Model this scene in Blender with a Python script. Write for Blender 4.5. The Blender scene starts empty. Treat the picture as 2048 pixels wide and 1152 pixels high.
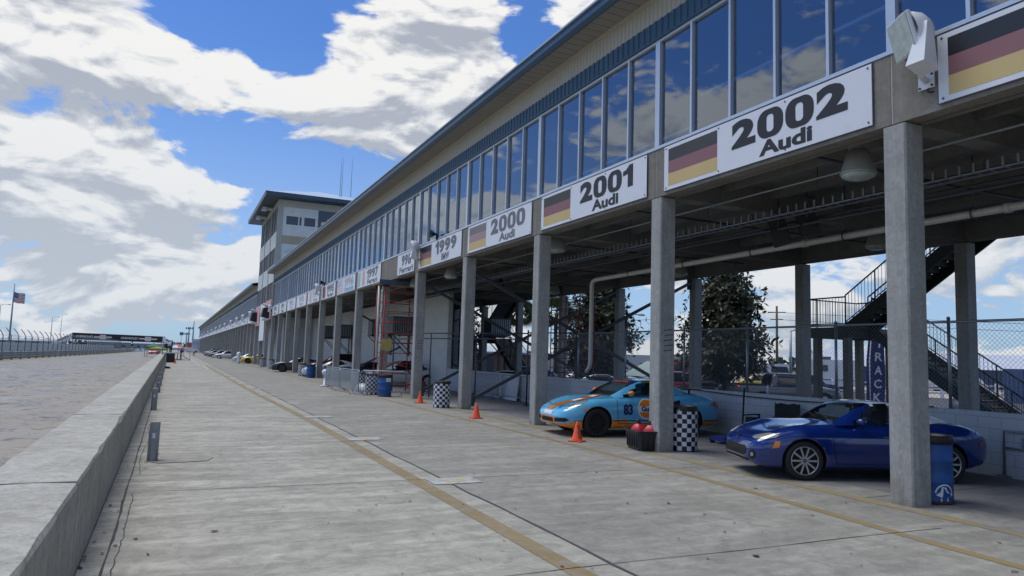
EXPOSURE = 0.9
SKY_STRENGTH = 0.10
CLOUD_GAIN = 5.0
SKY_TINT = (.30, .47, .74)
SUN_POWER = 1.5
CLOUD_MORE = 0.05
CLOUD_BLOBS = [
 ((-.63,.70,.27), 0, .11, .26), ((-.71,.62,.29), 0, .075, .22), ((-.51,.82,.22), 0, .10, .20), ((-.38,.90,.16), 0, .10, .15), ((-.60,.64,.48), 0, .10, -.2), ((-.45,.82,.37), 0, .06, -.14), ((-.72,.55,.45), 0, .08, -.15), ((-.25,.95,.16), 0, .18, .08), ((-.42,.88,.22), 0, .2, .09), ((-.7,-.4,.5), 0, .7, .10), ((.1,-.9,.5), 0, .8, .08), ((-.2,0,1), 0, .5, .07), ((-.95,.1,.2), 0, .3, .08),  # unseen sky: clouds shaped for window reflections, wide ones added as fill light
 # x, y (where it lies in the picture), angular radius, strength
 (40, 60, .12, .13), (190, 100, .10, .14), (330, 150, .08, .13), (470, 180, .08, .14), (600, 230, .08, .13), (720, 200, .10, .15), (860, 190, .11, .17), (760, 70, .09, .12), (900, 70, .09, .14), (1000, 130, .07, .11), (760, 280, .05, .08), (950, 250, .06, .10), (860, 120, .06, .08), (1090, 0, .06, .12), (250, 20, .05, .06), (500, 120, .04, .06),
 (100, 270, .09, .16), (210, 330, .09, .16), (330, 370, .08, .15), (440, 400, .06, .13), (60, 400, .08, .06), (60, 500, .10, .07), (250, 480, .10, .09), (430, 480, .06, .07), (120, 580, .10, .09), (330, 540, .08, .08), (470, 600, .06, .06),
 (390, 20, .04, -.26), (560, 70, .05, -.26), (530, 20, .04, -.24), (690, 60, .05, .12), (650, 180, .06, .13), (560, 230, .05, .08), (800, 130, .07, .08), (1010, 230, .05, .08), (30, 205, .05, -.16), (140, 215, .05, -.20), (300, 245, .05, -.24), (400, 275, .045, -.26), (490, 300, .05, -.28), (580, 340, .06, -.28), (660, 360, .05, -.28),
 (760, 350, .045, -.16), (640, 410, .05, -.22), (1060, 70, .045, -.28), (470, 350, .03, -.12), (120, 455, .07, -.06), (330, 430, .07, -.05), (340, 640, .08, -.05),
 (1560, 590, .18, .06), (1990, 600, .2, .07), (1250, 640, .2, .05),
]
BOX_F, BOX_R = (9.10, 14.60), (11.70, 14.39)
MX_F, MX_R = (9.19, 8.52), (11.41, 7.60)
import bpy, bmesh, math, random
from mathutils import Vector, Matrix
from mathutils.bvhtree import BVHTree
R = math.radians
sc = bpy.context.scene
col = sc.collection
rnd = random.Random(7)

# ------------------------------------------------------------------ object helpers
def tag(o, label=None, cat=None, group=None, kind=None):
    if label: o["label"] = label
    if cat: o["category"] = cat
    if group: o["group"] = group
    if kind: o["kind"] = kind
    return o

def thing(name, loc, label, cat, rz=0.0, group=None):
    o = bpy.data.objects.new(name, None)
    o.empty_display_size = 0.2
    col.objects.link(o)
    o.location = loc
    o.rotation_euler = (0, 0, rz)
    return tag(o, label, cat, group)

def kids(o):
    return [c for c in bpy.data.objects if c.parent == o]

def copy_tree(o, parent=None):
    c = o.copy()
    col.objects.link(c)
    c.parent = parent
    for ch in CH.get(o.name, []):
        d = copy_tree(ch, c)
    CH[c.name] = [x for x in CHN.pop(c.name, [])]
    if parent is not None:
        CHN.setdefault(parent.name, []).append(c)
    return c
CH, CHN = {}, {}

def link(name, me, parent=None, mats=None):
    o = bpy.data.objects.new(name, me)
    col.objects.link(o)
    if mats:
        for m in mats:
            me.materials.append(m)
    if parent is not None:
        o.parent = parent
        CH.setdefault(parent.name, []).append(o)
    return o

def origin_of(o):
    v = Vector((0, 0, 0))
    while o is not None:
        v += o.location
        o = o.parent
    return v

class MB:
    """collects faces; build() links them as one mesh object"""
    def __init__(s):
        s.v = []; s.f = []; s.m = []; s.sm = []
    def quad(s, *p, m=0, smooth=False):
        i = len(s.v); s.v += [tuple(q) for q in p]
        s.f.append(tuple(range(i, i + len(p)))); s.m.append(m); s.sm.append(smooth)
    def box(s, x0, y0, z0, x1, y1, z1, m=0):
        if x0 > x1: x0, x1 = x1, x0
        if y0 > y1: y0, y1 = y1, y0
        if z0 > z1: z0, z1 = z1, z0
        i = len(s.v)
        s.v += [(x0,y0,z0),(x1,y0,z0),(x1,y1,z0),(x0,y1,z0),(x0,y0,z1),(x1,y0,z1),(x1,y1,z1),(x0,y1,z1)]
        for f in ((0,3,2,1),(4,5,6,7),(0,1,5,4),(1,2,6,5),(2,3,7,6),(3,0,4,7)):
            s.f.append(tuple(i + k for k in f)); s.m.append(m); s.sm.append(False)
    def cbox(s, x0, y0, z0, x1, y1, z1, c=0.02, m=0):
        """upright post with its four long edges chamfered"""
        p = [(x0+c,y0),(x1-c,y0),(x1,y0+c),(x1,y1-c),(x1-c,y1),(x0+c,y1),(x0,y1-c),(x0,y0+c)]
        s.prism([(a,b,z0) for a,b in p], (0,0,z1-z0), m)
    def prism(s, poly, d, m=0, smooth=False):
        """poly: 3d points, d: extrusion vector"""
        n = len(poly); i = len(s.v); d = Vector(d)
        s.v += [tuple(p) for p in poly] + [tuple(Vector(p) + d) for p in poly]
        s.f.append(tuple(reversed(range(i, i+n)))); s.m.append(m); s.sm.append(False)
        s.f.append(tuple(range(i+n, i+2*n))); s.m.append(m); s.sm.append(False)
        for k in range(n):
            l = (k+1) % n
            s.f.append((i+k, i+l, i+n+l, i+n+k)); s.m.append(m); s.sm.append(smooth)
    def bar(s, p0, p1, w, h=None, up=(0,0,1), m=0):
        p0, p1 = Vector(p0), Vector(p1); h = h or w
        t = (p1-p0).normalized(); up = Vector(up)
        if abs(t.dot(up)) > .98: up = Vector((1,0,0))
        a = t.cross(up).normalized(); b = a.cross(t).normalized()
        a *= w/2; b *= h/2
        s.prism([p0-a-b, p0+a-b, p0+a+b, p0-a+b], p1-p0, m)
    def tube(s, pts, r, n=8, m=0, caps=True, smooth=True, closed=False):
        pts = [Vector(p) for p in pts]; N = len(pts); i = len(s.v)
        rr = r if isinstance(r, (list, tuple)) else [r]*N
        prev = None
        for k, p in enumerate(pts):
            if closed: t = pts[(k+1)%N]-pts[k-1]
            else: t = pts[min(k+1,N-1)]-pts[max(k-1,0)]
            t.normalize()
            if prev is None:
                u = Vector((0,0,1)) if abs(t.z) < .9 else Vector((1,0,0))
                a = t.cross(u).normalized()
            else:
                a = prev - t*prev.dot(t)
                a = a.normalized() if a.length > 1e-6 else t.orthogonal().normalized()
            prev = a; b = t.cross(a)
            for j in range(n):
                an = 2*math.pi*j/n
                s.v.append(tuple(p + (a*math.cos(an)+b*math.sin(an))*rr[k]))
        for k in range(N if closed else N-1):
            k2 = (k+1) % N
            for j in range(n):
                l = (j+1) % n
                s.f.append((i+k*n+j, i+k*n+l, i+k2*n+l, i+k2*n+j)); s.m.append(m); s.sm.append(smooth)
        if caps and not closed:
            s.f.append(tuple(i+j for j in reversed(range(n)))); s.m.append(m); s.sm.append(False)
            s.f.append(tuple(i+(N-1)*n+j for j in range(n))); s.m.append(m); s.sm.append(False)
    def lathe(s, prof, c=(0,0,0), ax='z', n=24, m=0, smooth=True, ms=None, a0=0.0):
        """prof: list of (radius, height)"""
        i = len(s.v); N = len(prof); c = Vector(c)
        for r, h in prof:
            for j in range(n):
                an = a0 + 2*math.pi*j/n
                x, y = r*math.cos(an), r*math.sin(an)
                p = (x,y,h) if ax == 'z' else ((x,h,y) if ax == 'y' else (h,x,y))
                s.v.append(tuple(c+Vector(p)))
        for k in range(N-1):
            for j in range(n):
                l = (j+1) % n
                s.f.append((i+k*n+j, i+k*n+l, i+(k+1)*n+l, i+(k+1)*n+j))
                s.m.append(ms[k] if ms else m); s.sm.append(smooth)
        for k, rev in ((0, True), (N-1, False)):
            if prof[k][0] > 1e-6:
                f = [i+k*n+j for j in range(n)]
                s.f.append(tuple(reversed(f)) if rev else tuple(f)); s.m.append(ms[min(k,N-2)] if ms else m); s.sm.append(False)
    def grid(s, rows, m=0, smooth=True, mf=None, closed=False):
        """rows: list of equal-length point lists"""
        i = len(s.v); n = len(rows[0])
        for r in rows: s.v += [tuple(p) for p in r]
        for a in range(len(rows)-1):
            for b in range(n if closed else n-1):
                b2 = (b+1) % n
                s.f.append((i+a*n+b, i+a*n+b2, i+(a+1)*n+b2, i+(a+1)*n+b))
                s.m.append(mf(a, b) if mf else m); s.sm.append(smooth)
    def mesh(s, name, off=None):
        me = bpy.data.meshes.new(name)
        v = s.v
        if off is not None: v = [(p[0]-off[0], p[1]-off[1], p[2]-off[2]) for p in v]
        me.from_pydata(v, [], s.f)
        me.polygons.foreach_set("material_index", s.m)
        me.polygons.foreach_set("use_smooth", s.sm)
        me.update()
        return me
    def build(s, name, mats, parent=None, world=False, fix=True):
        """world: the points are given in world space, the parent chain is unrotated"""
        off = origin_of(parent) if (world and parent is not None) else None
        me = s.mesh(name, off)
        if fix:
            bm = bmesh.new(); bm.from_mesh(me)
            bmesh.ops.recalc_face_normals(bm, faces=bm.faces)
            bm.to_mesh(me); bm.free()
        if not isinstance(mats, (list, tuple)): mats = [mats]
        return link(name, me, parent, mats)
    def at(s, name, mats, loc, label, cat, group=None, rz=0.0):
        """a thing that is one mesh; the points are local to loc"""
        o = s.build(name, mats)
        o.location = loc; o.rotation_euler = (0,0,rz)
        return tag(o, label, cat, group)

def structure(mb, name, mats):
    o = mb.build(name, mats); o["kind"] = "structure"; return o

def text_mesh(txt, size, bold=0.0, sx=1.0, shear=0.0, align='CENTER', spacing=1.0):
    """flat lettering in the local xy plane, as a mesh"""
    cu = bpy.data.curves.new("lettering", 'FONT')
    cu.body = txt; cu.size = size; cu.offset = bold*size; cu.shear = shear
    cu.align_x = align; cu.align_y = 'CENTER'; cu.space_character = spacing
    cu.resolution_u = 4; cu.fill_mode = 'FRONT' if hasattr(cu, 'fill_mode') else cu.fill_mode
    o = bpy.data.objects.new("lettering", cu); col.objects.link(o)
    dg = bpy.context.evaluated_depsgraph_get(); dg.update()
    me = bpy.data.meshes.new_from_object(o.evaluated_get(dg))
    bpy.data.objects.remove(o)
    for v in me.vertices: v.co.x *= sx
    me.materials.clear()
    return me

def place_text(name, txt, size, frame, mat, parent, bold=0.0, sx=1.0, shear=0.0, thick=0.003, align='CENTER', spacing=1.0):
    """frame: (origin, xaxis, yaxis) in the parent's space"""
    me = text_mesh(txt, size, bold, sx, shear, align, spacing)
    o, ax, ay = Vector(frame[0]), Vector(frame[1]), Vector(frame[2])
    for v in me.vertices:
        v.co = o + ax*v.co.x + ay*v.co.y
    return link(name, me, parent, [mat])

def fit_text(name, txt, w, h, frame, mat, parent, bold=0.0, shear=0.0):
    """lettering stretched to a box of width w and height h, centred on the frame origin"""
    me = text_mesh(txt, 1.0, bold, 1.0, shear)
    xs = [v.co.x for v in me.vertices]; ys = [v.co.y for v in me.vertices]
    ax0, ax1, ay0, ay1 = min(xs), max(xs), min(ys), max(ys)
    o, ax, ay = Vector(frame[0]), Vector(frame[1]), Vector(frame[2])
    for v in me.vertices:
        v.co = o + ax*((v.co.x-(ax0+ax1)/2)/(ax1-ax0)*w) + ay*((v.co.y-(ay0+ay1)/2)/(ay1-ay0)*h)
    return link(name, me, parent, [mat])

def lerp(a, b, t): return a + (b-a)*t
def curve(keys):
    """smooth interpolation through (x, value) keys"""
    ks = sorted(keys)
    def f(x):
        if x <= ks[0][0]: return ks[0][1]
        if x >= ks[-1][0]: return ks[-1][1]
        for i in range(len(ks)-1):
            if ks[i][0] <= x <= ks[i+1][0]: break
        x0, y0 = ks[i]; x1, y1 = ks[i+1]; h = x1-x0; t = (x-x0)/h
        def sl(j):
            if j <= 0: return (ks[1][1]-ks[0][1])/(ks[1][0]-ks[0][0])
            if j >= len(ks)-1: return (ks[-1][1]-ks[-2][1])/(ks[-1][0]-ks[-2][0])
            a = (ks[j][1]-ks[j-1][1])/(ks[j][0]-ks[j-1][0]); b = (ks[j+1][1]-ks[j][1])/(ks[j+1][0]-ks[j][0])
            return 0 if a*b <= 0 else 2*a*b/(a+b)
        m0, m1 = sl(i)*h, sl(i+1)*h
        return (2*t**3-3*t*t+1)*y0 + (t**3-2*t*t+t)*m0 + (-2*t**3+3*t*t)*y1 + (t**3-t*t)*m1
    return f

# ------------------------------------------------------------------ material helpers
def nt_new(name):
    m = bpy.data.materials.new(name); m.use_nodes = True
    nt = m.node_tree; nt.nodes.clear()
    out = nt.nodes.new("ShaderNodeOutputMaterial")
    return m, nt, out
class NT:
    def __init__(s, nt): s.nt = nt
    def n(s, t, **kw):
        nd = s.nt.nodes.new(t)
        for k, v in kw.items():
            if k == 'ins':
                for a, b in v.items():
                    if isinstance(b, bpy.types.NodeSocket): s.nt.links.new(b, nd.inputs[a])
                    else: nd.inputs[a].default_value = b
            else: setattr(nd, k, v)
        return nd
    def math(s, op, a, b=0.0, c=0.0, clamp=False):
        nd = s.nt.nodes.new("ShaderNodeMath"); nd.operation = op; nd.use_clamp = clamp
        for i, x in enumerate((a, b, c)):
            if isinstance(x, bpy.types.NodeSocket): s.nt.links.new(x, nd.inputs[i])
            else: nd.inputs[i].default_value = x
        return nd.outputs[0]
    def vmath(s, op, a, b=(0,0,0), sc=None):
        nd = s.nt.nodes.new("ShaderNodeVectorMath"); nd.operation = op
        for i, x in enumerate((a, b)):
            if isinstance(x, bpy.types.NodeSocket): s.nt.links.new(x, nd.inputs[i])
            else: nd.inputs[i].default_value = x
        if sc is not None:
            if isinstance(sc, bpy.types.NodeSocket): s.nt.links.new(sc, nd.inputs['Scale'])
            else: nd.inputs['Scale'].default_value = sc
        return nd.outputs['Value'] if op in ('LENGTH','DOT_PRODUCT','DISTANCE') else nd.outputs['Vector']
    def ramp(s, fac, stops):
        nd = s.nt.nodes.new("ShaderNodeValToRGB"); cr = nd.color_ramp
        while len(cr.elements) < len(stops): cr.elements.new(0.5)
        for e, (p, c) in zip(cr.elements, stops):
            e.position = p; e.color = c if len(c) == 4 else (*c, 1)
        s.nt.links.new(fac, nd.inputs[0]); return nd.outputs[0]
    def mix(s, fac, a, b, blend='MIX'):
        nd = s.nt.nodes.new("ShaderNodeMix"); nd.data_type = 'RGBA'; nd.blend_type = blend
        for i, x in ((0, fac), (6, a), (7, b)):
            if isinstance(x, bpy.types.NodeSocket): s.nt.links.new(x, nd.inputs[i])
            else: nd.inputs[i].default_value = x if i == 0 else ((*x, 1) if len(x) == 3 else x)
        return nd.outputs[2]
    def noise(s, vec, scale, detail=4, rough=.55, dist=0.0, out='Fac'):
        nd = s.n("ShaderNodeTexNoise", ins={'Scale': scale, 'Detail': detail, 'Roughness': rough, 'Distortion': dist})
        if vec is not None: s.nt.links.new(vec, nd.inputs['Vector'])
        return nd.outputs[out]
    def mapr(s, v, a, b, c=0.0, d=1.0):
        nd = s.n("ShaderNodeMapRange", ins={0: v, 1: a, 2: b, 3: c, 4: d}); return nd.outputs[0]

def mat(name, c, rough=.6, metal=0.0, var=.0, vscale=3.0, bump=0.0, bscale=40.0, spec=.5, coat=0.0, dirt=None, dscale=1.5, damt=.5, alpha=1.0):
    m, nt, out = nt_new(name); N = NT(nt)
    b = N.n("ShaderNodeBsdfPrincipled", ins={'Roughness': rough, 'Metallic': metal, 'Specular IOR Level': spec, 'Coat Weight': coat, 'Coat Roughness': .04})
    co = N.n("ShaderNodeTexCoord").outputs['Object']
    colr = None
    base = (*c, 1)
    if var > 0:
        f = N.noise(co, vscale, 5, .6)
        lo = tuple(x*(1-var) for x in c); hi = tuple(min(1, x*(1+var)) for x in c)
        colr = N.ramp(f, [(.25, lo), (.75, hi)])
    if dirt is not None:
        f = N.noise(co, dscale, 7, .65, .4)
        k = N.mapr(f, .5, .68, 0, damt)
        colr = N.mix(k, colr if colr is not None else base, dirt)
    if colr is not None: nt.links.new(colr, b.inputs['Base Color'])
    else: b.inputs['Base Color'].default_value = base
    if bump > 0:
        h = N.noise(co, bscale, 5, .6)
        bp = N.n("ShaderNodeBump", ins={'Strength': bump, 'Distance': .02, 'Height': h})
        nt.links.new(bp.outputs[0], b.inputs['Normal'])
    nt.links.new(b.outputs[0], out.inputs[0])
    return m

def glass(name, tint, r0=.08, clear=.6, rough=.01, top=1.0, gcol=(.9,.95,1)):
    """thin pane: a tinted clear layer under a mirror-like coat; r0 is its mirror share face on"""
    m, nt, out = nt_new(name); N = NT(nt)
    t = N.n("ShaderNodeBsdfTransparent", ins={'Color': (*[x*clear for x in tint], 1)})
    g = N.n("ShaderNodeBsdfGlossy", ins={'Roughness': rough, 'Color': (*gcol, 1)})
    ge = N.n("ShaderNodeNewGeometry")
    c = N.math('ABSOLUTE', N.vmath('DOT_PRODUCT', ge.outputs['Normal'], ge.outputs['Incoming']))
    p = N.math('POWER', N.math('SUBTRACT', 1.0, c, clamp=True), 4.0)
    k = N.math('ADD', r0, N.math('MULTIPLY', p, top-r0), clamp=True)
    mx = N.n("ShaderNodeMixShader", ins={0: k})
    nt.links.new(t.outputs[0], mx.inputs[1]); nt.links.new(g.outputs[0], mx.inputs[2])
    nt.links.new(mx.outputs[0], out.inputs[0])
    return m

M = {}
# ------------------------------------------------------------------ camera
F_PX, YAW, PITCH, ROLL, CAM_H = 1433.57, .435798, .0963268, .0309017, 1.8027
_f = Vector((math.sin(YAW)*math.cos(PITCH), math.cos(YAW)*math.cos(PITCH), math.sin(PITCH)))
_r = Vector((math.cos(YAW), -math.sin(YAW), 0)); _u = _r.cross(_f)
_r2 = _r*math.cos(ROLL)+_u*math.sin(ROLL); _u2 = _u*math.cos(ROLL)-_r*math.sin(ROLL)
cam = bpy.data.cameras.new("camera"); camo = bpy.data.objects.new("camera", cam); col.objects.link(camo)
mw = Matrix((( _r2.x, _u2.x, -_f.x, 0), (_r2.y, _u2.y, -_f.y, 0), (_r2.z, _u2.z, -_f.z, CAM_H), (0,0,0,1)))
camo.matrix_world = mw
cam.sensor_fit = 'HORIZONTAL'; cam.sensor_width = 36.0; cam.lens = 36.0*F_PX/2048
cam.clip_start = .05; cam.clip_end = 6000
sc.camera = camo
sc.render.resolution_x = 1024; sc.render.resolution_y = 576
sc.view_settings.view_transform = 'Standard'; sc.view_settings.look = 'None'
sc.view_settings.gamma = 1; sc.view_settings.exposure = EXPOSURE
sc.cycles.max_bounces = 8; sc.cycles.transparent_max_bounces = 24
sc.cycles.glossy_bounces = 4; sc.cycles.caustics_reflective = False; sc.cycles.caustics_refractive = False
sc.cycles.sample_clamp_indirect = 6
sc.cycles.use_denoising = True

def sky_dir(x, y):
    """world direction of a spot of the sky, given as it lies in the 2048x1152 photograph"""
    d = _r2*((x-1024)/F_PX) + _u2*((576-y)/F_PX) + _f
    return d.normalized()

# ------------------------------------------------------------------ sky with broken cumulus, and a soft sun
SUN_EL, SUN_AZ = R(68), R(318)      # azimuth clockwise from +Y
w = bpy.data.worlds.new("World"); sc.world = w; w.use_nodes = True
nt = w.node_tree; nt.nodes.clear(); N = NT(nt)
def cloud_group(name, detail):
    g = bpy.data.node_groups.new(name, 'ShaderNodeTree')
    g.interface.new_socket("Vector", in_out='INPUT', socket_type='NodeSocketVector')
    g.interface.new_socket("Density", in_out='OUTPUT', socket_type='NodeSocketFloat')
    G = NT(g)
    gi = g.nodes.new("NodeGroupInput"); go = g.nodes.new("NodeGroupOutput")
    sx = G.n("ShaderNodeSeparateXYZ", ins={0: gi.outputs[0]})
    dz = G.math('ADD', G.math('MAXIMUM', sx.outputs[2], .02), .52)
    px_ = G.math('DIVIDE', sx.outputs[0], dz); py_ = G.math('DIVIDE', sx.outputs[1], dz)
    pv = G.n("ShaderNodeCombineXYZ", ins={0: px_, 1: py_, 2: G.math('MULTIPLY', sx.outputs[2], 2.2)}).outputs[0]
    wv = G.n("ShaderNodeTexNoise", ins={'Vector': pv, 'Scale': 3.6, 'Detail': 1.0}).outputs['Color']
    pw = G.vmath('ADD', pv, G.vmath('SCALE', G.vmath('SUBTRACT', wv, (.5,.5,.5)), sc=.20))
    n1 = G.n("ShaderNodeTexNoise", ins={'Vector': pw, 'Scale': 2.9, 'Detail': detail, 'Roughness': .64}).outputs['Fac']
    # billows: rounded lumps at two sizes
    n2 = G.n("ShaderNodeTexVoronoi", feature='F1', ins={'Vector': pw, 'Scale': 9.5, 'Detail': 2.0 if detail > 4 else 0.0, 'Roughness': .6}).outputs['Distance']
    n3 = G.n("ShaderNodeTexVoronoi", feature='F1', ins={'Vector': pw, 'Scale': 22.0, 'Detail': 1.0 if detail > 4 else 0.0, 'Roughness': .6}).outputs['Distance']
    n2 = G.math('ADD', n2, G.math('MULTIPLY', G.math('SUBTRACT', n3, .45), .45))
    d_ = G.math('ADD', G.math('ADD', .5, G.math('MULTIPLY', G.math('SUBTRACT', n1, .5), 1.45)), G.math('MULTIPLY', G.math('SUBTRACT', .48, n2), .19))
    g.links.new(d_, go.inputs[0]); return g
g_hi, g_lo = cloud_group("cloud_density", 10.0), cloud_group("cloud_shape", 2.5)
tc = N.n("ShaderNodeTexCoord").outputs['Generated']
dirv = N.vmath('NORMALIZE', tc)
def dens(v, g):
    nd = nt.nodes.new("ShaderNodeGroup"); nd.node_tree = g; nt.links.new(v, nd.inputs[0]); return nd.outputs[0]
def bias_at(v):
    out = None
    for x, y, rad, amt in CLOUD_BLOBS:
        q = N.math('DIVIDE', N.vmath('DISTANCE', v, tuple(sky_dir(x, y) if not isinstance(x, tuple) else Vector(x).normalized())), rad)
        e = N.math('MULTIPLY', N.math('EXPONENT', N.math('MULTIPLY', N.math('MULTIPLY', q, q), -1.0)), amt)
        out = e if out is None else N.math('ADD', out, e)
    return out
lv = Vector((math.sin(SUN_AZ)*.25, math.cos(SUN_AZ)*.25, 1.0)).normalized()
up1 = N.vmath('NORMALIZE', N.vmath('ADD', dirv, tuple(lv*.055)))
up2 = N.vmath('NORMALIZE', N.vmath('ADD', dirv, tuple(lv*.013)))
b0_, b1_ = bias_at(dirv), bias_at(up1)
h0 = dens(dirv, g_hi)
lowz = N.n("ShaderNodeMapRange", interpolation_type='SMOOTHSTEP', ins={0: N.n("ShaderNodeSeparateXYZ", ins={0: dirv}).outputs[2], 1: .02, 2: .30, 3: .085, 4: 0}).outputs[0]
d0 = N.math('ADD', N.math('ADD', h0, b0_), N.math('ADD', lowz, CLOUD_MORE))
big = N.math('SUBTRACT', N.math('ADD', dens(dirv, g_lo), b0_), N.math('ADD', dens(up1, g_lo), b1_))
fine = N.math('SUBTRACT', h0, dens(up2, g_hi))
cov = N.n("ShaderNodeMapRange", interpolation_type='SMOOTHSTEP', ins={0: d0, 1: .53, 2: .65}).outputs[0]
thick = N.mapr(d0, .60, .80, 0, 1)
lit = N.math('ADD', N.math('MULTIPLY', big, 2.4), N.math('MULTIPLY', fine, 4.6))
lit = N.math('SUBTRACT', N.math('ADD', lit, .72), N.math('MULTIPLY', thick, .34))
ccol = N.ramp(lit, [(0.02, (.46,.49,.56)), (.34, (.61,.64,.69)), (.64, (.82,.835,.85)), (.95, (1.0,.99,.965))])
ccol = N.vmath('SCALE', ccol, sc=CLOUD_GAIN)
sep = N.n("ShaderNodeSeparateXYZ", ins={0: dirv})
sky = N.n("ShaderNodeTexSky", sky_type='NISHITA', sun_disc=False, sun_elevation=SUN_EL, sun_rotation=SUN_AZ, air_density=1.0, dust_density=.6, ozone_density=2.2)
skyc = N.vmath('SCALE', sky.outputs[0], sc=1.0)
skyc = N.mix(1.0, skyc, SKY_TINT, 'MULTIPLY')
# low sky: thin bright veil
lowf = N.n("ShaderNodeMapRange", interpolation_type='SMOOTHSTEP', ins={0: sep.outputs[2], 1: .0, 2: .42, 3: 1, 4: 0}).outputs[0]
veil = N.mix(N.math('MULTIPLY', lowf, .62), skyc, tuple(x*CLOUD_GAIN for x in (.50,.66,.85)))
farc = N.mix(N.math('MULTIPLY', lowf, .50), ccol, tuple(x*CLOUD_GAIN for x in (.60,.68,.79)))
mixc = N.mix(N.math('MULTIPLY', cov, .97), veil, farc)
bg = N.n("ShaderNodeBackground", ins={'Color': mixc, 'Strength': SKY_STRENGTH})
wo = nt.nodes.new("ShaderNodeOutputWorld"); nt.links.new(bg.outputs[0], wo.inputs[0])
w.cycles.sampling_method = 'MANUAL'; w.cycles.sample_map_resolution = 512

sun = bpy.data.lights.new("sun", 'SUN'); sun.energy = SUN_POWER; sun.angle = R(42); sun.color = (1, .965, .91)
suno = bpy.data.objects.new("sun", sun); col.objects.link(suno)
sd = Vector((math.sin(SUN_AZ)*math.cos(SUN_EL), math.cos(SUN_AZ)*math.cos(SUN_EL), math.sin(SUN_EL)))
suno.rotation_euler = sd.to_track_quat('Z', 'Y').to_euler()
suno.location = sd*60
# ------------------------------------------------------------------ materials
def concrete(name, lo, hi, stain, streak=0.0, scale=1.0, patches=.5, axis='Y', bump=.25, rough=.85, pit=.0, splash=None, flecks=0):
    m, nt, out = nt_new(name); N = NT(nt)
    co = N.n("ShaderNodeTexCoord").outputs['Object']
    f = N.noise(co, .55*scale, 8, .62, .3)
    c = N.ramp(f, [(.28, lo), (.72, hi)])
    # fine grain
    g_ = N.noise(co, 38*scale, 4, .7)
    c = N.mix(N.mapr(g_, .3, .7, 0, .35), c, tuple(x*.72 for x in lo))
    if streak > 0:
        mp = N.n("ShaderNodeMapping"); nt.links.new(co, mp.inputs[0])
        mp.inputs['Scale'].default_value = (.30, 1.6, 1) if axis == 'Y' else ((1.5, .12, 1) if axis == 'X' else (2.2, 2.2, .18))
        s_ = N.noise(mp.outputs[0], 1.6*scale, 9, .68, .2)
        c = N.mix(N.mapr(s_, .46, .72, 0, streak), c, tuple(min(1, x*1.55) for x in hi))
        s2 = N.noise(mp.outputs[0], 2.7*scale, 8, .7, .5)
        c = N.mix(N.mapr(s2, .52, .75, 0, streak*.9), c, stain)
    p = N.noise(co, .23*scale, 6, .6, .8)
    c = N.mix(N.mapr(p, .52, .72, 0, patches), c, stain)
    # blotches the size of a hand, and specks
    q_ = N.noise(co, 4.5*scale, 7, .74, .6)
    c = N.mix(N.mapr(q_, .44, .62, 0, .5), c, stain)
    q2 = N.noise(co, 7.0*scale, 6, .75, .3)
    c = N.mix(N.mapr(q2, .54, .72, 0, .35), c, tuple(min(1, x*1.3) for x in hi))
    if pit > 0:
        v_ = N.n("ShaderNodeTexVoronoi", ins={'Scale': 9.0*scale}); nt.links.new(co, v_.inputs['Vector'])
        pk = N.mapr(v_.outputs['Distance'], .02, .05, pit, 0)
        c = N.mix(pk, c, (.05,.05,.05))
    if splash:   # mud and mildew splashed up from the pavement, in ragged tongues
        zz = N.n("ShaderNodeSeparateXYZ", ins={0: co}).outputs[2]
        e = N.math('ADD', N.mapr(zz, 0, .9, .62, .10), N.math('MULTIPLY', N.math('SUBTRACT', N.noise(co, 3.0, 7, .7, .5), .5), 1.5))
        c = N.mix(N.mapr(e, .45, .75, 0, .6), c, splash)
    if flecks:   # chipped spots showing pale aggregate
        fk = N.noise(co, 16, 5, .75, .2)
        c = N.mix(N.mapr(fk, .62, .68, 0, flecks), c, (.62,.62,.58))
        fk = N.noise(co, 22, 4, .75, .2)
        c = N.mix(N.mapr(fk, .64, .70, 0, flecks), c, (.13,.125,.11))
    b = N.n("ShaderNodeBsdfPrincipled", ins={'Roughness': rough, 'Specular IOR Level': .25})
    nt.links.new(c, b.inputs['Base Color'])
    if bump:
        h = N.math('ADD', N.noise(co, 55*scale, 5, .7), N.math('MULTIPLY', f, 2.0))
        bp = N.n("ShaderNodeBump", ins={'Strength': bump, 'Distance': .01, 'Height': h})
        nt.links.new(bp.outputs[0], b.inputs['Normal'])
    nt.links.new(b.outputs[0], out.inputs[0])
    return m

M['lane'] = concrete('lane_concrete', (.272,.262,.218), (.415,.402,.342), (.172,.164,.137), streak=.62, scale=.9, patches=.35, axis='Y', pit=.0)
M['apron'] = concrete('apron_concrete', (.222,.215,.187), (.325,.316,.278), (.145,.139,.122), streak=.5, scale=.9, patches=.35, axis='Y')
M['garage'] = concrete('garage_floor', (.19,.19,.185), (.26,.26,.255), (.12,.12,.12), streak=.25, scale=.8, patches=.5)
M['column'] = concrete('column_concrete', (.31,.31,.29), (.44,.435,.41), (.23,.23,.215), streak=.35, scale=2.2, patches=.55, axis='Z', bump=.2, splash=(.17,.155,.09), flecks=.5)
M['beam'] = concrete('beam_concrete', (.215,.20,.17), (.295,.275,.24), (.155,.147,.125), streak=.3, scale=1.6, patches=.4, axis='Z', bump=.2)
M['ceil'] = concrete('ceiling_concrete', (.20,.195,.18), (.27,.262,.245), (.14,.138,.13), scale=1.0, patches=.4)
M['pitwall'] = concrete('pit_wall_concrete', (.33,.32,.27), (.49,.475,.415), (.22,.213,.185), streak=.35, scale=2.0, patches=.45, axis='Z', bump=.35, flecks=.75)

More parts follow.
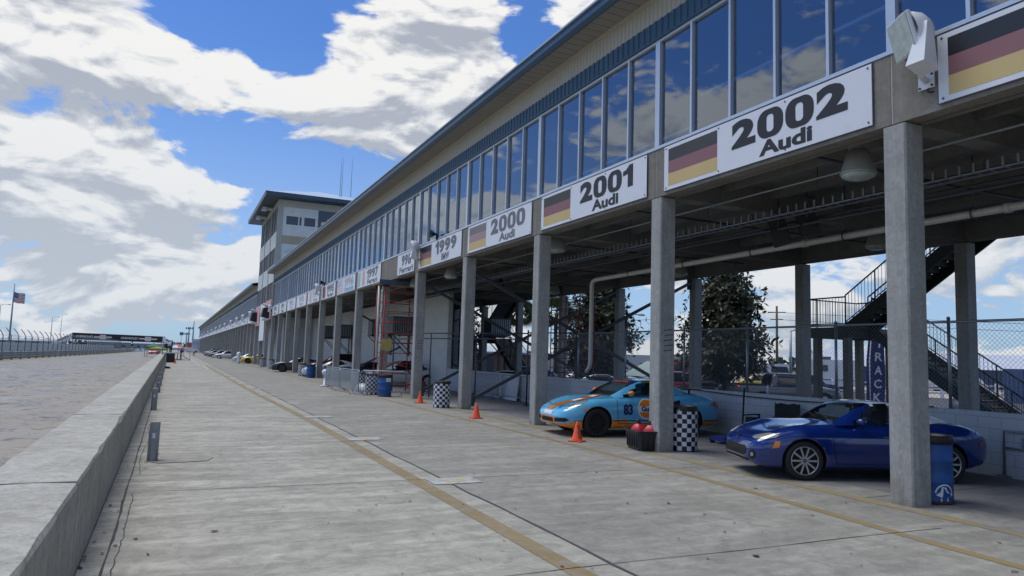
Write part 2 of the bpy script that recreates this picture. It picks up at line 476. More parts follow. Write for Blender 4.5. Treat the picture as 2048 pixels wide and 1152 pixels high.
def track_mat():
    m, nt, out = nt_new('track_concrete'); N = NT(nt)
    co = N.n("ShaderNodeTexCoord").outputs['Object']
    f = N.noise(co, .35, 8, .62, .3)
    c = N.ramp(f, [(.28, (.25,.243,.22)), (.72, (.36,.352,.32))])
    mp = N.n("ShaderNodeMapping"); nt.links.new(co, mp.inputs[0]); mp.inputs['Scale'].default_value = (.8, .5, 1)
    s_ = N.noise(mp.outputs[0], 2.2, 8, .68, 1.4)
    c = N.mix(N.mapr(s_, .52, .62, 0, .9), c, (.085,.08,.082))       # rubber laid in uneven streaks
    s2 = N.noise(mp.outputs[0], .55, 6, .6, .6)
    c = N.mix(N.mapr(s2, .56, .72, 0, .55), c, (.37,.32,.24))        # sandy stains
    xs_ = N.n("ShaderNodeSeparateXYZ", ins={0: co}).outputs[0]
    near = N.math('MULTIPLY', N.mapr(xs_, -5.0, -1.6, 0, 1), N.mapr(N.noise(co, .8, 7, .7, .6), .40, .58, 0, .75))
    c = N.mix(near, c, (.33,.265,.18))     # sand and clay tracked along the wall
    s4 = N.noise(co, 3.2, 8, .72, 1.0)
    c = N.mix(N.mapr(s4, .56, .66, 0, .7), c, (.12,.112,.108))
    g_ = N.noise(co, 30, 4, .7)
    c = N.mix(N.mapr(g_, .3, .7, 0, .3), c, (.22,.21,.19))
    b = N.n("ShaderNodeBsdfPrincipled", ins={'Roughness': .85, 'Specular IOR Level': .25})
    nt.links.new(c, b.inputs['Base Color']); nt.links.new(b.outputs[0], out.inputs[0])
    return m
M['track'] = track_mat()

def worn(name, c, lo=.42, hi=.58, scale=6, under=None):
    """worn road paint: the concrete shows through where it is rubbed off"""
    m, nt, out = nt_new(name); N = NT(nt)
    co = N.n("ShaderNodeTexCoord").outputs['Object']
    f = N.noise(co, scale, 9, .7, .5)
    k = N.mapr(f, lo, hi, 0, 1)
    v = N.noise(co, 1.1, 5, .6)
    c1 = N.ramp(v, [(.3, tuple(x*.75 for x in c)), (.7, c)])
    b = N.n("ShaderNodeBsdfPrincipled", ins={'Roughness': .8, 'Specular IOR Level': .3})
    nt.links.new(N.mix(k, c1, under or (.24,.235,.22)), b.inputs['Base Color'])
    nt.links.new(b.outputs[0], out.inputs[0]); return m
M['yellow'] = worn('worn_yellow_paint', (.27,.205,.10), .46, .70, 5)
M['yellow_thin'] = worn('faded_yellow_paint', (.28,.215,.105), .50, .70, 3.5, (.21,.20,.18))
M['yellow_low'] = worn('rubbed_yellow_paint', (.36,.27,.09), .40, .60, 3, (.22,.20,.17))
M['white_paint'] = worn('worn_white_paint', (.46,.47,.45), .48, .66, 5)

def block_wall(name, c, mortar, bw=.406, bh=.203):
    m, nt, out = nt_new(name); N = NT(nt)
    co = N.n("ShaderNodeTexCoord").outputs['Object']
    sx_ = N.n("ShaderNodeSeparateXYZ", ins={0: co})
    uv = N.n("ShaderNodeCombineXYZ", ins={0: N.math('ADD', sx_.outputs[0], sx_.outputs[1]), 1: sx_.outputs[2]}).outputs[0]
    br = N.n("ShaderNodeTexBrick", ins={'Vector': uv, 'Color1': (*c,1), 'Color2': (*[x*.93 for x in c],1), 'Mortar': (*mortar,1), 'Scale': 1.0,
             'Mortar Size': .008, 'Brick Width': bw, 'Row Height': bh, 'Mortar Smooth': .3})
    f = N.noise(co, 1.2, 7, .65)
    cc = N.mix(N.mapr(f, .45, .75, 0, .35), br.outputs['Color'], tuple(x*.7 for x in c))
    b = N.n("ShaderNodeBsdfPrincipled", ins={'Roughness': .7})
    bp = N.n("ShaderNodeBump", ins={'Strength': .5, 'Distance': .01, 'Height': N.math('SUBTRACT', 1.0, br.outputs['Fac'])})
    nt.links.new(bp.outputs[0], b.inputs['Normal'])
    nt.links.new(cc, b.inputs['Base Color']); nt.links.new(b.outputs[0], out.inputs[0]); return m
M['block'] = block_wall('painted_block', (.50,.53,.54), (.34,.36,.37))
M['block_white'] = block_wall('white_block', (.62,.63,.60), (.50,.51,.49))
M['tan'] = concrete('tan_concrete', (.42,.37,.27), (.50,.45,.34), (.33,.29,.21), scale=1.5, patches=.3)
M['tower_wall'] = mat('tower_panel', (.62,.66,.64), .7, var=.08, vscale=1.2, dirt=(.42,.45,.42), dscale=.8, damt=.5)
M['tower_frame'] = concrete('tower_concrete', (.42,.42,.37), (.52,.51,.46), (.33,.32,.28), scale=1.4, patches=.3)
M['white'] = mat('white_board', (.74,.76,.80), .45, var=.04, vscale=1.2, dirt=(.60,.61,.62), dscale=2.0, damt=.25)
M['board_edge'] = mat('board_edge', (.08,.09,.13), .6)
M['ink'] = mat('black_lettering', (.02,.02,.022), .5)
M['ink_faded'] = mat('faded_lettering', (.16,.17,.19), .6)
M['ink_pale'] = mat('pale_lettering', (.42,.45,.50), .6)
M['mark'] = mat('stencil_mark', (.05,.05,.055), .8)
M['mullion'] = mat('window_aluminium', (.56,.62,.70), .35, .35, var=.05)
M['blue_metal'] = mat('blue_sheet', (.028,.080,.135), .45, 0.0, var=.1, vscale=.7)
M['blue_trim'] = mat('blue_trim', (.028,.070,.118), .4, .0, var=.1, vscale=.5)
M['cream_metal'] = mat('cream_sheet', (.47,.44,.37), .5, 0.0, var=.06, vscale=.6)
M['soffit'] = mat('soffit_sheet', (.30,.28,.25), .6, var=.08, vscale=.8)
M['roof'] = mat('roof_sheet', (.42,.50,.58), .45, .2, var=.08, vscale=.4)
M['seal'] = mat('joint_seal', (.52,.52,.50), .7, var=.2, vscale=6)
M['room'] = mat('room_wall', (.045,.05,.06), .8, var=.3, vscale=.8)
M['rail_white'] = mat('white_rail', (.85,.86,.88), .5)
M['pane'] = glass('window_glass', (.50,.62,.78), .24, .8, .004, 1.0, (.74,.82,.94))
M['pane_far'] = glass('window_glass_far', (.40,.46,.5), .10, .6, .03, .8, (.74,.78,.84))
M['dark_glass'] = mat('dark_glass', (.035,.045,.055), .06, spec=.8)
M['steel'] = mat('galvanised_steel', (.30,.33,.36), .45, .7, var=.12, vscale=8)
M['steel_dark'] = mat('dark_steel', (.075,.085,.10), .5, .4, var=.15, vscale=6)
M['black'] = mat('black_plastic', (.014,.014,.016), .5)
M['black_soft'] = mat('black_rubber', (.018,.018,.019), .8)
M['white_pvc'] = mat('white_pipe', (.62,.60,.55), .45, var=.06, vscale=4)
M['lamp_white'] = mat('white_lamp_housing', (.72,.74,.77), .4, var=.03)
M['lamp_lens'] = mat('lamp_lens', (.42,.48,.45), .25, .0, var=.25, vscale=9)
M['reflector'] = mat('lamp_reflector', (.45,.45,.42), .35, .3, var=.1)
M['red_steel'] = mat('red_scaffold', (.38,.045,.04), .55, var=.3, vscale=5)
M['wood'] = mat('plank_wood', (.30,.22,.14), .75, var=.3, vscale=6)
M['orange'] = mat('orange_plastic', (.92,.125,.045), .5, var=.05)
M['blue_drum'] = mat('blue_drum_paint', (.012,.085,.30), .45, var=.18, vscale=5, dirt=(.03,.06,.14), dscale=4, damt=.6)
M['rust'] = mat('rusty_base', (.06,.04,.04), .8, var=.4, vscale=9)
M['red_jug'] = mat('red_jug', (.50,.03,.045), .4)
M['tote'] = mat('dark_tote', (.022,.025,.031), .45)
M['asphalt'] = concrete('asphalt', (.075,.075,.075), (.12,.12,.12), (.055,.055,.055), scale=.5, patches=.4)
M['grass'] = concrete('dry_grass', (.10,.12,.045), (.22,.20,.10), (.30,.25,.15), scale=.12, patches=.5, bump=0)
M['bark'] = mat('bark', (.10,.075,.055), .9, var=.35, vscale=12, bump=.5, bscale=25)
M['net'] = mat('fence_wire', (.30,.32,.33), .5, .6)
M['german_black'] = mat('flag_black', (.055,.052,.050), .55, var=.25, vscale=1.0)
M['german_black_dark'] = mat('flag_black_dark', (.020,.022,.026), .4)
M['german_red'] = mat('flag_red', (.27,.125,.135), .6, var=.06, vscale=1.2)
M['german_gold'] = mat('flag_gold', (.60,.45,.20), .6, var=.05, vscale=1.2)
M['german_black_pale'] = mat('flag_black_pale', (.20,.195,.185), .6, var=.12, vscale=1.0)
M['german_red_pale'] = mat('flag_red_pale', (.40,.26,.27), .6, var=.06)
M['us_red'] = mat('flag_stripe_red', (.50,.09,.09), .7)
M['us_blue'] = mat('flag_blue', (.05,.07,.22), .7)
M['pale_red'] = mat('pale_red', (.66,.38,.38), .6)
M['pale_green'] = mat('pale_green', (.36,.55,.50), .6)
M['pale_blue'] = mat('pale_blue', (.42,.50,.72), .6)
M['sky_lettering'] = mat('blue_lettering', (.25,.50,.72), .6)
# ------------------------------------------------------------------ setting: ground, track, pit lane
S_, YJ = 5.49, 6.66
CX, CSX, CSY, CY0 = 8.91, .378, .349, 6.457
def wall_x(y): return -.56 - .0058*y          # lane face of the pit wall

g = MB()
g.quad((-2500,-900,-.03), (19.45,-900,-.03), (19.45,3800,-.03), (-2500,3800,-.03))
g.quad((19.45,-900,-.03), (19.5,-900,-.5), (19.5,3800,-.5), (19.45,3800,-.03))
g.quad((19.5,-900,-.5), (2500,-900,-.5), (2500,3800,-.5), (19.5,3800,-.5))
structure(g, 'ground', M['grass'])

def strip(mb, xs0, xs1, y0, y1, z, step=None, m=0):
    """sheet between x=xs0(y) and x=xs1(y)"""
    f0 = xs0 if callable(xs0) else (lambda y: xs0); f1 = xs1 if callable(xs1) else (lambda y: xs1)
    n = max(1, int((y1-y0)/(step or (y1-y0)))); 
    rows = [[(f0(y), y, z), (f1(y), y, z)] for y in (y0+(y1-y0)*k/n for k in range(n+1))]
    mb.grid(rows, m=m, smooth=False)

g = MB(); strip(g, lambda y: wall_x(y)-.2, 3.66, -25, 420, 0, 20); structure(g, 'pit_lane', M['lane'])
g = MB(); strip(g, 3.66, 9.6, -25, 420, 0, 20); structure(g, 'pit_apron', M['apron'])
g = MB(); strip(g, 9.6, 19.44, -25, 420, 0, 20); structure(g, 'garage_floor', M['garage'])
tl = curve([(-25,-22),(40,-17.0),(80,-14.9),(112,-13.9),(190,-11.6),(420,-9)])
g = MB(); strip(g, tl, lambda y: wall_x(y)-.2, -25, 420, 0, 12); structure(g, 'race_track', M['track'])
g = MB(); strip(g, 19.5, 120, -60, 300, -.492, 60); structure(g, 'paddock_asphalt', M['asphalt'])
g = MB(); strip(g, 58, 120, -60, 300, -.484, 60); structure(g, 'paddock_sand', mat('pale_sand', (.42,.37,.28), .9, var=.15, vscale=.4))
g = MB(); strip(g, 9.5, 60, -60, 2500, -.488, 60)
# ---- painted lines (sheets 4 mm over the concrete)
yl = curve([(-25,3.12),(5,3.13),(18,3.20),(34,3.02),(60,2.95),(420,2.3)])
g = MB(); strip(g, lambda y: yl(y)-.0, lambda y: yl(y)+.215, -25, 79, .004, 1.5); structure(g, 'yellow_line', M['yellow'])
y2 = curve([(-25,7.1),(4,7.25),(7,7.5),(13,7.75),(20,7.62),(60,7.6),(420,7.4)])
g = MB(); strip(g, lambda y: y2(y)-.07, lambda y: y2(y)+.09, -25, 300, .004, 1.5); structure(g, 'edge_line', M['yellow_thin'])
g = MB(); strip(g, 8.62, 8.84, -25, 300, .004, 1.5); structure(g, 'stall_line', M['yellow_low'])
g = MB()
strip(g, -.4, 2.75, 79.4, 79.75, .004); strip(g, 2.6, 2.8, 66, 79.4, .004); strip(g, 2.3, 2.5, 79.75, 150, .004)
structure(g, 'white_line', M['white_paint'])
g = MB(); tlx = curve([(-25,-6.2),(30,-5.25),(60,-4.6),(140,-4.6),(400,-4.6)])
strip(g, lambda y: tlx(y)-.09, lambda y: tlx(y)+.09, -25, 150, .004, 4)
strip(g, lambda y: tl(y)+.9, lambda y: tl(y)+1.15, -25, 400, .004, 12)
structure(g, 'track_line', worn('track_yellow', (.40,.33,.15), .45, .62, 2))

# ---- expansion joints and cracks, cut as dark sheets
g = MB()
M['joint'] = mat('joint_dirt', (.075,.072,.066), .95, var=.3, vscale=6)
rj = random.Random(3)
def crackline(pts, w_, z=.004):
    rows = []
    for k, (x, y) in enumerate(pts):
        a = Vector(pts[min(k+1, len(pts)-1)]) - Vector(pts[max(k-1, 0)]); a.normalize(); nx, ny = -a.y, a.x
        ww = w_*(.6+.8*rj.random())/2
        rows.append([(x-nx*ww, y-ny*ww, z), (x+nx*ww, y+ny*ww, z)])
    g.grid(rows, smooth=False)
crackline([(3.66+.012*math.sin(k*.9)+.02*(rj.random()-.5), -25+k*.5) for k in range(400)], .028, .008)
for k in range(-5, 30):
    y = 5.55+4.57*k
    crackline([(x, y + .012*math.sin(x*2.1+k)) for x in [wall_x(y)+.3*i for i in range(int((8.7-wall_x(y))/.3))]], .013)
crackline([(wall_x(y)+.20+.006*math.sin(y*1.7)+.008*(rj.random()-.5), y) for y in [-5+.22*i for i in range(480)]], .020)
crackline([(wall_x(y)+.27+.02*math.sin(y*.9)+.025*(rj.random()-.5), y) for y in [3+.12*i for i in range(60)]], .009)
crackline([(wall_x(y)+.29+.03*math.sin(y*1.3)+.02*(rj.random()-.5), y) for y in [11.5+.12*i for i in range(70)]], .010)
crackline([(wall_x(y)+.012, y) for y in [-5+.3*i for i in range(400)]], .012)
for k in range(-3, 9):                       # joints along the stalls
    crackline([(x, YJ+S_*k+.5+(x-9)*.02) for x in [8.9+.4*i for i in range(10)]], .014)
structure(g, 'pavement_joints', M['joint'])

# wider dark seams where dirt gathers, and oil spots
# ---- stall numbers painted on the lane
M['stall_yellow'] = mat('stall_number_yellow', (.48,.36,.13), .8, var=.1)
for k, (x, y) in enumerate([(3.72, 9.9-5.2), (3.72,9.9), (3.70,15.15), (3.66,20.4), (3.60,25.6), (3.48,30.4), (3.42,35.3), (3.36,39.8), (3.3,45.2), (3.26,50.7), (3.2,56.2), (3.2,61.6), (3.2,67.1), (3.2,72.6)]):
    b = MB(); b.box(-.36,-.24,0,.36,.24,.004)
    o = b.build('stall_number', M['white_paint']); o.location = (x+.05, y, .006); o['kind'] = 'structure'
    if k >= 3 and k <= 12:
        pass
    place_text('number', str(k+4), .42, ((0,0,.0065),(0,-1,0),(1,0,0)), M['stall_yellow'], o, .03, 1.0)

# ---- litter, stains and leaves that lie about: too many to count
g = MB(); rl = random.Random(11)
for k in range(480):
    y = 3.5+50*rl.random()**1.7; x = rl.uniform(wall_x(y)+.05, 8.3) if k % 3 else wall_x(y)+abs(rl.gauss(.12,.16))+.03
    r = rl.uniform(.008, .028)*(1.8 if rl.random() < .15 else 1)
    a = rl.uniform(0, 6.28); e = rl.uniform(.25, 1)
    p = []
    for j in range(6):
        t = 6.28*j/6; u, v = r*math.cos(t)*rl.uniform(.7,1.2), r*e*math.sin(t)*rl.uniform(.7,1.2)
        p.append((x+u*math.cos(a)-v*math.sin(a), y+u*math.sin(a)+v*math.cos(a), .010+.004*rl.random()))
    g.quad(*p, m=0 if rl.random() < .8 else 1)
o = g.build('litter', [mat('leaf_litter', (.05,.042,.035), .9, var=.3), mat('dead_leaf', (.16,.07,.035), .9)])
o['kind'] = 'stuff'
# ------------------------------------------------------------------ the pit building along the lane
def zigzag(mb, x, y0, y1, z0, z1, pitch, depth, m=0):
    """ribbed sheet metal in the plane x, ribs standing out toward -x"""
    n = int((y1-y0)/pitch); pts = []
    for k in range(n):
        y = y0+k*pitch
        pts += [(x, y), (x, y+pitch*.70), (x-depth, y+pitch*.76), (x-depth, y+pitch*.94)]
    pts.append((x, y1))
    mb.grid([[(a, b, z0) for a, b in pts], [(a, b, z1) for a, b in pts]], m=m, smooth=False)

def window_part(parent, x, y0, y1, z0, z1, fm, gm, wl=.055, wr=.055, depth=.10):
    f = MB()
    f.box(x, y0, z0, x+depth, y0+wl/2, z1); f.box(x, y1-wr/2, z0, x+depth, y1, z1)
    f.box(x+.003, y0+wl/2, z1-.06, x+depth, y1-wr/2, z1); f.box(x+.003, y0+wl/2, z0, x+depth, y1-wr/2, z0+.05)
    fo = f.build('window', fm, parent, world=True)
    p = MB(); xx = x+depth*.72
    p.quad((xx,y0+wl/2,z0+.05),(xx,y1-wr/2,z0+.05),(xx,y1-wr/2,z1-.06),(xx,y0+wl/2,z1-.06))
    p.build('pane', gm, fo, world=True, fix=False)
    return fo

def column_part(parent, x0, y0, z1, sx=CSX, sy=CSY, z0=0.0, mt='column'):
    c = MB(); c.cbox(x0, y0, z0, x0+sx, y0+sy, z1, .022)
    return c.build('column', M[mt], parent, world=True)

def wing(name, label, i0, i1, panes, c0, c1, near):
    """one wing of the two-storey pit building: bays i0..i1"""
    y0, y1 = YJ+S_*i0, YJ+S_*i1
    t = thing(name, (14, y0, 0), label, 'building')
    for i in range(c0, c1+1):
        yy = CY0+S_*i
        column_part(t, CX, yy, 5.205)
        column_part(t, 18.8, yy, 5.205)
    for i in range(i0, i1):
        a, b = YJ+S_*i, YJ+S_*(i+1)
        m = MB(); m.box(CX+.012, a+.012, 5.225, CX+.30, b-.012, 6.245)
        m.box(CX+.28, a+.012, 5.225, CX+.42, b-.012, 5.60)
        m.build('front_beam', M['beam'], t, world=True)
        m = MB(); m.box(CX+.02, b-.0115, 5.23, CX+.05, b+.0115, 6.24); m.build('joint_seal', M['seal'], t, world=True)
    for i in range(i0, i1+1):
        a = YJ+S_*i
        m = MB(); m.prism([(CX+.43, a-.17, 5.235), (CX+.43, a+.17, 5.235), (CX+.43, a+.17, 5.74), (CX+.43, a-.17, 5.74)], (9.86-.40,0,0))
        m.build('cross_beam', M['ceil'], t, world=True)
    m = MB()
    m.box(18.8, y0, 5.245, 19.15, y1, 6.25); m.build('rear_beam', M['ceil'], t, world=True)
    m = MB(); m.box(CX+.31, y0, 5.745, 18.79, y1, 5.98)
    if near:
        for k in range(1, 7):
            xx = CX+.3+k*1.38
            for i in range(i0, i1):
                m.box(xx-.07, YJ+S_*i+.18, 5.52, xx+.07, YJ+S_*(i+1)-.18, 5.746)
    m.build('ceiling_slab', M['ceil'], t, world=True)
    # upper floor: windows, bands, roof
    zs, zt = 6.275, 8.665
    m = MB(); m.box(CX-.005, y0, 6.25, CX+.14, y1, zs); m.build('sill', M['mullion'], t, world=True)
    for i in range(i0, i1):
        a, b = YJ+S_*i, YJ+S_*(i+1)
        if panes > 1:
            for k in range(panes):
                p0, p1 = a+(b-a)*k/panes, a+(b-a)*(k+1)/panes
                window_part(t, CX+.02, p0, p1, zs, zt, M['mullion'], M['pane'], .15 if k == 0 else .055, .15 if k == panes-1 else .055)
        else:
            f = MB()
            for k in range(6):
                yy = a+(b-a)*k/5
                f.box(CX+.02, max(a,yy-.04), zs, CX+.10, min(b,yy+.04), zt)
            f.box(CX+.023, a, zt-.07, CX+.10, b, zt); f.box(CX+.023, a, zs, CX+.10, b, zs+.04)
            fo = f.build('window', M['mullion'], t, world=True)
            p = MB(); p.quad((CX+.09,a,zs),(CX+.09,b,zs),(CX+.09,b,zt-.07),(CX+.09,a,zt-.07)); p.build('pane', M['pane_far'], fo, world=True, fix=False)
    m = MB(); zigzag(m, CX+.0, y0, y1, 8.70, 9.10, .21, .022)
    m.box(CX-.025, y0, 8.668, CX+.1, y1, 8.70); m.build('blue_band', M['blue_metal'], t, world=True)
    m = MB(); zigzag(m, CX+.02, y0, y1, 9.10, 9.69, .155, .016); m.box(CX-.03, y0, 9.60, CX+.018, y1, 9.685, m=0)
    m.build('cream_panel', M['cream_metal'], t, world=True)
    m = MB(); zz = []
    n = int((y1-y0)/.30)
    for k in range(n):
        yy = y0+(y1-y0)*k/n
        m.box(8.30, yy+.008, 9.685, CX+.05, yy+(y1-y0)/n-.012, 9.70)
    m.box(8.30, y0, 9.702, CX+.05, y1, 9.72)
    m.build('soffit', M['soffit'], t, world=True)
    m = MB(); m.prism([(8.30,y0-.06,9.665),(8.27,y0-.06,9.665),(8.20,y0-.06,9.76),(8.22,y0-.06,9.985),(8.34,y0-.06,9.985)], (0,y1-y0+.12,0))
    m.build('fascia', M['blue_trim'], t, world=True)
    m = MB(); m.quad((8.18,y0-.06,9.992),(14.2,y0-.06,11.25),(14.2,y1+.06,11.25),(8.18,y1+.06,9.992)); m.quad((14.2,y0-.06,11.25),(20.2,y0-.06,9.992),(20.2,y1+.06,9.992),(14.2,y1+.06,11.25))
    m.box(8.17, y0-.07, 9.955, 8.22, y1+.07, 10.0)
    m.build('roof', M['roof'], t, world=True)
    m = MB(); m.box(18.85, y0, 6.26, 19.1, y1, 9.98); m.build('rear_wall', M['cream_metal'], t, world=True)
    for e, yy in ((0, y0), (1, y1)):
        m = MB(); s = -.05 if e == 0 else .05
        yi = yy+(.003 if e == 0 else -.003)
        m.prism([(CX+.15,yi,6.26),(18.84,yi,6.26),(18.84,yi,9.9),(14.2,yi,11.1),(CX+.15,yi,9.9)], (0, -s*2, 0))
        m.build('end_wall', M['cream_metal'], t, world=True)
    # room behind the glass
    m = MB(); m.box(13.9, y0+.2, 6.01, 14.0, y1-.2, 9.6); m.box(CX+.4, y0+.2, 5.99, 13.9, y1-.2, 6.0); m.box(CX+.35, y0+.2, 9.15, 13.9, y1-.2, 9.2)
    m.build('room', M['room'], t, world=True)
    if near:
        for (a, b, z) in ((y0+.3, YJ+S_-.1, 7.62), (YJ+S_+.1, y1-.3, 6.99)):
            m = MB(); m.box(10.0, a, z-.03, 10.06, b, z+.03); m.build('inner_rail', M['rail_white'], t, world=True)
        for k in range(-2, 8):
            m = MB(); yy = YJ+S_*k+2.7; m.box(10.6, yy-.6, 9.10, 11.8, yy+.6, 9.148); m.build('ceiling_light', M['rail_white'], t, world=True)
    return t

pit = wing('pit_building', 'long two storey concrete pit building with blue ribbed band above tall tinted windows', -3, 13, 5, -2, 12, True)
far = wing('garage_building', 'far two storey pit garage wing beyond the tower with plain white boards and dark soffit', 16, 58, 1, 17, 57, False)
for i, rows_ in ((1, 5), (4, 4)):
    m = MB(); x0, yy = CX+.10, CY0+S_*i-.003
    for k in range(rows_):
        z = 2.02+.105*k
        for q in range(3): m.box(x0+.075*q+.02*(k % 2), yy-.002, z+.008*q, x0+.075*q+.06+.02*(k % 2), yy, z+.022+.008*q)
    m.build('marking', M['mark'], pit, world=True)
# closed stalls of the far wing
m = MB(); m.box(10.4, YJ+S_*16, .0, 10.6, YJ+S_*58, 5.7); m.build('stall_wall', mat('stall_wall', (.30,.30,.29), .8, var=.12, vscale=.8), far, world=True)

# ------------------------------------------------------------------ control tower
tw = thing('control_tower', (14, 86, 0), 'square control tower with overhanging blue hip roof and white panels rising above the pit building', 'tower')
ty0, ty1, tx0, tx1 = YJ+S_*13+.02, YJ+S_*16-.02, CX-.01, 19.2
for i in range(13, 17): column_part(tw, CX, CY0+S_*i, 6.2); 
m = MB()
m.box(tx0+.05, ty0+.05, 6.2, tx1, ty1, 17.64)
m.build('core', M['room'], tw, world=True)
m = MB(); m.box(10.2, ty0+.2, 0, 10.45, ty1, 6.19); m.box(10.46, ty0+.2, 0, 19, ty0+.45, 6.19); m.build('stall_wall', M['block'], tw, world=True)
bands = [(17.0,17.66,'tower_frame'), (12.62,14.32,'tower_wall'), (8.98,10.82,'tower_wall'), (6.2,7.01,'tower_wall')]
bw = (ty1-ty0)/3
for k in range(3):
    a, b = ty0+bw*k, ty0+bw*(k+1)
    for z0, z1, mm in bands:
        m = MB(); m.box(tx0, a+.03, z0, tx0+.25, b-.03, z1); m.build('wall_panel', M[mm], tw, world=True)
    for z0, z1 in ((14.32,17.0), (10.82,12.62), (7.01,8.98)):
        f = MB()
        for q in range(4):
            yy = a+(b-a)*q/3; f.box(tx0+.04, max(a,yy-.05), z0, tx0+.16, min(b,yy+.05), z1)
        fo = f.build('window', M['mullion'], tw, world=True)
        p = MB(); p.quad((tx0+.13,a,z0),(tx0+.13,b,z0),(tx0+.13,b,z1),(tx0+.13,a,z1)); p.build('pane', M['dark_glass'], fo, world=True, fix=False)
    m = MB(); m.box(tx0-.05, a-.14, 6.2, tx0+.1, a+.14, 17.6); m.build('pier', M['tower_frame'], tw, world=True)
# side facing the lane approach
m = MB(); m.box(tx0+.02, ty0-.12, 10, 9.42, ty0+.05, 17.66); m.build('corner_pier', M['tower_frame'], tw, world=True)
m = MB(); m.box(9.42, ty0-.10, 16.9, tx1, ty0+.05, 17.66); m.build('top_band', M['tower_frame'], tw, world=True)
m = MB(); m.box(9.42, ty0-.07, 13.87, 13.03, ty0+.05, 16.9); m.build('wall_panel', M['tower_wall'], tw, world=True)
m = MB(); m.box(9.42, ty0-.05, 12.97, 13.03, ty0+.05, 13.87); m.build('spandrel', M['tan'], tw, world=True)
m = MB(); m.box(9.42, ty0-.07, 9.9, 13.03, ty0+.05, 12.97); m.build('wall_panel', M['tower_wall'], tw, world=True)
m = MB(); m.box(13.03, ty0-.04, 9.9, tx1, ty0+.05, 16.9); m.build('dark_bay', M['dark_glass'], tw, world=True)
for a, b in ((9.75,10.98), (11.10,11.32), (11.60,12.75)):
    f = MB(); f.box(a-.06, ty0-.10, 14.98, b+.06, ty0-.071, 16.04); fo = f.build('window', M['lamp_white'], tw, world=True)
    p = MB(); p.box(a, ty0-.115, 15.05, b, ty0-.101, 15.97); p.build('pane', M['dark_glass'], fo, world=True)
# emblem board: a slanted gold cross bar shape outlined white
def bowtie(mb, c, ax, ay, w_, h_, m=0, d=None):
    pts = [(-.5,-.12),(-.44,.16),(-.17,.16),(-.15,.5),(.15,.5),(.17,.16),(.5,.16),(.44,-.16),(.17,-.16),(.15,-.5),(-.15,-.5),(-.17,-.16),(-.5,-.16)]
    c, ax, ay = Vector(c), Vector(ax), Vector(ay)
    mb.prism([c+ax*(x*w_)+ay*(y*h_) for x, y in pts], d, m)
m = MB(); bowtie(m, (14.35, ty0-.045, 15.55), (1,0,0), (0,0,1), 2.0, .95, 0, (0,-.03,0)); bowtie(m, (14.35, ty0-.08, 15.55), (1,0,0), (0,0,1), 1.75, .75, 1, (0,-.02,0))
m.build('emblem', [M['lamp_white'], mat('gold_emblem', (.62,.47,.10), .4)], tw, world=True)
# roof
ex0, ex1, ey0, ey1, ez = 7.40, 20.7, ty0-1.75, ty1+1.75, 17.70
m = MB(); m.box(ex0+.05, ey0+.05, ez, ex1-.05, ey1-.05, ez+.06); m.build('soffit', mat('tower_soffit', (.035,.055,.085), .6), tw, world=True)
m = MB(); m.box(ex0, ey0, ez-.02, ex0+.05, ey1, ez+.36); m.box(ex1-.05, ey0, ez-.02, ex1, ey1, ez+.36); m.box(ex0+.05, ey0, ez-.02, ex1-.05, ey0+.05, ez+.36); m.box(ex0+.05, ey1-.05, ez-.02, ex1-.05, ey1, ez+.36)
m.build('fascia', M['blue_trim'], tw, world=True)
m = MB(); rz = ez+.365; cx_, cy_, hz = (ex0+ex1)/2, (ey0+ey1)/2, ez+2.6
m.quad((ex0-.03,ey0-.03,rz),(ex1+.03,ey0-.03,rz),(cx_,cy_-2,hz)); m.quad((ex1+.03,ey0-.03,rz),(ex1+.03,ey1+.03,rz),(cx_,cy_+2,hz),(cx_,cy_-2,hz))
m.quad((ex1+.03,ey1+.03,rz),(ex0-.03,ey1+.03,rz),(cx_,cy_+2,hz)); m.quad((ex0-.03,ey1+.03,rz),(ex0-.03,ey0-.03,rz),(cx_,cy_-2,hz),(cx_,cy_+2,hz))
m.build('roof', M['roof'], tw, world=True)
for k, (x, y, h_) in enumerate(((15.6,80,4.6),(15.9,80.6,4.9),(16.6,79,4.4))):
    a = MB(); a.tube([(x,y,19.0),(x,y,19+h_*.6),(x,y,19+h_)], [.03,.02,.012], 6); a.build('antenna', M['steel_dark'], tw, world=True)
for yy in (ty0+5.0, ty0+11.0):
    a = MB(); a.box(8.1, yy-.13, 17.3, 9.0, yy+.13, 17.55); a.prism([(7.7,yy-.28,17.2),(8.2,yy-.28,17.2),(8.2,yy-.28,17.6),(7.8,yy-.28,17.6)], (0,.56,0)); a.build('camera_arm', M['lamp_white'], tw, world=True)

# banners and speakers hung on the tower front
def panel_thing(name, y0, y1, z0, z1, mt, label, cat, x=CX-.02, th=.03, group=None):
    b = MB(); b.box(-th, 0, 0, 0, y1-y0, z1-z0)
    return b.at(name, mt, (x, y0, z0), label, cat, group)
yb = [YJ+S_*k for k in range(13, 17)]
panel_thing('banner', yb[0]+.4, yb[1]-.3, 5.0, 7.1, M['pale_red'], 'pale pink banner on the tower front beside the big grey floodlight', 'banner', x=CX-.07)
panel_thing('banner', yb[1]+.4, yb[2]-.3, 2.8, 7.0, M['white'], 'tall plain white banner hanging on the tower front between two pink banners', 'banner', x=CX-.07)
panel_thing('banner', yb[2]+.4, yb[3]-.3, 4.6, 6.9, M['pale_red'], 'pale pink banner on the tower front beyond the tall white banner', 'banner', x=CX-.07)
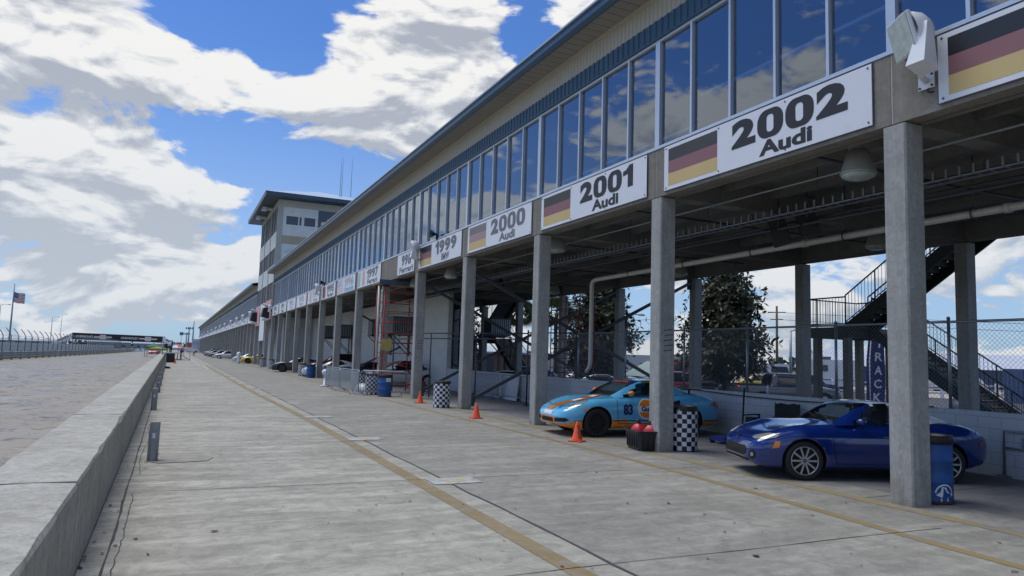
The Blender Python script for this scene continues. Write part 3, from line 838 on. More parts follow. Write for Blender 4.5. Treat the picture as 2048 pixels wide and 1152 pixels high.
# ------------------------------------------------------------------ cars
# car frame: x runs from the nose (0) to the tail (L), y to the right-hand side when looking forward is +y ... left side is -y; z up
def paint(name, c, flake=.0, rough=.28, coat=.8):
    m, nt, out = nt_new(name); N = NT(nt)
    b = N.n("ShaderNodeBsdfPrincipled", ins={'Base Color': (*c,1), 'Roughness': rough, 'Metallic': flake, 'Coat Weight': coat, 'Coat Roughness': .05})
    co = N.n("ShaderNodeTexCoord").outputs['Object']
    f = N.noise(co, 6, 4, .6)
    nt.links.new(N.ramp(f, [(.3, tuple(x*.9 for x in c)), (.7, c)]), b.inputs['Base Color'])
    nt.links.new(N.mapr(f, .3, .8, rough-.06, rough+.1), b.inputs['Roughness'])
    nt.links.new(b.outputs[0], out.inputs[0]); return m
M['tyre'] = mat('tyre', (.017,.017,.018), .8, var=.2, vscale=8)
M['rim_silver'] = mat('rim_silver', (.52,.53,.55), .28, .75)
M['rim_black'] = mat('rim_black', (.012,.012,.013), .35)
M['chrome'] = mat('chrome', (.7,.7,.7), .12, 1.0)
M['car_glass'] = glass('car_glass', (.80,.88,.88), .06, .92, .005, .9)
M['car_glass_dark'] = mat('car_glass_dark', (.012,.014,.017), .05, spec=.7)
M['lamp_clear'] = mat('headlamp_glass', (.34,.35,.31), .12, .2, var=.35, vscale=14, coat=1)
M['lamp_red'] = mat('tail_lamp', (.40,.012,.015), .2, coat=.8)
M['lamp_amber'] = mat('amber_lamp', (.70,.20,.02), .25, coat=.6)
M['brake'] = mat('brake_disc', (.20,.19,.18), .4, .7)
M['interior'] = mat('car_interior', (.016,.016,.018), .75)
M['gap'] = mat('panel_gap', (.006,.006,.007), .8)

def apply_bool(o, cutter):
    md = o.modifiers.new("cut", 'BOOLEAN'); md.operation = 'DIFFERENCE'; md.object = cutter; md.solver = 'EXACT'; md.material_mode = 'INDEX'
    dg = bpy.context.evaluated_depsgraph_get(); dg.update()
    me = bpy.data.meshes.new_from_object(o.evaluated_get(dg))
    o.modifiers.clear(); old = o.data; o.data = me
    bpy.data.meshes.remove(old)
    cm = cutter.data; bpy.data.objects.remove(cutter); bpy.data.meshes.remove(cm)

class Car:
    """P: dict of profile curves; builds the body shell with cut wheel arches and keeps a BVH for things laid on it"""
    def __init__(s, P, root, mats, band=None, stations=64):
        s.P = P; s.root = root
        L = P['L']; zc, zf, zb, w = curve(P['zc']), curve(P['zf']), curve(P['zb']), curve(P['w'])
        s.zc, s.zf, s.zb, s.w = zc, zf, zb, w
        crown = P.get('crown', .55)                    # where the fender crest sits, as a share of the half width
        mb = MB(); rows = []
        for k in range(stations+1):
            u = k/stations
            x = L*(.5-.5*math.cos(math.pi*u))*.55 + L*u*.45
            W, b, f, c = w(x), zb(x), zf(x), zc(x)
            h = max(f-b, .02)
            half = [(0, b), (W*.55, b), (W*.86, b+.005), (W*.955, b+.10*h), (W*.985, b+.30*h), (W, b+.52*h), (W*.99, b+.72*h), (W*.95, b+.87*h),
                    (W*.885, b+.955*h), (W*.78, f), (W*crown, f*.45+c*.55), (W*.28, c*.92+f*.08), (0, c)]
            # smooth the half section (centripetal sampling of a Catmull-Rom through the points)
            pts = []
            for i in range(len(half)-1):
                p0 = half[max(i-1,0)]; p1 = half[i]; p2 = half[i+1]; p3 = half[min(i+2,len(half)-1)]
                if i == 0: p0 = (-half[1][0], half[1][1])
                if i == len(half)-2: p3 = (-half[i][0], half[i][1])
                nn = 1 if i == 0 else 2
                for j in range(nn):
                    t = j/nn
                    q = [.5*((2*p1[e])+(-p0[e]+p2[e])*t+(2*p0[e]-5*p1[e]+4*p2[e]-p3[e])*t*t+(-p0[e]+3*p1[e]-3*p2[e]+p3[e])*t**3) for e in (0,1)]
                    pts.append(q)
            pts.append(half[-1])
            ring = [(x, -a, z) for a, z in pts] + [(x, a, z) for a, z in reversed(pts[1:-1])]
            rows.append(ring)
        def mf(a, b_):
            if band is None: return 0
            p = rows[a][b_]; q = rows[a+1][(b_+1) % len(rows[a])]
            return band((p[0]+q[0])/2, (p[1]+q[1])/2, (p[2]+q[2])/2)
        mb.grid(rows, closed=True, mf=mf)
        for r, rev in ((rows[0], True), (rows[-1], False)):
            c_ = [sum(p[i] for p in r)/len(r) for i in range(3)]
            c_[0] += -.02 if rev else .02
            for i in range(len(r)):
                mb.quad(r[i], r[(i+1) % len(r)], c_, m=0, smooth=True)
        me = mb.mesh('body')
        bm = bmesh.new(); bm.from_mesh(me)
        bmesh.ops.remove_doubles(bm, verts=bm.verts, dist=1e-5)
        bmesh.ops.recalc_face_normals(bm, faces=bm.faces)
        bm.to_mesh(me); bm.free()
        s.bvh = BVHTree.FromPolygons([v.co.copy() for v in me.vertices], [tuple(p.vertices) for p in me.polygons])
        s.body = link('body', me, root, mats)
        s.black_index = len(mats)-1
    def arches(s, axles, r, depth=.27):
        c = MB()
        for x, zz in axles:
            for sg in (-1, 1):
                W = s.w(x); y0 = sg*(W-depth); y1 = sg*(W+.12)
                c.lathe([(r, min(y0,y1)), (r, max(y0,y1))], (x, 0, zz), 'y', 40, m=s.black_index)
        me = c.mesh('cutter')
        bm = bmesh.new(); bm.from_mesh(me); bmesh.ops.remove_doubles(bm, verts=bm.verts, dist=1e-6); bmesh.ops.recalc_face_normals(bm, faces=bm.faces); bm.to_mesh(me); bm.free()
        co = bpy.data.objects.new('cutter', me); col.objects.link(co); co.parent = s.root
        bpy.context.view_layer.update()
        apply_bool(s.body, co)
        for p in s.body.data.polygons: p.use_smooth = p.material_index != s.black_index
    def hit(s, o, d):
        h = s.bvh.ray_cast(Vector(o), Vector(d).normalized())
        return (h[0], h[1]) if h[0] is not None else (None, None)
    def ribbon(s, pts, wid, name, mt, side=-1, view='side', lift=.004, build=True, mb=None):
        """a thin line laid on the body; pts are (x,z) seen from the side or (x,y) seen from above"""
        mb = mb or MB(); rows = []
        P_ = []
        for i in range(len(pts)-1):
            n = max(2, int(math.dist(pts[i], pts[i+1])/.04))
            P_ += [(lerp(pts[i][0], pts[i+1][0], k/n), lerp(pts[i][1], pts[i+1][1], k/n)) for k in range(n)]
        P_.append(pts[-1])
        for k, p in enumerate(P_):
            a = Vector(P_[min(k+1,len(P_)-1)])-Vector(P_[max(k-1,0)]); a.normalize(); nx, ny = -a.y*wid/2, a.x*wid/2
            row = []
            for sg in (-1, 1):
                q = (p[0]+sg*nx, p[1]+sg*ny)
                if view == 'side': h, nrm = s.hit((q[0], side*2, q[1]), (0,-side,0))
                elif view == 'top': h, nrm = s.hit((q[0], q[1], 3), (0,0,-1))
                elif view == 'front': h, nrm = s.hit((-2, q[0], q[1]), (1,0,0))
                else: h, nrm = s.hit((s.P['L']+2, q[0], q[1]), (-1,0,0))
                if h is None: row = None; break
                if nrm.dot(Vector((0,side,0)) if view == 'side' else (Vector((0,0,1)) if view == 'top' else Vector((-1 if view == 'front' else 1,0,0)))) < 0: nrm = -nrm
                row.append(h+nrm*lift)
            if row: rows.append(row)
        if len(rows) > 1: mb.grid(rows, smooth=True)
        return mb.build(name, mt, s.root, fix=False) if build else mb
    def patch(s, poly, name, mt, view='side', side=-1, lift=.006, parent=None, dirv=None, sub=3, holes=None, me=None):
        """a filled outline laid on the body. view side: (x,z); top: (x,y); front/rear: (y,z); oblique: dirv with (u,v) axes"""
        if me is None:
            me = bpy.data.meshes.new(name)
            bm = bmesh.new()
            vs = [bm.verts.new((a, b, 0)) for a, b in poly]
            bm.faces.new(vs)
            bmesh.ops.triangulate(bm, faces=bm.faces)
        else:
            bm = bmesh.new(); bm.from_mesh(me)
            bmesh.ops.triangulate(bm, faces=bm.faces)
        for _ in range(sub):
            bmesh.ops.subdivide_edges(bm, edges=[e for e in bm.edges if e.calc_length() > .03], cuts=1, use_grid_fill=False)
            bmesh.ops.triangulate(bm, faces=bm.faces)
        for v in bm.verts:
            a, b = v.co.x, v.co.y
            if view == 'side': o, d = Vector((a, side*2, b)), Vector((0,-side,0))
            elif view == 'top': o, d = Vector((a, b, 3)), Vector((0,0,-1))
            elif view == 'front': o, d = Vector((-2, a, b)), Vector((1,0,0))
            elif view == 'rear': o, d = Vector((s.P['L']+2, a, b)), Vector((-1,0,0))
            else:
                c, ua, va = dirv
                d = ua.cross(va).normalized(); 
                if d.dot(Vector((2,0,.5))-c) < 0: d = -d
                o = c + ua*a + va*b
            h, n = s.hit(o, d)
            if h is None: h = s.bvh.find_nearest(o + d*(1.2 if view not in ('top',) else 2.2))[0]; n = -d
            if n.dot(d) > 0: n = -n
            v.co = h + n*lift
        bmesh.ops.recalc_face_normals(bm, faces=bm.faces)
        bm2 = bpy.data.meshes.new(name); bm.to_mesh(bm2); bm.free()
        for p in bm2.polygons: p.use_smooth = True
        return link(name, bm2, parent or s.root, [mt])
    def lettering(s, name, txt, size, x, z, mt, side=-1, bold=.03, sx=1.0, view='side', lift=.005):
        me = text_mesh(txt, size, bold, sx)
        for v in me.vertices:
            a, b = v.co.x, v.co.y
            if view == 'side': v.co = ((x + a*(1 if side < 0 else -1)), z + b, 0)
            elif view == 'front': v.co = (x - a, z + b, 0)
        return s.patch(None, name, mt, view, side, lift, sub=2, me=me)

def wheel(root, x, y, r, wid, side, rim_mat, spokes, rim_r=.72, style='ten'):
    """tyre with rim and brake disc as sub-parts; side -1/+1 is the outer face direction in y"""
    t = MB(); hw = wid/2
    t.lathe([(r*.70,-hw*.80),(r*.86,-hw),(r*.955,-hw*.93),(r*.992,-hw*.72),(r,-hw*.35),(r,hw*.35),(r*.992,hw*.72),(r*.955,hw*.93),(r*.86,hw),(r*.70,hw*.80),(r*.69,0),(r*.70,-hw*.80)], (0,0,0), 'y', 40)
    o = t.build('wheel', M['tyre'], root); o.location = (x, y, r)
    m = MB(); R_ = r*rim_r; f = side*hw
    pr = [(R_*1.0,-.02),(R_*1.0,.86),(R_*.955,.90),(R_*.93,.80),(R_*.92,-.02)]
    m.lathe([(a, b*f) for a, b in pr], (0,0,0), 'y', 40)
    m.lathe([(R_*.20, .35*f),(R_*.22,.74*f),(R_*.12,.80*f),(0.001,.80*f)], (0,0,0), 'y', 20)
    for k in range(spokes):
        a = 2*math.pi*k/spokes
        for off in ((-.10,.10) if style == 'twin' else (0,)):
            c0 = (R_*.16*math.cos(a+off*1.5), .74*f, R_*.16*math.sin(a+off*1.5)); c1 = (R_*.95*math.cos(a+off), .78*f, R_*.95*math.sin(a+off))
            m.bar(c0, c1, R_*(.13 if style == 'ten' else (.09 if style == 'twin' else .2)), .018, up=(0,1,0))
    for k in range(5):
        a = 2*math.pi*k/5+.3; m.lathe([(.011,.78*f),(.011,.84*f),(.001,.84*f)], (R_*.165*math.cos(a),0,R_*.165*math.sin(a)), 'y', 6)
    m.build('rim', rim_mat, o)
    b = MB(); b.lathe([(R_*.18,.30*f),(R_*.74,.30*f),(R_*.74,.22*f),(R_*.18,.22*f)], (0,0,0), 'y', 30); b.build('brake_disc', M['brake'], o)
    return o

def cabin(root, K, glass_m, roof_m, pillar_m, name_roof='roof', banner=None):
    """windscreen, side windows, roof and back window from a loft; K: dict of keys"""
    # stations along x: (x, z, half width at top, half width at belt, belt z)
    st = K['st']; nx = 34
    X = [p[0] for p in st]
    fz, fw, fb, fbz = [curve([(p[0], p[i]) for p in st]) for i in (1,2,3,4)]
    x0, x1 = X[0], X[-1]
    rows = []; xs = []
    for k in range(nx+1):
        x = lerp(x0, x1, k/nx); xs.append(x)
        z, wt, wb, bz = fz(x), fw(x), fb(x), fbz(x)
        z = max(z, bz+.004)
        half = [(wb, bz-.02), (lerp(wb,wt,.30), lerp(bz,z,.30)), (lerp(wb,wt,.60), lerp(bz,z,.60)), (lerp(wb,wt,.86), lerp(bz,z,.86)), (wt*.97, lerp(bz,z,.955)), (wt*.86, lerp(bz,z,.985)), (wt*.55, z), (0, z+.006)]
        rows.append([(x,-a,b) for a, b in half]+[(x,a,b) for a, b in reversed(half[:-1])])
    ws0, ws1, rw0, rw1 = K['ws'][0], K['ws'][1], K['rw'][0], K['rw'][1]
    sa, sb = K['side']                       # side glass from x=sa to x=sb along the belt
    parts = {'roof': MB(), 'windscreen': MB(), 'rear_window': MB(), 'side_window_l': MB(), 'side_window_r': MB(), 'pillar': MB()}
    n = len(rows[0])
    for a in range(nx):
        xm = (xs[a]+xs[a+1])/2
        for b in range(n-1):
            bb = min(b, n-2-b)               # 0 lowest strip .. 6 centre strip
            q = [rows[a][b], rows[a][b+1], rows[a+1][b+1], rows[a+1][b]]
            zrel = bb
            if ws0 <= xm <= ws1 and bb >= 4: key = 'windscreen'
            elif rw0 <= xm <= rw1 and bb >= 4: key = 'rear_window'
            elif bb <= 3 and sa + K.get('rake', .16)*bb <= xm <= sb - K.get('rrake', .1)*bb: key = 'side_window_l' if b < n/2 else 'side_window_r'
            elif xm < ws1 + .02 or bb <= 3 and xm < K.get('pillar_end', sb): key = 'pillar'
            else: key = 'roof'
            parts[key].quad(*q, smooth=True)
    out = {}
    for key, mb in parts.items():
        if not mb.f: continue
        nm = {'side_window_l': 'side_window', 'side_window_r': 'side_window', 'roof': name_roof, 'pillar': 'window_frame'}.get(key, key)
        me = mb.mesh(nm)
        bm = bmesh.new(); bm.from_mesh(me); bmesh.ops.remove_doubles(bm, verts=bm.verts, dist=1e-5); bmesh.ops.recalc_face_normals(bm, faces=bm.faces); bm.to_mesh(me); bm.free()
        for p in me.polygons: p.use_smooth = True
        out[key] = link(nm, me, root, [glass_m if 'win' in key and key != 'window_frame' else (roof_m if key == 'roof' else pillar_m)])
    out['rows'] = rows; out['xs'] = xs
    return out

def mirror_part(root, x, y, z, side, mt):
    m = MB()
    rows = []
    for k in range(9):
        t = k/8; r = math.sin(math.pi*min(max(t*.92+.04,0),1))**.6
        rows.append([(x-.07+.15*t, y+side*(.10+.085*math.cos(a)*r), z+.062*math.sin(a)*r) for a in [2*math.pi*j/14 for j in range(14)]])
    m.grid(rows, closed=True); m.quad(*reversed(rows[0])); m.quad(*rows[-1])
    m.bar((x+.02,y,z-.05), (x,y+side*.08,z-.02), .05, .03)
    return m.build('mirror', mt, root)

def seats(root, x, zb, wide=.36, mt=None, top=.30):
    for sg in (-1, 1):
        m = MB()
        m.prism([(x, sg*wide-.17, zb-.25),(x+.10, sg*wide-.17, zb-.25),(x+.20, sg*wide-.15, zb+top*.6),(x+.13, sg*wide-.15, zb+top*.6)], (0,.34,0))
        m.prism([(x+.14, sg*wide-.10, zb+top*.6),(x+.22, sg*wide-.10, zb+top*.6),(x+.24, sg*wide-.09, zb+top),(x+.16, sg*wide-.09, zb+top)], (0,.19,0))
        m.build('seat', mt or M['interior'], root)

def steering(root, x, y, z):
    m = MB(); c = Vector((x,y,z)); pts = [c+Vector((.07*math.sin(a), .18*math.cos(a), .17*math.sin(a))) for a in [2*math.pi*j/20 for j in range(20)]]
    m.tube(pts, .016, 6, closed=True); m.bar(c+Vector((0,-.17,0)), c+Vector((0,.17,0)), .03, .02); m.bar(c, c+Vector((-.25,0,-.08)), .04)
    m.build('steering_wheel', M['black'], root)

# ---------------- the pale blue and orange coupe
def blue_orange_car():
    L = 4.32
    P = dict(L=L,
        zc=[(0,.50),(.06,.585),(.25,.665),(.6,.745),(1.0,.83),(1.35,.905),(1.6,.93),(2.7,.96),(3.2,1.0),(3.6,.985),(4.0,.915),(4.22,.82),(4.32,.70)],
        zf=[(0,.46),(.06,.55),(.25,.665),(.6,.80),(.86,.845),(1.2,.865),(1.6,.885),(2.4,.90),(2.9,.945),(3.3,.965),(3.7,.935),(4.1,.84),(4.25,.74),(4.32,.62)],
        zb=[(0,.31),(.1,.22),(.35,.175),(.8,.17),(1.4,.18),(2.9,.19),(3.6,.21),(4.1,.27),(4.32,.36)],
        w=[(0,.44),(.04,.60),(.14,.735),(.32,.815),(.6,.86),(.86,.885),(1.3,.865),(1.9,.85),(2.6,.865),(3.25,.90),(3.7,.865),(4.0,.79),(4.2,.67),(4.32,.50)])
    root = thing('race_coupe', BOX_POS, 'pale blue race coupe with orange sills and the number 83 on its door', 'race car', BOX_ROT)
    sub = bpy.data.objects
    blue = paint('gulf_blue', (.12,.47,.74), 0, .22); orange = paint('race_orange', (.82,.25,.02), 0, .25)
    def band(x, y, z):
        lim = .355 if x > .5 else .30 + .05*max(0,(x-.1)/.4)
        return 1 if z < lim and z > -1 else 0
    c = Car(P, root, [blue, orange, M['gap']], band, 84)
    fx, rx, r = .845, 3.26, .318
    c.arches([(fx, r), (rx, r)], .365)
    for x, wd in ((fx,.235),(rx,.255)):
        for sg in (-1,1):
            wheel(root, x, sg*(c.w(x)-.02-wd/2), r, wd, sg, M['rim_black'], 10, .70, 'twin')
    # black pinstripe over the orange
    for sg in (-1, 1):
        c.ribbon([(.30,.345),(.47,.362)], .018, 'pinstripe', M['gap'], sg)
        c.ribbon([(1.225,.363),(2.88,.363)], .02, 'pinstripe', M['gap'], sg)
        c.ribbon([(3.64,.363),(4.18,.363)], .02, 'pinstripe', M['gap'], sg)
        # door
        c.ribbon([(1.36,.87),(1.335,.70),(1.34,.5),(1.37,.30)], .012, 'door_gap', M['gap'], sg)
        c.ribbon([(2.52,.90),(2.55,.70),(2.50,.45),(2.40,.30)], .012, 'door_gap', M['gap'], sg)
        c.ribbon([(1.37,.30),(2.40,.30)], .008, 'door_gap', M['gap'], sg)
        c.patch([(.47,.60),(.70,.605),(.70,.645),(.47,.64)] if False else [(.50,.585),(.62,.60),(.62,.64),(.50,.625)], 'side_marker', orange, 'side', sg)
        c.patch([(2.66,.62),(2.98,.66),(2.98,.84),(2.74,.78)], 'air_intake', M['gap'], 'side', sg)
        c.lettering('number', '83', .30, 1.62, .60, M['navy'], sg, .055, .82)
        # round emblem: orange disc halves, white ring and white band with navy letters
        cx, cz = 2.10, .63
        def disc(rad, z0=None, z1=None):
            pts = []
            for k in range(48):
                a = 2*math.pi*k/48; xx, zz = rad*math.cos(a), rad*math.sin(a)
                if z0 is not None: zz = min(max(zz, z0), z1)
                pts.append((cx+xx, cz+zz))
            return pts
        c.patch(disc(.235), 'emblem', M['decal_white'], 'side', sg, .004)
        c.patch([p for p in disc(.205, .065, .5)], 'emblem', orange, 'side', sg, .006)
        c.patch([p for p in disc(.205, -.5, -.075)], 'emblem', orange, 'side', sg, .006)
        c.lettering('emblem_letters', 'Gulf', .155, cx, cz-.005, M['navy'], sg, .045, 1.05, lift=.007)
        # headlamp, laid on seen from ahead and beside
        ua = Vector((.80, sg*.52, .30)).normalized(); 
        dv = Vector((.55, -sg*.62, -.56)).normalized(); va = (ua.cross(dv)).normalized(); va = va if va.z > 0 else -va
        ua = (dv.cross(va)).normalized(); ua = ua if ua.x > 0 else -ua
        c0 = Vector((.42, sg*.66, .70)) - dv*1.5
        c.patch([(-.27,-.085),(-.15,-.115),(.02,-.105),(.16,-.03),(.27,.085),(.20,.095),(.02,.075),(-.15,.02)], 'headlight', M['lamp_clear'], 'obl', sg, .006, dirv=(c0, ua, va))
        c.ribbon([(.10,.60),(.30,.655),(.62,.74)], .0, 'x', M['gap'], sg, build=False)
    # bonnet stripe, black edged
    for y0, y1, mt, lf in ((-.20,.20,M['navy'],.004),(-.165,.165,orange,.0065)):
        pts = [(.045,y0*.8),(.045,y1*.8),(.5,y1),(1.0,y1),(1.38,y1),(1.38,y0),(1.0,y0),(.5,y0)]
        c.patch(pts, 'bonnet_stripe', mt, 'top', lift=lf, sub=4)
    c.ribbon([(.30,-.62),(.22,-.3),(.20,0),(.22,.3),(.30,.62)], .014, 'bonnet_gap', M['gap'], view='top', lift=.008)
    c.ribbon([(1.32,-.70),(1.0,-.70),(.62,-.66),(.30,-.62)], .010, 'bonnet_gap', M['gap'], view='top', lift=.008)
    c.patch([(.62,-.10),(.62,.10),(.86,.10),(.86,-.10)], 'bonnet_badge', M['decal_white'], 'top', lift=.009)
    c.patch([(1.08,-.11),(1.08,.11),(1.22,.11),(1.22,-.11)], 'bonnet_badge', M['decal_white'], 'top', lift=.009)
    me = text_mesh('F', .15, .05)
    for v in me.vertices: v.co = (.18 - v.co.y, -.36 + -v.co.x*-1, 0)
    c.patch(None, 'letter', M['navy'], 'top', lift=.007, me=me, sub=1)
    # nose: number plate blank, centre and side grilles framed orange
    c.patch([(-.22,.455),(.22,.455),(.22,.535),(-.22,.535)], 'plate', M['decal_white'], 'front')
    c.patch([(-.30,.30),(.30,.30),(.33,.345),(.30,.395),(-.30,.395),(-.33,.345)], 'grille', M['gap'], 'front', lift=.008)
    for sg in (-1, 1):
        c.patch([(sg*.40,.315),(sg*.70,.33),(sg*.76,.37),(sg*.72,.415),(sg*.42,.405),(sg*.37,.36)], 'grille', M['gap'], 'front', lift=.008)
    c.patch([(-.36,.275),(.36,.275),(.40,.345),(.36,.42),(-.36,.42),(-.40,.345)], 'grille_surround', orange, 'front', lift=.005)
    # tail lamps
    for sg in (-1, 1):
        c.patch([(3.92,.70),(4.20,.64),(4.24,.72),(4.12,.80),(3.98,.80)], 'tail_light', M['lamp_red'], 'side', sg)
        c.patch([(3.82,.70),(3.92,.70),(3.98,.80),(3.90,.80)], 'turn_signal', M['lamp_clear'], 'side', sg)
    K = dict(st=[(1.30,.90,.55,.70,.885),(1.55,1.045,.60,.755,.895),(1.85,1.19,.60,.775,.90),(2.08,1.262,.585,.78,.91),(2.40,1.285,.575,.78,.925),(2.75,1.25,.565,.77,.95),(3.05,1.14,.55,.73,.97),(3.38,1.0,.46,.62,.985)],
             ws=(1.30,2.02), rw=(2.86,3.30), side=(1.56,2.72), rake=.17, rrake=.10)
    cb = cabin(root, K, M['car_glass'], blue, blue)
    # sun strip across the top of the windscreen, with orange lettering
    fz = curve([(p[0], p[1]) for p in K['st']]); fwd = curve([(p[0], p[2]) for p in K['st']])
    m = MB(); rows = []
    for k in range(7):
        x = 1.80+.235*k/6; rows.append([(x-.012, lerp(-1,1,j/16)*fwd(x)*.965, fz(x)+.010-.035*abs(lerp(-1,1,j/16))**6) for j in range(17)])
    m.grid(rows); so = m.build('sun_strip', M['navy'], root, fix=False)
    me = text_mesh('SPEEDWORKS' if False else 'RACING', .17, .05, 1.15)
    for v in me.vertices:
        x = 1.915 - v.co.y*.9; v.co = (x-.018, -v.co.x*-1 if False else v.co.x*-1*-1, fz(x)+.017)
    for v in me.vertices: v.co.y = -v.co.y if False else v.co.y
    link('strip_letters', me, root, [orange])
    # cage, seats, wheel, dash
    m = MB(); yel = mat('cage_yellow', (.50,.36,.05), .5)
    for sg in (-1,1):
        m.tube([(1.48,sg*.66,.90),(1.98,sg*.56,1.20),(2.30,sg*.54,1.235),(2.62,sg*.54,1.21),(2.66,sg*.62,.92)], .022, 7)
    m.tube([(2.62,-.54,1.21),(2.62,.54,1.21)], .022, 7); m.tube([(1.98,-.56,1.20),(1.98,.56,1.20)], .022, 7); m.tube([(2.64,-.56,1.16),(2.66,.60,.93)], .02, 7)
    m.build('roll_cage', yel, root)
    m = MB(); m.prism([(1.40,-.68,.88),(1.74,-.68,.88),(1.72,-.68,.98),(1.58,-.68,.985)], (0,1.36,0)); m.build('dashboard', M['interior'], root)
    seats(root, 2.25, .93); steering(root, 1.86, -.36, 1.0)
    for sg in (-1,1): mirror_part(root, 1.66, sg*.80, .985, sg, orange)
    m = MB(); m.box(3.30,-.55,1.06,3.78,.55,1.085); m.box(3.5,-.45,.97,3.54,-.42,1.06); m.box(3.5,.42,.97,3.54,.45,1.06); m.build('rear_wing', M['black'], root)
    m = MB(); m.tube([(1.40,-.30,.935),(1.52,.35,.99)], .012, 5); m.tube([(1.40,.25,.935),(1.5,.60,.985)], .012, 5); m.build('wiper', M['black'], root)
    return root

# ---------------- the dark blue roadster with its white hard top
def blue_roadster():
    L = 3.995
    P = dict(L=L,
        zc=[(0,.50),(.05,.60),(.2,.68),(.5,.765),(.9,.84),(1.3,.905),(1.55,.925),(2.6,.93),(3.0,.965),(3.4,.955),(3.75,.905),(3.93,.82),(3.995,.72)],
        zf=[(0,.46),(.05,.56),(.2,.665),(.5,.79),(.83,.86),(1.15,.865),(1.6,.865),(2.4,.875),(2.8,.925),(3.13,.945),(3.45,.92),(3.75,.845),(3.92,.76),(3.995,.66)],
        zb=[(0,.30),(.08,.22),(.3,.17),(.8,.165),(1.3,.175),(2.7,.185),(3.4,.21),(3.8,.28),(3.995,.38)],
        w=[(0,.46),(.04,.60),(.12,.715),(.28,.79),(.55,.835),(.83,.865),(1.15,.85),(1.6,.825),(2.3,.83),(2.8,.85),(3.14,.868),(3.5,.835),(3.75,.765),(3.92,.66),(3.995,.52)])
    root = thing('roadster', MX_POS, 'dark blue open sports car with a white hard top and silver ten spoke wheels', 'sports car', MX_ROT)
    body = paint('deep_blue', (.002,.022,.165), .0, .14, 1.0); white = paint('hardtop_white', (.70,.72,.76), 0, .3)
    c = Car(P, root, [body, body, M['gap']], None, 84)
    fx, rx, r = .82, 3.15, .308
    c.arches([(fx, r), (rx, r)], .352)
    for x in (fx, rx):
        for sg in (-1,1):
            wheel(root, x, sg*(c.w(x)-.025-.103), r, .206, sg, M['rim_silver'], 10, .735, 'ten')
    for sg in (-1,1):
        c.ribbon([(1.30,.845),(1.285,.65),(1.30,.45),(1.35,.27)], .010, 'door_gap', M['gap'], sg)
        c.ribbon([(2.36,.86),(2.42,.65),(2.38,.42),(2.30,.27)], .010, 'door_gap', M['gap'], sg)
        c.ribbon([(1.35,.27),(2.30,.27)], .008, 'door_gap', M['gap'], sg)
        c.patch([(2.10,.69),(2.26,.695),(2.27,.725),(2.11,.72)], 'door_handle', M['chrome'], 'side', sg, .012)
        c.patch([(.30,.49),(.41,.505),(.43,.60),(.35,.60)], 'side_marker', M['lamp_amber'], 'side', sg, .007)
        c.patch([(3.72,.60),(3.79,.60),(3.79,.655),(3.72,.655)], 'side_marker', M['lamp_red'], 'side', sg, .007)
        c.patch([(3.66,.78),(3.84,.74),(3.90,.79),(3.76,.85)], 'tail_light', M['lamp_clear'], 'side', sg, .007)
        dv = Vector((.72, -sg*.58, -.38)).normalized(); ua = Vector((0,0,1)).cross(dv).normalized(); ua = ua if ua.x > 0 else -ua
        va = ua.cross(dv).normalized(); va = va if va.z > 0 else -va
        c0 = Vector((.24, sg*.62, .665)) - dv*1.5
        c.patch([(-.22,-.035),(-.12,-.075),(.06,-.07),(.20,-.01),(.24,.045),(.10,.06),(-.10,.04),(-.20,.0)], 'headlight', M['lamp_clear'], 'obl', sg, .006, dirv=(c0, ua, va))
        c0 = Vector((.12, sg*.55, .33)) - dv*1.5
        c.patch([(.075*math.cos(6.283*k/18), .065*math.sin(6.283*k/18)) for k in range(18)], 'fog_lamp_recess', M['gap'], 'obl', sg, .005, dirv=(c0, ua, va))
        c.patch([(.032*math.cos(6.283*k/16), .030*math.sin(6.283*k/16)) for k in range(16)], 'fog_lamp', M['lamp_clear'], 'obl', sg, .009, dirv=(c0, ua, va))
    c.patch([(-.38,.33),(.38,.33),(.46,.38),(.47,.44),(.40,.485),(-.40,.485),(-.47,.44),(-.46,.38)], 'grille', M['gap'], 'front', lift=.006)
    c.patch([(-.5,.255),(.5,.255),(.54,.275),(.5,.292),(-.5,.292),(-.54,.275)], 'grille', M['gap'], 'front', lift=.006)
    pts = [(.062*math.cos(6.283*k/24), .59+.045*math.sin(6.283*k/24)) for k in range(24)]
    c.patch(pts, 'badge', M['chrome'], 'front', lift=.008)
    pts = [(.045*math.cos(6.283*k/24), .592+.028*math.sin(6.283*k/24)) for k in range(24)]
    c.patch(pts, 'badge', body, 'front', lift=.010)
    c.ribbon([(.12,-.50),(.09,-.25),(.085,0),(.09,.25),(.12,.50)], .010, 'bonnet_gap', M['gap'], view='top', lift=.006)
    c.ribbon([(.12,-.50),(.45,-.63),(.9,-.66),(1.30,-.70)], .010, 'bonnet_gap', M['gap'], view='top', lift=.006)
    c.ribbon([(.12,.50),(.45,.63),(.9,.66),(1.30,.70)], .010, 'bonnet_gap', M['gap'], view='top', lift=.006)
    K = dict(st=[(1.38,.91,.60,.74,.885),(1.58,1.035,.61,.75,.895),(1.82,1.17,.605,.75,.90),(2.02,1.232,.59,.75,.90),(2.28,1.25,.58,.745,.905),(2.62,1.22,.57,.74,.92),(2.95,1.11,.55,.71,.935),(3.32,.975,.47,.62,.95)],
             ws=(1.38,1.99), rw=(2.82,3.22), side=(1.66,2.50), rake=.13, rrake=.06, pillar_end=2.02)
    cabin(root, K, M['car_glass'], white, body, 'hard_top')
    m = MB(); m.prism([(1.48,-.66,.87),(1.78,-.66,.87),(1.74,-.66,.955),(1.62,-.66,.96)], (0,1.32,0)); m.build('dashboard', M['interior'], root)
    seats(root, 2.15, .90); steering(root, 1.88, -.34, .97)
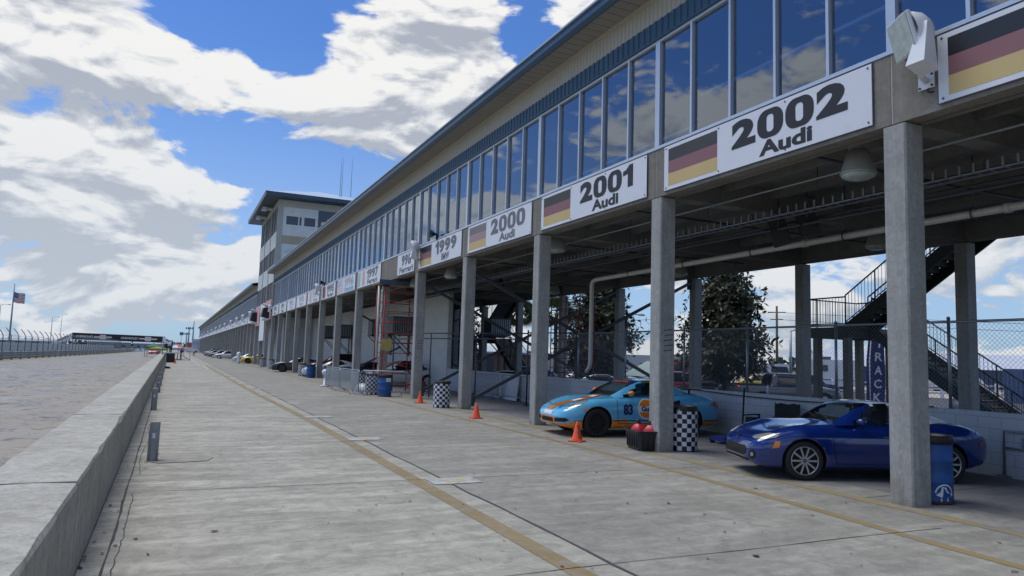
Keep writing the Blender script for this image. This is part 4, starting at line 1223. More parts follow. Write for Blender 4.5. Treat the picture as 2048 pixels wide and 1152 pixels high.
    m = MB(); m.box(1.96,-.10,1.12,1.98,.10,1.165); m.tube([(1.97,0,1.15),(1.95,0,1.205)], .012, 5); m.build('rear_view_mirror', M['black'], root)
    for sg in (-1,1): mirror_part(root, 1.72, sg*.77, .95, sg, body)
    m = MB(); m.tube([(1.46,-.30,.955),(1.54,.35,1.015)], .011, 5); m.tube([(1.46,.22,.955),(1.52,.58,1.0)], .011, 5); m.build('wiper', M['black'], root)
    return root

M['navy'] = mat('navy_lettering', (.012,.016,.09), .45)
M['decal_white'] = mat('white_decal', (.74,.75,.76), .4)
def place_from_wheels(front, rear, L_wheelbase_mid_x, halfw):
    """front/rear: ground points under the outer (left) face of the two left wheels"""
    f, r = Vector(front), Vector(rear); d = (r-f).normalized(); rot = math.atan2(d.y, d.x)
    return f, d, rot
def car_pose(front, rear, fx, wy):
    f, r = Vector((*front,0)), Vector((*rear,0)); d = (r-f).normalized(); rot = math.atan2(d.y, d.x)
    left = Vector((d.y, -d.x, 0))               # -y of the car frame
    o = f - d*fx - left*wy
    return (o.x, o.y, 0), rot
BOX_POS, BOX_ROT = car_pose(BOX_F, BOX_R, .845*1.05, .80*1.05)
MX_POS, MX_ROT = car_pose(MX_F, MX_R, .82, .80)
rc = blue_orange_car(); rc.scale = (1.05,1.05,1.05); blue_roadster()
# ------------------------------------------------------------------ year signs on the front beam
SGX = CX-.004
def round_rect(w, h, r, n=7):
    pts = []
    for cx, cy, a0 in ((w/2-r,h/2-r,0),(-w/2+r,h/2-r,math.pi/2),(-w/2+r,-h/2+r,math.pi),(w/2-r,-h/2+r,math.pi*1.5)):
        pts += [(cx+r*math.cos(a0+math.pi/2*k/(n-1)), cy+r*math.sin(a0+math.pi/2*k/(n-1))) for k in range(n)]
    return pts
def digit(ch, w, h, frame, mt, parent):
    if ch not in '01': return fit_text('lettering', ch, w, h, frame, mt, parent, .06)
    o, ax, ay = Vector(frame[0]), Vector(frame[1]), Vector(frame[2]); P = lambda p: o+ax*p[0]+ay*p[1]
    m = MB()
    if ch == '0':
        A = round_rect(w, h, min(w,h)*.42); B = round_rect(w*.27, h*.60, w*.11)
        m.grid([[P(p) for p in A], [P(p) for p in B]], closed=True, smooth=False)
    else:
        m.quad(P((.5*w,-.5*h)), P((.5*w,.5*h)), P((.12*w,.5*h)), P((-.02*w,.40*h)), P((-.02*w,-.5*h)))
        m.quad(P((-.02*w,.40*h)), P((-.2*w,.31*h)), P((-.5*w,.27*h)), P((-.5*w,.06*h)), P((-.02*w,.10*h)))
    return m.build('lettering', mt, parent, fix=False)
def sign(i, year, maker, flag, label, ink='ink', num_w=1.0, small=False, broken=False, y_cut=None):
    """board over bay i; the board reads from +y (left as seen from the lane) to -y"""
    y0, y1 = YJ+S_*i+.29, YJ+S_*(i+1)-.32
    z0, z1 = 5.30, 6.215
    W, H = y1-y0, z1-z0
    if broken: y1 = y0+W*.52
    if i == -1: y1 = 5.95
    W = y1-y0
    t = thing('year_sign', (SGX, (y0+y1)/2, (z0+z1)/2), label, 'sign', 0, 'winner year signs above the pit stalls')
    hw = (y1-y0)/2
    b = MB(); b.box(-.018, -hw, -H/2, 0, hw, H/2); b.build('board', M['white'], t)
    e = MB()
    for (a, b_, c, d) in ((-hw-.012,-H/2-.012,hw+.012,-H/2),(-hw-.012,H/2,hw+.012,H/2+.012),(-hw-.012,-H/2,-hw,H/2),(hw,-H/2,hw+.012,H/2)):
        e.box(-.014, a, b_, 0, c, d)
    e.build('edging', M['board_edge'], t)
    if i <= 4:
        s = MB()
        for yy in (-hw+.06, -hw*.33, hw*.33, hw-.06):
            for zz in (-H/2+.05, H/2-.05): s.lathe([(.016,-.026),(.016,-.018)], (0,yy,zz), 'x', 8)
        s.build('screws', M['board_edge'], t)
    X = -.021
    def rect(a, b_, c, d, m, mb): mb.box(X, a, c, -.0185, b_, d, m=m)
    if flag:
        f1 = hw-.14; f0 = f1-1.46; h0, h1 = -H/2+.075, H/2-.07
        f = MB(); hh = (h1-h0)/3
        if flag in ('german', 'german_dark', 'german_pale'):
            rect(f0, f1, h0+2*hh, h1, 0, f); rect(f0, f1, h0+hh, h0+2*hh, 1, f); rect(f0, f1, h0, h0+hh, 2, f)
            mats = [M['german_black_dark'] if flag == 'german_dark' else (M['german_black_pale'] if flag == 'german_pale' else M['german_black']), M['german_red'] if flag != 'german_pale' else M['german_red_pale'], M['german_gold']]
        elif flag == 'tricolour':
            w3 = (f1-f0)/3
            rect(f0+2*w3, f1, h0, h1, 0, f); rect(f0, f0+w3, h0, h1, 1, f); mats = [M['pale_green'], M['pale_red']]
        elif flag == 'stripes':
            n = 7
            for k in range(n): rect(f0, f1, h0+(h1-h0)*(2*k)/13, h0+(h1-h0)*(2*k+1)/13, 0, f)
            f.box(X-.001, f0+.75, h0+(h1-h0)*.46, X-.0002, f1, h1, m=1); mats = [M['pale_red'], M['pale_blue']]
        elif flag == 'half':
            w3 = (f1-f0)/3
            rect(f0+w3, f0+2*w3, h0, h1, 0, f); rect(f0, f0+w3, h0, h1, 1, f); mats = [M['board_edge'], M['us_red']]
        else:
            w3 = (f1-f0)/2
            rect(f0, f0+w3, h0, h1, 0, f); mats = [M['pale_red']]
        f.build('flag', mats, t)
    cy = -.79 if flag else 0
    if broken: cy = -hw+1.18
    fr = lambda y, z: ((X-.0005, y, z), (0,-1,0), (0,0,1))
    nw = 2.56 if not broken else 1.95
    if year:
        ws = [.40 if ch == '1' else .60 for ch in year]; gap = .045; tot = sum(ws)+gap*(len(ws)-1); k_ = nw/2.56*.98; y_ = cy + tot*k_/2
        for ch, w_ in zip(year, ws):
            y_ -= w_*k_/2; digit(ch, w_*k_, .50, fr(y_, .145), M[ink], t); y_ -= (w_/2+gap)*k_
    if maker: o_ = fit_text('lettering', maker, min(1.09*len(maker)/4*1.05, 2.5 if not broken else 2.0), .265, fr(cy, -.265), M[ink], t, .04)
    return t
SG = [
 (-1, '2003', 'Audi', 'german_dark', 'white sign with a large dark topped flag beside the floodlight', 'ink'),
 (0, '2002', 'Audi', 'german', 'white sign reading 2002 Audi with a faded black, red and gold flag', 'ink'),
 (1, '2001', 'Audi', 'german', 'white sign reading 2001 Audi with a faded black, red and gold flag', 'ink'),
 (2, '2000', 'Audi', 'german_pale', 'white sign reading 2000 Audi with a pale grey topped flag', 'ink_faded'),
 (3, '1999', 'BMW', 'german_dark', 'white sign reading 1999 BMW with a dark topped flag', 'ink_faded'),
 (4, '998', 'Ferrari', None, 'broken half of a white sign reading 998 Ferrari beside bare concrete', 'ink_faded'),
 (5, '1997', 'Ferrari', 'tricolour', 'white sign reading 1997 with pale green and red flag bars', 'ink_faded'),
 (6, '1996', 'Oldsmobile', 'stripes', 'white sign reading 1996 with a pale striped flag and light blue name', 'ink_pale'),
 (7, '1995', 'Ferrari', 'half', 'white sign reading 1995 with a dark and red flag bar', 'ink_faded'),
 (8, '1994', 'Nissan', 'pale', 'washed out white sign beside the floodlight, with one pale pink flag bar and grey lettering', 'ink_pale'),
 (9, '1993', 'Toyota', None, 'washed out white sign with pale grey lettering, second beyond the 1995 sign', 'ink_pale'),
 (10, '1992', 'Toyota', None, 'washed out white sign with pale grey lettering, third beyond the 1995 sign', 'ink_pale'),
 (11, '1991', 'Nissan', None, 'washed out white sign with grey lettering, fourth beyond the 1995 sign', 'ink_faded'),
 (12, '1990', 'Nissan', None, 'last white sign before the tower banners, below the big grey fan', 'ink_faded'),
]
for a in SG:
    s_ = sign(a[0], a[1], a[2], a[3], a[4], a[5], broken=(a[0] == 4))
    if a[0] == 6:
        for c in CH[s_.name]:
            if c.data.vertices and c.name.startswith('lettering') and max(v.co.z for v in c.data.vertices) < 0: c.data.materials[0] = M['sky_lettering']
# plain boards on the far wing, each over its stall
bd = MB(); bd.box(-.02, 0, 0, 0, S_-.6, .9)
b0 = bd.at('blank_board', M['white'], (SGX, YJ+S_*16+.3, 5.3), 'plain white board on the far pit wing beam, one of a long row', 'sign board', 'plain white boards on the far wing')
for i in range(17, 58):
    c = b0.copy(); col.objects.link(c); c.location.y = YJ+S_*i+.3

# ------------------------------------------------------------------ floodlights on the beam
def floodlight(loc, label, rz=0):
    t = thing('floodlight', loc, label, 'floodlight', rz, 'floodlights on the front beam')
    # wall bracket
    m = MB(); m.box(-.03,-.13,-.12,0,.13,.12); m.tube([(-.03,0,0),(-.25,-.08,.01),(-.46,-.24,.07)], .045, 10)
    m.build('bracket', M['lamp_white'], t)
    m = MB()
    for yy in (-.1,.1):
        for zz in (-.09,.09): m.lathe([(.018,-.045),(.018,-.03)], (0,yy,zz), 'x', 8)
    m.tube([(-.02,-.03,-.12),(-.05,-.03,-.17),(-.03,-.07,-.20),(0,-.10,-.19)], .012, 6); m.build('bolts', M['black'], t)
    # ballast box: a wedge leaning out, under the head
    m = MB()
    lo = [(-.32,-.40,-.02),(-.64,-.40,.08),(-.64,-.10,.08),(-.32,-.10,-.02)]; hi = [(-.38,-.37,.70),(-.50,-.37,.74),(-.50,-.24,.74),(-.38,-.24,.70)]
    m.grid([lo, [tuple(lerp(a,b,.12) + (0 if i_ else 0) for i_, (a, b) in enumerate(zip(p, q))) for p, q in zip(lo, hi)], hi], closed=True, smooth=False); m.quad(*reversed(lo)); m.quad(*hi); m.build('ballast_box', M['lamp_white'], t)
    # round bowl facing out over the lane, tipped down
    d = Vector((-.84,.44,-.24)).normalized(); c0 = Vector((-.32,-.02,.68))
    ua = d.cross(Vector((0,0,1))).normalized(); va = ua.cross(d).normalized()
    m = MB(); rows = []
    for r, h in ((.08,-.24),(.22,-.20),(.32,-.09),(.365,.05),(.37,.13)):
        rows.append([c0+d*h+ua*(r*math.cos(a))+va*(r*math.sin(a)) for a in [2*math.pi*k/28 for k in range(28)]])
    m.grid(rows, closed=True); m.quad(*reversed(rows[0])); m.build('bowl', M['lamp_white'], t)
    m = MB(); w_ = .31; rows = [[c0+d*h+ua*x*w_*s+va*y*w_*s for x, y in ((-1,-1),(1,-1),(1,1),(-1,1))] for h, s in ((.12,.93),(.15,1.0),(.19,1.0),(.20,.96))]
    m.grid(rows, closed=True, smooth=False); m.quad(*reversed(rows[0])); m.build('door_frame', M['lamp_white'], t)
    m = MB(); m.quad(*[c0+d*.205+ua*x*w_*.95+va*y*w_*.95 for x, y in ((-1,-1),(1,-1),(1,1),(-1,1))]); m.build('lens', M['lamp_lens'], t, fix=False)
    return t
f0 = floodlight((CX-.0, 6.12, 5.66), 'large white floodlight on the beam right of the 2002 sign')
f0.scale = (.86,.86,.86)
FL = [(4, 'white floodlight between the 998 and the 1999 sign'), (8, 'white floodlight just before the 1995 sign'), (13, 'big grey floodlight beside the pink tower banner')]
for i, lb in FL:
    c = copy_tree(f0); c.scale = (.78,.78,.78); c.location = (CX, YJ+S_*i-.45 if i != 8 else YJ+S_*8-.3, 5.66); c['label'] = lb
for k, i in enumerate((16.6, 18.6, 20.6, 23.0, 26, 29, 32, 36, 40, 45, 50, 55)):
    c = copy_tree(f0); c.location = (CX, YJ+S_*i, 5.66); c.scale = (1.0,1.0,1.0)
    c['label'] = 'distant floodlight on the beam of the far pit wing'; c['group'] = 'floodlights on the far wing'
# dark horn speakers standing on the beam by the far lights
def horn(loc, label):
    m = MB(); m.lathe([(.03,0),(.06,-.10),(.16,-.24),(.17,-.25),(.15,-.25),(.04,-.08)], (-.02,0,.2), 'x', 14); m.box(-.06,-.04,0,.03,.04,.2)
    return m.at('horn_speaker', M['black'], loc, label, 'loudspeaker', 'black horn loudspeakers above the sign boards')
horn((CX+.0, YJ+S_*3+3.0, 6.25), 'black horn loudspeaker standing above the 1999 sign')
horn((CX+.0, YJ+S_*7+4.2, 6.25), 'black horn loudspeaker standing above the 1995 sign')
# pairs of black cabinets on the tower front
def cabinets(loc, label):
    t = thing('speaker_cluster', loc, label, 'loudspeaker', 0, 'speaker clusters on the tower front')
    for dy in (-.42,.42):
        m = MB(); m.prism([(-.75,dy-.38,.1),(0,dy-.38,-.05),(0,dy-.38,1.1),(-.6,dy-.38,1.0)], (0,.74,0)); m.build('cabinet', M['black'], t)
    m = MB(); m.box(-.7,-.8,-.28,0,.8,-.12); m.tube([(-.05,-.7,1.2),(-.6,-.4,1.45),(-.6,.4,1.45),(-.05,.7,1.2)], .05, 6); m.build('support', M['white'], t)
cabinets((CX-.09, yb[0]+2.3, 5.2), 'pair of black speaker cabinets on the tower front, this side of the tall white banner')
cabinets((CX-.09, yb[2]+3.9, 5.2), 'pair of black speaker cabinets on the tower front, beyond the tall white banner')

# ------------------------------------------------------------------ lamps, trays and pipes under the ceiling
def pendant(loc, label):
    t = thing('pendant_lamp', loc, label, 'lamp', 0, 'bell shaped lamps under the pit ceiling')
    m = MB(); m.lathe([(.02,.86),(.02,.60)], (0,0,0), 'z', 8); m.box(-.10,-.10,.44,.10,.10,.60); m.lathe([(.07,.62),(.10,.64),(.10,.70),(.04,.72)], (0,0,0), 'z', 12); m.build('ballast', M['reflector'], t)
    m = MB(); m.lathe([(.12,.44),(.17,.40),(.235,.20),(.275,.06),(.28,.04),(.265,.04),(.22,.2),(.11,.42)], (0,0,0), 'z', 28); m.build('lamp_shade', M['reflector'], t)
    m = MB(); m.lathe([(.265,.045),(.25,.0),(.17,-.04),(.0,-.055)], (0,0,0), 'z', 24); m.build('lens', M['lamp_lens'], t)
    return t
p0 = pendant((9.82, 7.95, 4.88), 'bell shaped lamp hanging under the 2002 bay next to the nearest column')
for k, (x, y, lb) in enumerate([(9.82, 18.1, 'bell shaped lamp hanging under the 2000 bay'), (9.82, 26.9, 'bell shaped lamp hanging behind the 1999 bay column'), (9.82, 31.6, 'bell shaped lamp hanging behind the red scaffold'),
        (16.2, 12.6, 'bell shaped lamp deep under the ceiling behind the paired speakers'), (16.2, 20.6, 'bell shaped lamp deep under the ceiling above the blue and orange car'), (16.2, 30.0, 'bell shaped lamp deep under the ceiling above the crossing braces'), (9.82, 2.4, 'bell shaped lamp under the bay at the right edge')]):
    c = copy_tree(p0); c.location = (x, y, 4.90); c['label'] = lb
# cable tray: hooks on two rails
t = thing('cable_tray', (11.1, -6, 4.9), 'long grey cable tray with hook hangers under the ceiling', 'cable tray')
y0, y1 = -7.0, 34
m = MB(); m.box(11.05,y0,4.865,11.09,y1,4.89); m.box(11.30,y0,4.865,11.34,y1,4.89); rt = random.Random(2)
for k in range(int((y1-y0)/.22)):
    yy = y0+.22*k
    m.box(11.05, yy, 4.89, 11.075, yy+.035, 5.03); m.box(11.05, yy, 4.875, 11.34, yy+.03, 4.888)
m.build('ladder_frame', M['steel'], t, world=True)
m = MB()
for xx in (11.13,11.19,11.24): m.tube([(xx+.02*math.sin(k*.7+xx*9), y0+k*1.0, 4.905+.008*math.sin(k)) for k in range(int(y1-y0))], .018, 6)
m.build('cables', M['black'], t, world=True)
m = MB()
for k in range(12):
    yy = y0+1+3.2*k; m.tube([(11.2,yy,4.88),(11.2,yy,5.74)], .008, 5)
m.build('hanger_rods', M['steel_dark'], t, world=True)
def pipe(name, pts, r, mt, label, cat, n=10):
    m = MB(); m.tube(pts, r, n); 
    return tag(m.build(name, mt), label, cat)
t = thing('drain_pipe', (13.1, 6, 4.6), 'long cream drain pipe slung below the ceiling and turning down to the block wall', 'pipe')
m = MB(); pts = [(12.75,-7,4.74),(12.95,5,4.68),(13.05,14,4.62),(13.1,21.2,4.58),(13.1,21.42,4.54),(13.1,21.5,4.44),(13.1,21.5,1.75),(13.1,21.55,1.55),(13.1,21.75,1.38)]
m.tube(pts, .075, 12)
for p in ((12.86,0,4.71),(12.98,7.5,4.665),(13.03,12,4.635),(13.07,17,4.605)): m.lathe([(.092,-.06),(.092,.06)], p, 'y', 14)
m.build('run', M['white_pvc'], t, world=True)
m = MB()
for yy in (-3.5,-.5,2.6,5.4,8.1,10.9,13.7,16.4,19.2):
    xx = 12.95+(yy-5)*.012; zz = 4.68-(yy-5)*.006
    m.tube([(xx+.11*math.cos(a), yy, zz+.11*math.sin(a)) for a in [2*math.pi*j/14 for j in range(14)]], .014, 5, closed=True); m.tube([(xx,yy,zz+.11),(xx,yy,5.74)], .010, 5)
m.build('hanger', M['steel_dark'], t, world=True)
for k, (x, z, r, a, lb) in enumerate([(11.9, 4.80, .035, -7, 'thin dark conduit under the ceiling beside the cable tray'), (12.4, 5.02, .03, -7, 'thin dark conduit under the ceiling above the drain pipe'), (10.2, 5.16, .022, -7, 'thin grey conduit under the ceiling near the front columns'), (14.6, 4.95, .05, -7, 'dark pipe under the ceiling behind the drain pipe')]):
    pipe('conduit', [(x,a,z),(x,40,z)], r, M['steel_dark'] if k != 2 else M['steel'], lb, 'conduit', 7)
for k in range(7):
    yy = 3.4+S_*k; m = MB(); m.tube([(9.5,yy,5.45),(14,yy,5.42),(18.5,yy,5.45)], .03, 6)
    tag(m.build('cross_conduit', M['steel_dark']), 'thin dark conduit crossing from front to rear under the ceiling of its bay', 'conduit', 'conduits crossing under the ceiling')
# hanging speakers
def box_speaker(loc, rz, label):
    t = thing('hanging_speaker', loc, label, 'loudspeaker', rz, 'black speaker boxes under the ceiling')
    m = MB(); m.prism([(-.24,-.2,-.28),(.24,-.2,-.28),(.24,-.2,.30),(-.24,-.2,.30)], (0,.36,0))
    ob = m.build('cabinet', M['black'], t); ob.rotation_euler = (R(-16),0,R(6))
    m = MB(); m.tube([(0,0,.28),(0,0,.95)], .022, 6); m.tube([(-.26,-.02,.1),(-.2,0,.40),(.2,0,.40),(.26,-.02,.1)], .016, 6); m.build('yoke', M['steel_dark'], t)
    return t
s0 = box_speaker((12.05, 11.85, 4.76), R(40), 'black speaker box hanging under the ceiling, left of the close pair')
for x, y, z, lb in [(12.1, 11.1, 4.84, 'black speaker box hanging under the ceiling, right of the close pair'), (12.0, 27.3, 4.9, 'single black speaker box hanging beyond the 2000 bay'), (12.0, 46.0, 4.9, 'small black speaker box hanging deep in the bays behind the red scaffold')]:
    c = copy_tree(s0); c.location = (x, y, z); c['label'] = lb

# ------------------------------------------------------------------ diagonal braces between front and rear columns
for k, i in enumerate((3, 4, 7)):
    yy = CY0+S_*i+CSY/2
    lb = ['dark steel diagonal brace pair behind the 2000 bay column', 'dark steel diagonal brace pair behind the 1999 bay column', 'dark steel diagonal brace pair deep behind the red scaffold'][k]
    t = thing('cross_brace', (14, yy, 0), lb, 'brace', 0, 'diagonal braces under the pit building')
    m = MB(); m.bar((9.30,yy-.06,.32), (18.75,yy-.06,5.05), .13, .10); m.build('diagonal', M['steel_dark'], t, world=True)
    m = MB(); m.bar((9.30,yy+.08,4.75), (18.75,yy+.08,.35), .13, .10); m.build('diagonal', M['steel_dark'], t, world=True)
    m = MB(); m.box(9.295,yy-.15,.1,9.40,yy+.15,.55); m.build('gusset', M['steel_dark'], t, world=True)
    m = MB(); m.box(18.66,yy-.15,4.75,18.79,yy+.15,5.2); m.build('gusset', M['steel_dark'], t, world=True)

# ------------------------------------------------------------------ low block wall and chain link on top
wl = tag((lambda m: (m.box(13.1,-12,0,13.30,36,1.10), m)[1])(MB()).build('block_wall', M['block']), 'low pale grey painted block wall behind the parked cars', 'wall')
m = MB(); m.box(13.15,36.2,0,13.40,77.9,5.22)
tag(m.build('tall_block_wall', M['block_white']), 'tall white block wall closing the bays behind the red scaffold', 'wall')
def chainlink(mb, p0, p1, z0, z1, pitch=.085, r=.0023):
    """woven diamonds: two families of slanting wires"""
    p0, p1 = Vector(p0), Vector(p1); L = (p1-p0).length; d = (p1-p0)/L; H = z1-z0; nrm = Vector((-d.y, d.x, 0))
    n = int((L+H)/pitch)
    for fam in (0, 1):
        for k in range(n):
            s = -H + k*pitch
            a, b = s, s+H
            za, zb = z0, z1
            if a < 0: za += -a; a = 0
            if b > L: zb -= b-L; b = L
            if b-a < .01: continue
            if fam: a, b = L-a, L-b
            off = nrm*(.003 if fam else -.003)
            A = p0+d*a+off; B = p0+d*b+off; A = Vector((A.x,A.y,za)); B = Vector((B.x,B.y,zb))
            t = (B-A).normalized(); u = t.cross(nrm)*r; v = nrm*r
            pr = [u, -u*.5+v*.87, -u*.5-v*.87]
            i = len(mb.v); mb.v += [tuple(A+q) for q in pr]+[tuple(B+q) for q in pr]
            for q in range(3):
                mb.f.append((i+q,i+(q+1)%3,i+3+(q+1)%3,i+3+q)); mb.m.append(0); mb.sm.append(False)
t = thing('chain_link_fence', (13.2, 5, 1.19), 'grey chain link fence on top of the low block wall', 'fence')
m = MB(); chainlink(m, (13.2,-12,0), (13.2,22.6,0), 1.11, 2.70); m.build('mesh', M['net'], t, world=True, fix=False)
m = MB(); m.tube([(13.2,-12,2.71),(13.2,22.6,2.73)], .024, 8); m.build('top_rail', M['steel'], t, world=True)
for yy in (-11.8,-8.6,-5.4,-2.2,.6,3.4,6.1,8.77,11.33,14.05,16.55,19.5,22.5):
    m = MB(); m.tube([(13.2,yy,1.0),(13.2,yy,2.78)], .030, 8); m.lathe([(.036,0),(.03,.03),(.005,.045)], (13.2,yy,2.78), 'z', 8); m.build('post', M['steel'], t, world=True)
t = thing('gate_fence', (13, 23.4, 0), 'tall chain link panel crossing the bay behind the blue and orange car', 'fence')
m = MB(); chainlink(m, (12.1,24.4,0), (13.2,22.65,0), .06, 2.72); m.build('mesh', M['net'], t, world=True, fix=False)
for p in ((12.1,24.4),(13.2,22.65)):
    m = MB(); m.tube([(*p,0),(*p,2.85)], .032, 8); m.box(p[0]-.1,p[1]-.1,0,p[0]+.1,p[1]+.1,.012); m.build('post', M['steel_dark'], t, world=True)
m = MB(); m.tube([(12.1,24.4,2.75),(13.2,22.65,2.75)], .024, 8); m.tube([(12.1,24.4,1.3),(13.2,22.65,1.3)], .02, 8); m.build('rail', M['steel_dark'], t, world=True)
t = thing('pipe_railing', (12, 29, 0), 'dark pipe railing with mid rails across the bays beyond the diagonal brace', 'railing')
m = MB()
for a, b in (((12.1,24.4),(9.9,29.3)), ((9.9,29.3),(9.6,34))):
    for z in (2.72,2.50): m.tube([(*a,z),(*b,z)], .026, 7)
m.build('rail', M['steel_dark'], t, world=True)
for p in ((11.0,26.85),(9.9,29.3),(9.6,34)):
    m = MB(); m.tube([(*p,0),(*p,2.75)], .032, 8); m.build('post', M['steel_dark'], t, world=True)
m = MB(); m.tube([(13.05, 9.0+k*.6, 1.12-.12*math.sin(k/13*3.14)-(.0 if k else 0)) for k in range(14)], .012, 6)
tag(m.build('cable', M['black']), 'black cable sagging along the block wall behind the cars', 'cable')
# small conduit frame and socket on the wall at the right edge
t = thing('wall_outlet', (13.05, 7.6, 0), 'grey pipe frame with an outlet box on the block wall at the right', 'outlet')
m = MB(); m.tube([(13.05,7.75,0),(13.05,7.75,.80),(13.05,7.3,.80)], .02, 7); m.tube([(13.05,7.75,.52),(13.05,7.3,.52)], .018, 7); m.tube([(13.05,7.3,.80),(13.05,7.3,.52)], .018, 7); m.build('conduit', M['steel'], t, world=True)
m = MB(); m.box(12.98,7.25,.55,13.09,7.42,.72); m.box(13.0,7.66,0,13.09,7.86,.05); m.build('box', M['steel'], t, world=True)
m = MB(); m.lathe([(.0,0),(.033,0),(.035,.13),(.03,.17),(.014,.20),(.014,.22),(0,.22)], (0,0,0), 'z', 14)
m.at('water_bottle', mat('bottle_blue_white', (.45,.60,.75), .2, var=.4, vscale=20), (13.2, 13.35, 1.10), 'small blue and white drink bottle left on top of the block wall', 'bottle')
# ------------------------------------------------------------------ pit wall and its marker posts
rw = random.Random(5)
def pit_wall():
    t = thing('pit_wall', (-.9, 20, 0), 'low wide concrete pit wall running along the left side of the lane', 'wall')
    y = -24.0; k = 0
    while y < 300:
        L = 6.1 if y < 120 else 24
        y1 = y+L-.02
        n = 14 if y < 40 else 3
        rows = []
        for j in range(n+1):
            yy = lerp(y, y1, j/n); x = wall_x(yy); ch = (.012+.022*max(0, rw.gauss(0,.7))) if y < 40 else .015
            dz = .004*rw.gauss(0,1) if y < 40 else 0
            rows.append([(x+.01, yy, 0), (x+.003, yy, .35), (x, yy, .735-ch+dz), (x-ch*.9, yy, .748+dz), (x-.30, yy, .755), (x-.66, yy, .748+dz), (x-.69, yy, .72), (x-.70, yy, 0)])
        m = MB(); m.grid(rows, closed=True, smooth=False); m.quad(*reversed(rows[0])); m.quad(*rows[-1])
        m.build('wall_segment', M['pitwall'], t, world=True)
        y += L; k += 1
    return t
pit_wall()
def marker(loc, label):
    t = thing('marker_post', loc, label, 'post', rw.uniform(-.06,.06), 'marker posts along the pit wall')
    m = MB(); s = .078; pr = [(-s,-s),(s,-s),(s,s),(-s,s)]
    rows = [[(x*f+dx, y*f, z) for x, y in pr] for z, f, dx in ((0,1.04,0),(.05,1.0,0),(.44,.98,.004),(.60,.94,.008),(.615,.86,.008))]
    m.grid(rows, closed=True, smooth=False); m.quad(*rows[-1]); m.build('post', M['column'], t)
    m = MB(); m.box(-.05,-.092,.30,.05,-.078,.47); m.box(-.035,-.10,.0,.035,-.078,.30); m.build('conduit', M['steel'], t)
    m = MB(); m.box(-.022,-.098,.36,.022,-.0921,.44); m.build('reflector', M['white'], t)
    return t
m0 = marker((-.20, 12.85, 0), 'concrete marker post with a small white reflector, nearest to the viewer')
for k, y in enumerate((23.0, 31.6, 37.3, 44.5, 51, 58, 64.5, 71, 77.5, 83)):
    c = copy_tree(m0); c.location = (wall_x(y)+.27, y, 0); c.rotation_euler.z = rw.uniform(-.1,.1)
    c['label'] = ['second concrete marker post along the pit wall', 'third concrete marker post along the pit wall', 'fourth concrete marker post along the pit wall'][k] if k < 3 else 'small far concrete marker post along the pit wall'
m = MB(); m.prism([(-.06,13.35,.004),(.55,13.25,.004),(.70,13.0,.004),(.60,12.62,.004),(-.1,12.50,.004),(-.30,12.8,.004)], (0,0,.006))
o = m.build('pavement_patch', mat('patch_concrete', (.27,.255,.22), .9, var=.2, vscale=5)); o['kind'] = 'structure'

# ------------------------------------------------------------------ barrels, drums, cones, tote
def barrel(loc, label, rz=0.0, group='checkered barrels at the columns'):
    t = thing('checkered_barrel', loc, label, 'barrel', rz, group)
    n, rows_, r, h = 18, 9, .29, .82
    m = MB(); rr = random.Random(int(loc[1]*10))
    pts = [[( (r+.006*math.sin(3*2*math.pi*j/36+k)+.004*rr.random())*math.cos(2*math.pi*j/36), (r+.006*math.sin(2*2*math.pi*j/36+k)+.004*rr.random())*math.sin(2*math.pi*j/36), .02+h*k/rows_ + (.02*rr.random() if k == rows_ else 0)) for j in range(36)] for k in range(rows_+1)]
    m.grid(pts, closed=True, mf=lambda a, b: (a + b//2) % 2); m.build('wrap', [M['check_white'], M['check_black']], t)
    m = MB(); m.lathe([(.27,.0),(.283,.01),(.283,.80),(.295,.82),(.295,.90),(.27,.915),(.25,.905),(.24,.86),(0,.86)], (0,0,0), 'z', 32); m.build('bin', M['black'], t)
    return t
M['check_white'] = mat('check_white', (.68,.70,.73), .5, var=.08, vscale=8); M['check_black'] = mat('check_black', (.012,.013,.025), .5)
b1 = barrel((9.66, 12.12, 0), 'black and white checkered barrel beside the tote of red jugs', .1)
def more(src, pos, label, rz=0):
    c = copy_tree(src); c.location = pos; c.rotation_euler.z = rz; c['label'] = label; return c
more(b1, (8.50, 23.75, 0), 'black and white checkered barrel between two cones, nearer one beyond the coupe', .6)
more(b1, (7.90, 31.1, 0), 'black and white checkered barrel behind the crowd barrier beside the blue drum', 1.1)
more(b1, (7.78, 33.1, 0), 'black and white checkered barrel behind the mesh covered barrier', .2)
more(b1, (8.45, 53.6, 0), 'checkered barrel in front of the white car nose, far down the lane', .2)
more(b1, (8.4, 71.5, 0), 'checkered barrel beside the nose of the black car', .8)
more(b1, (8.4, 79.0, 0), 'farthest checkered barrel, under the tall white banner', .5)

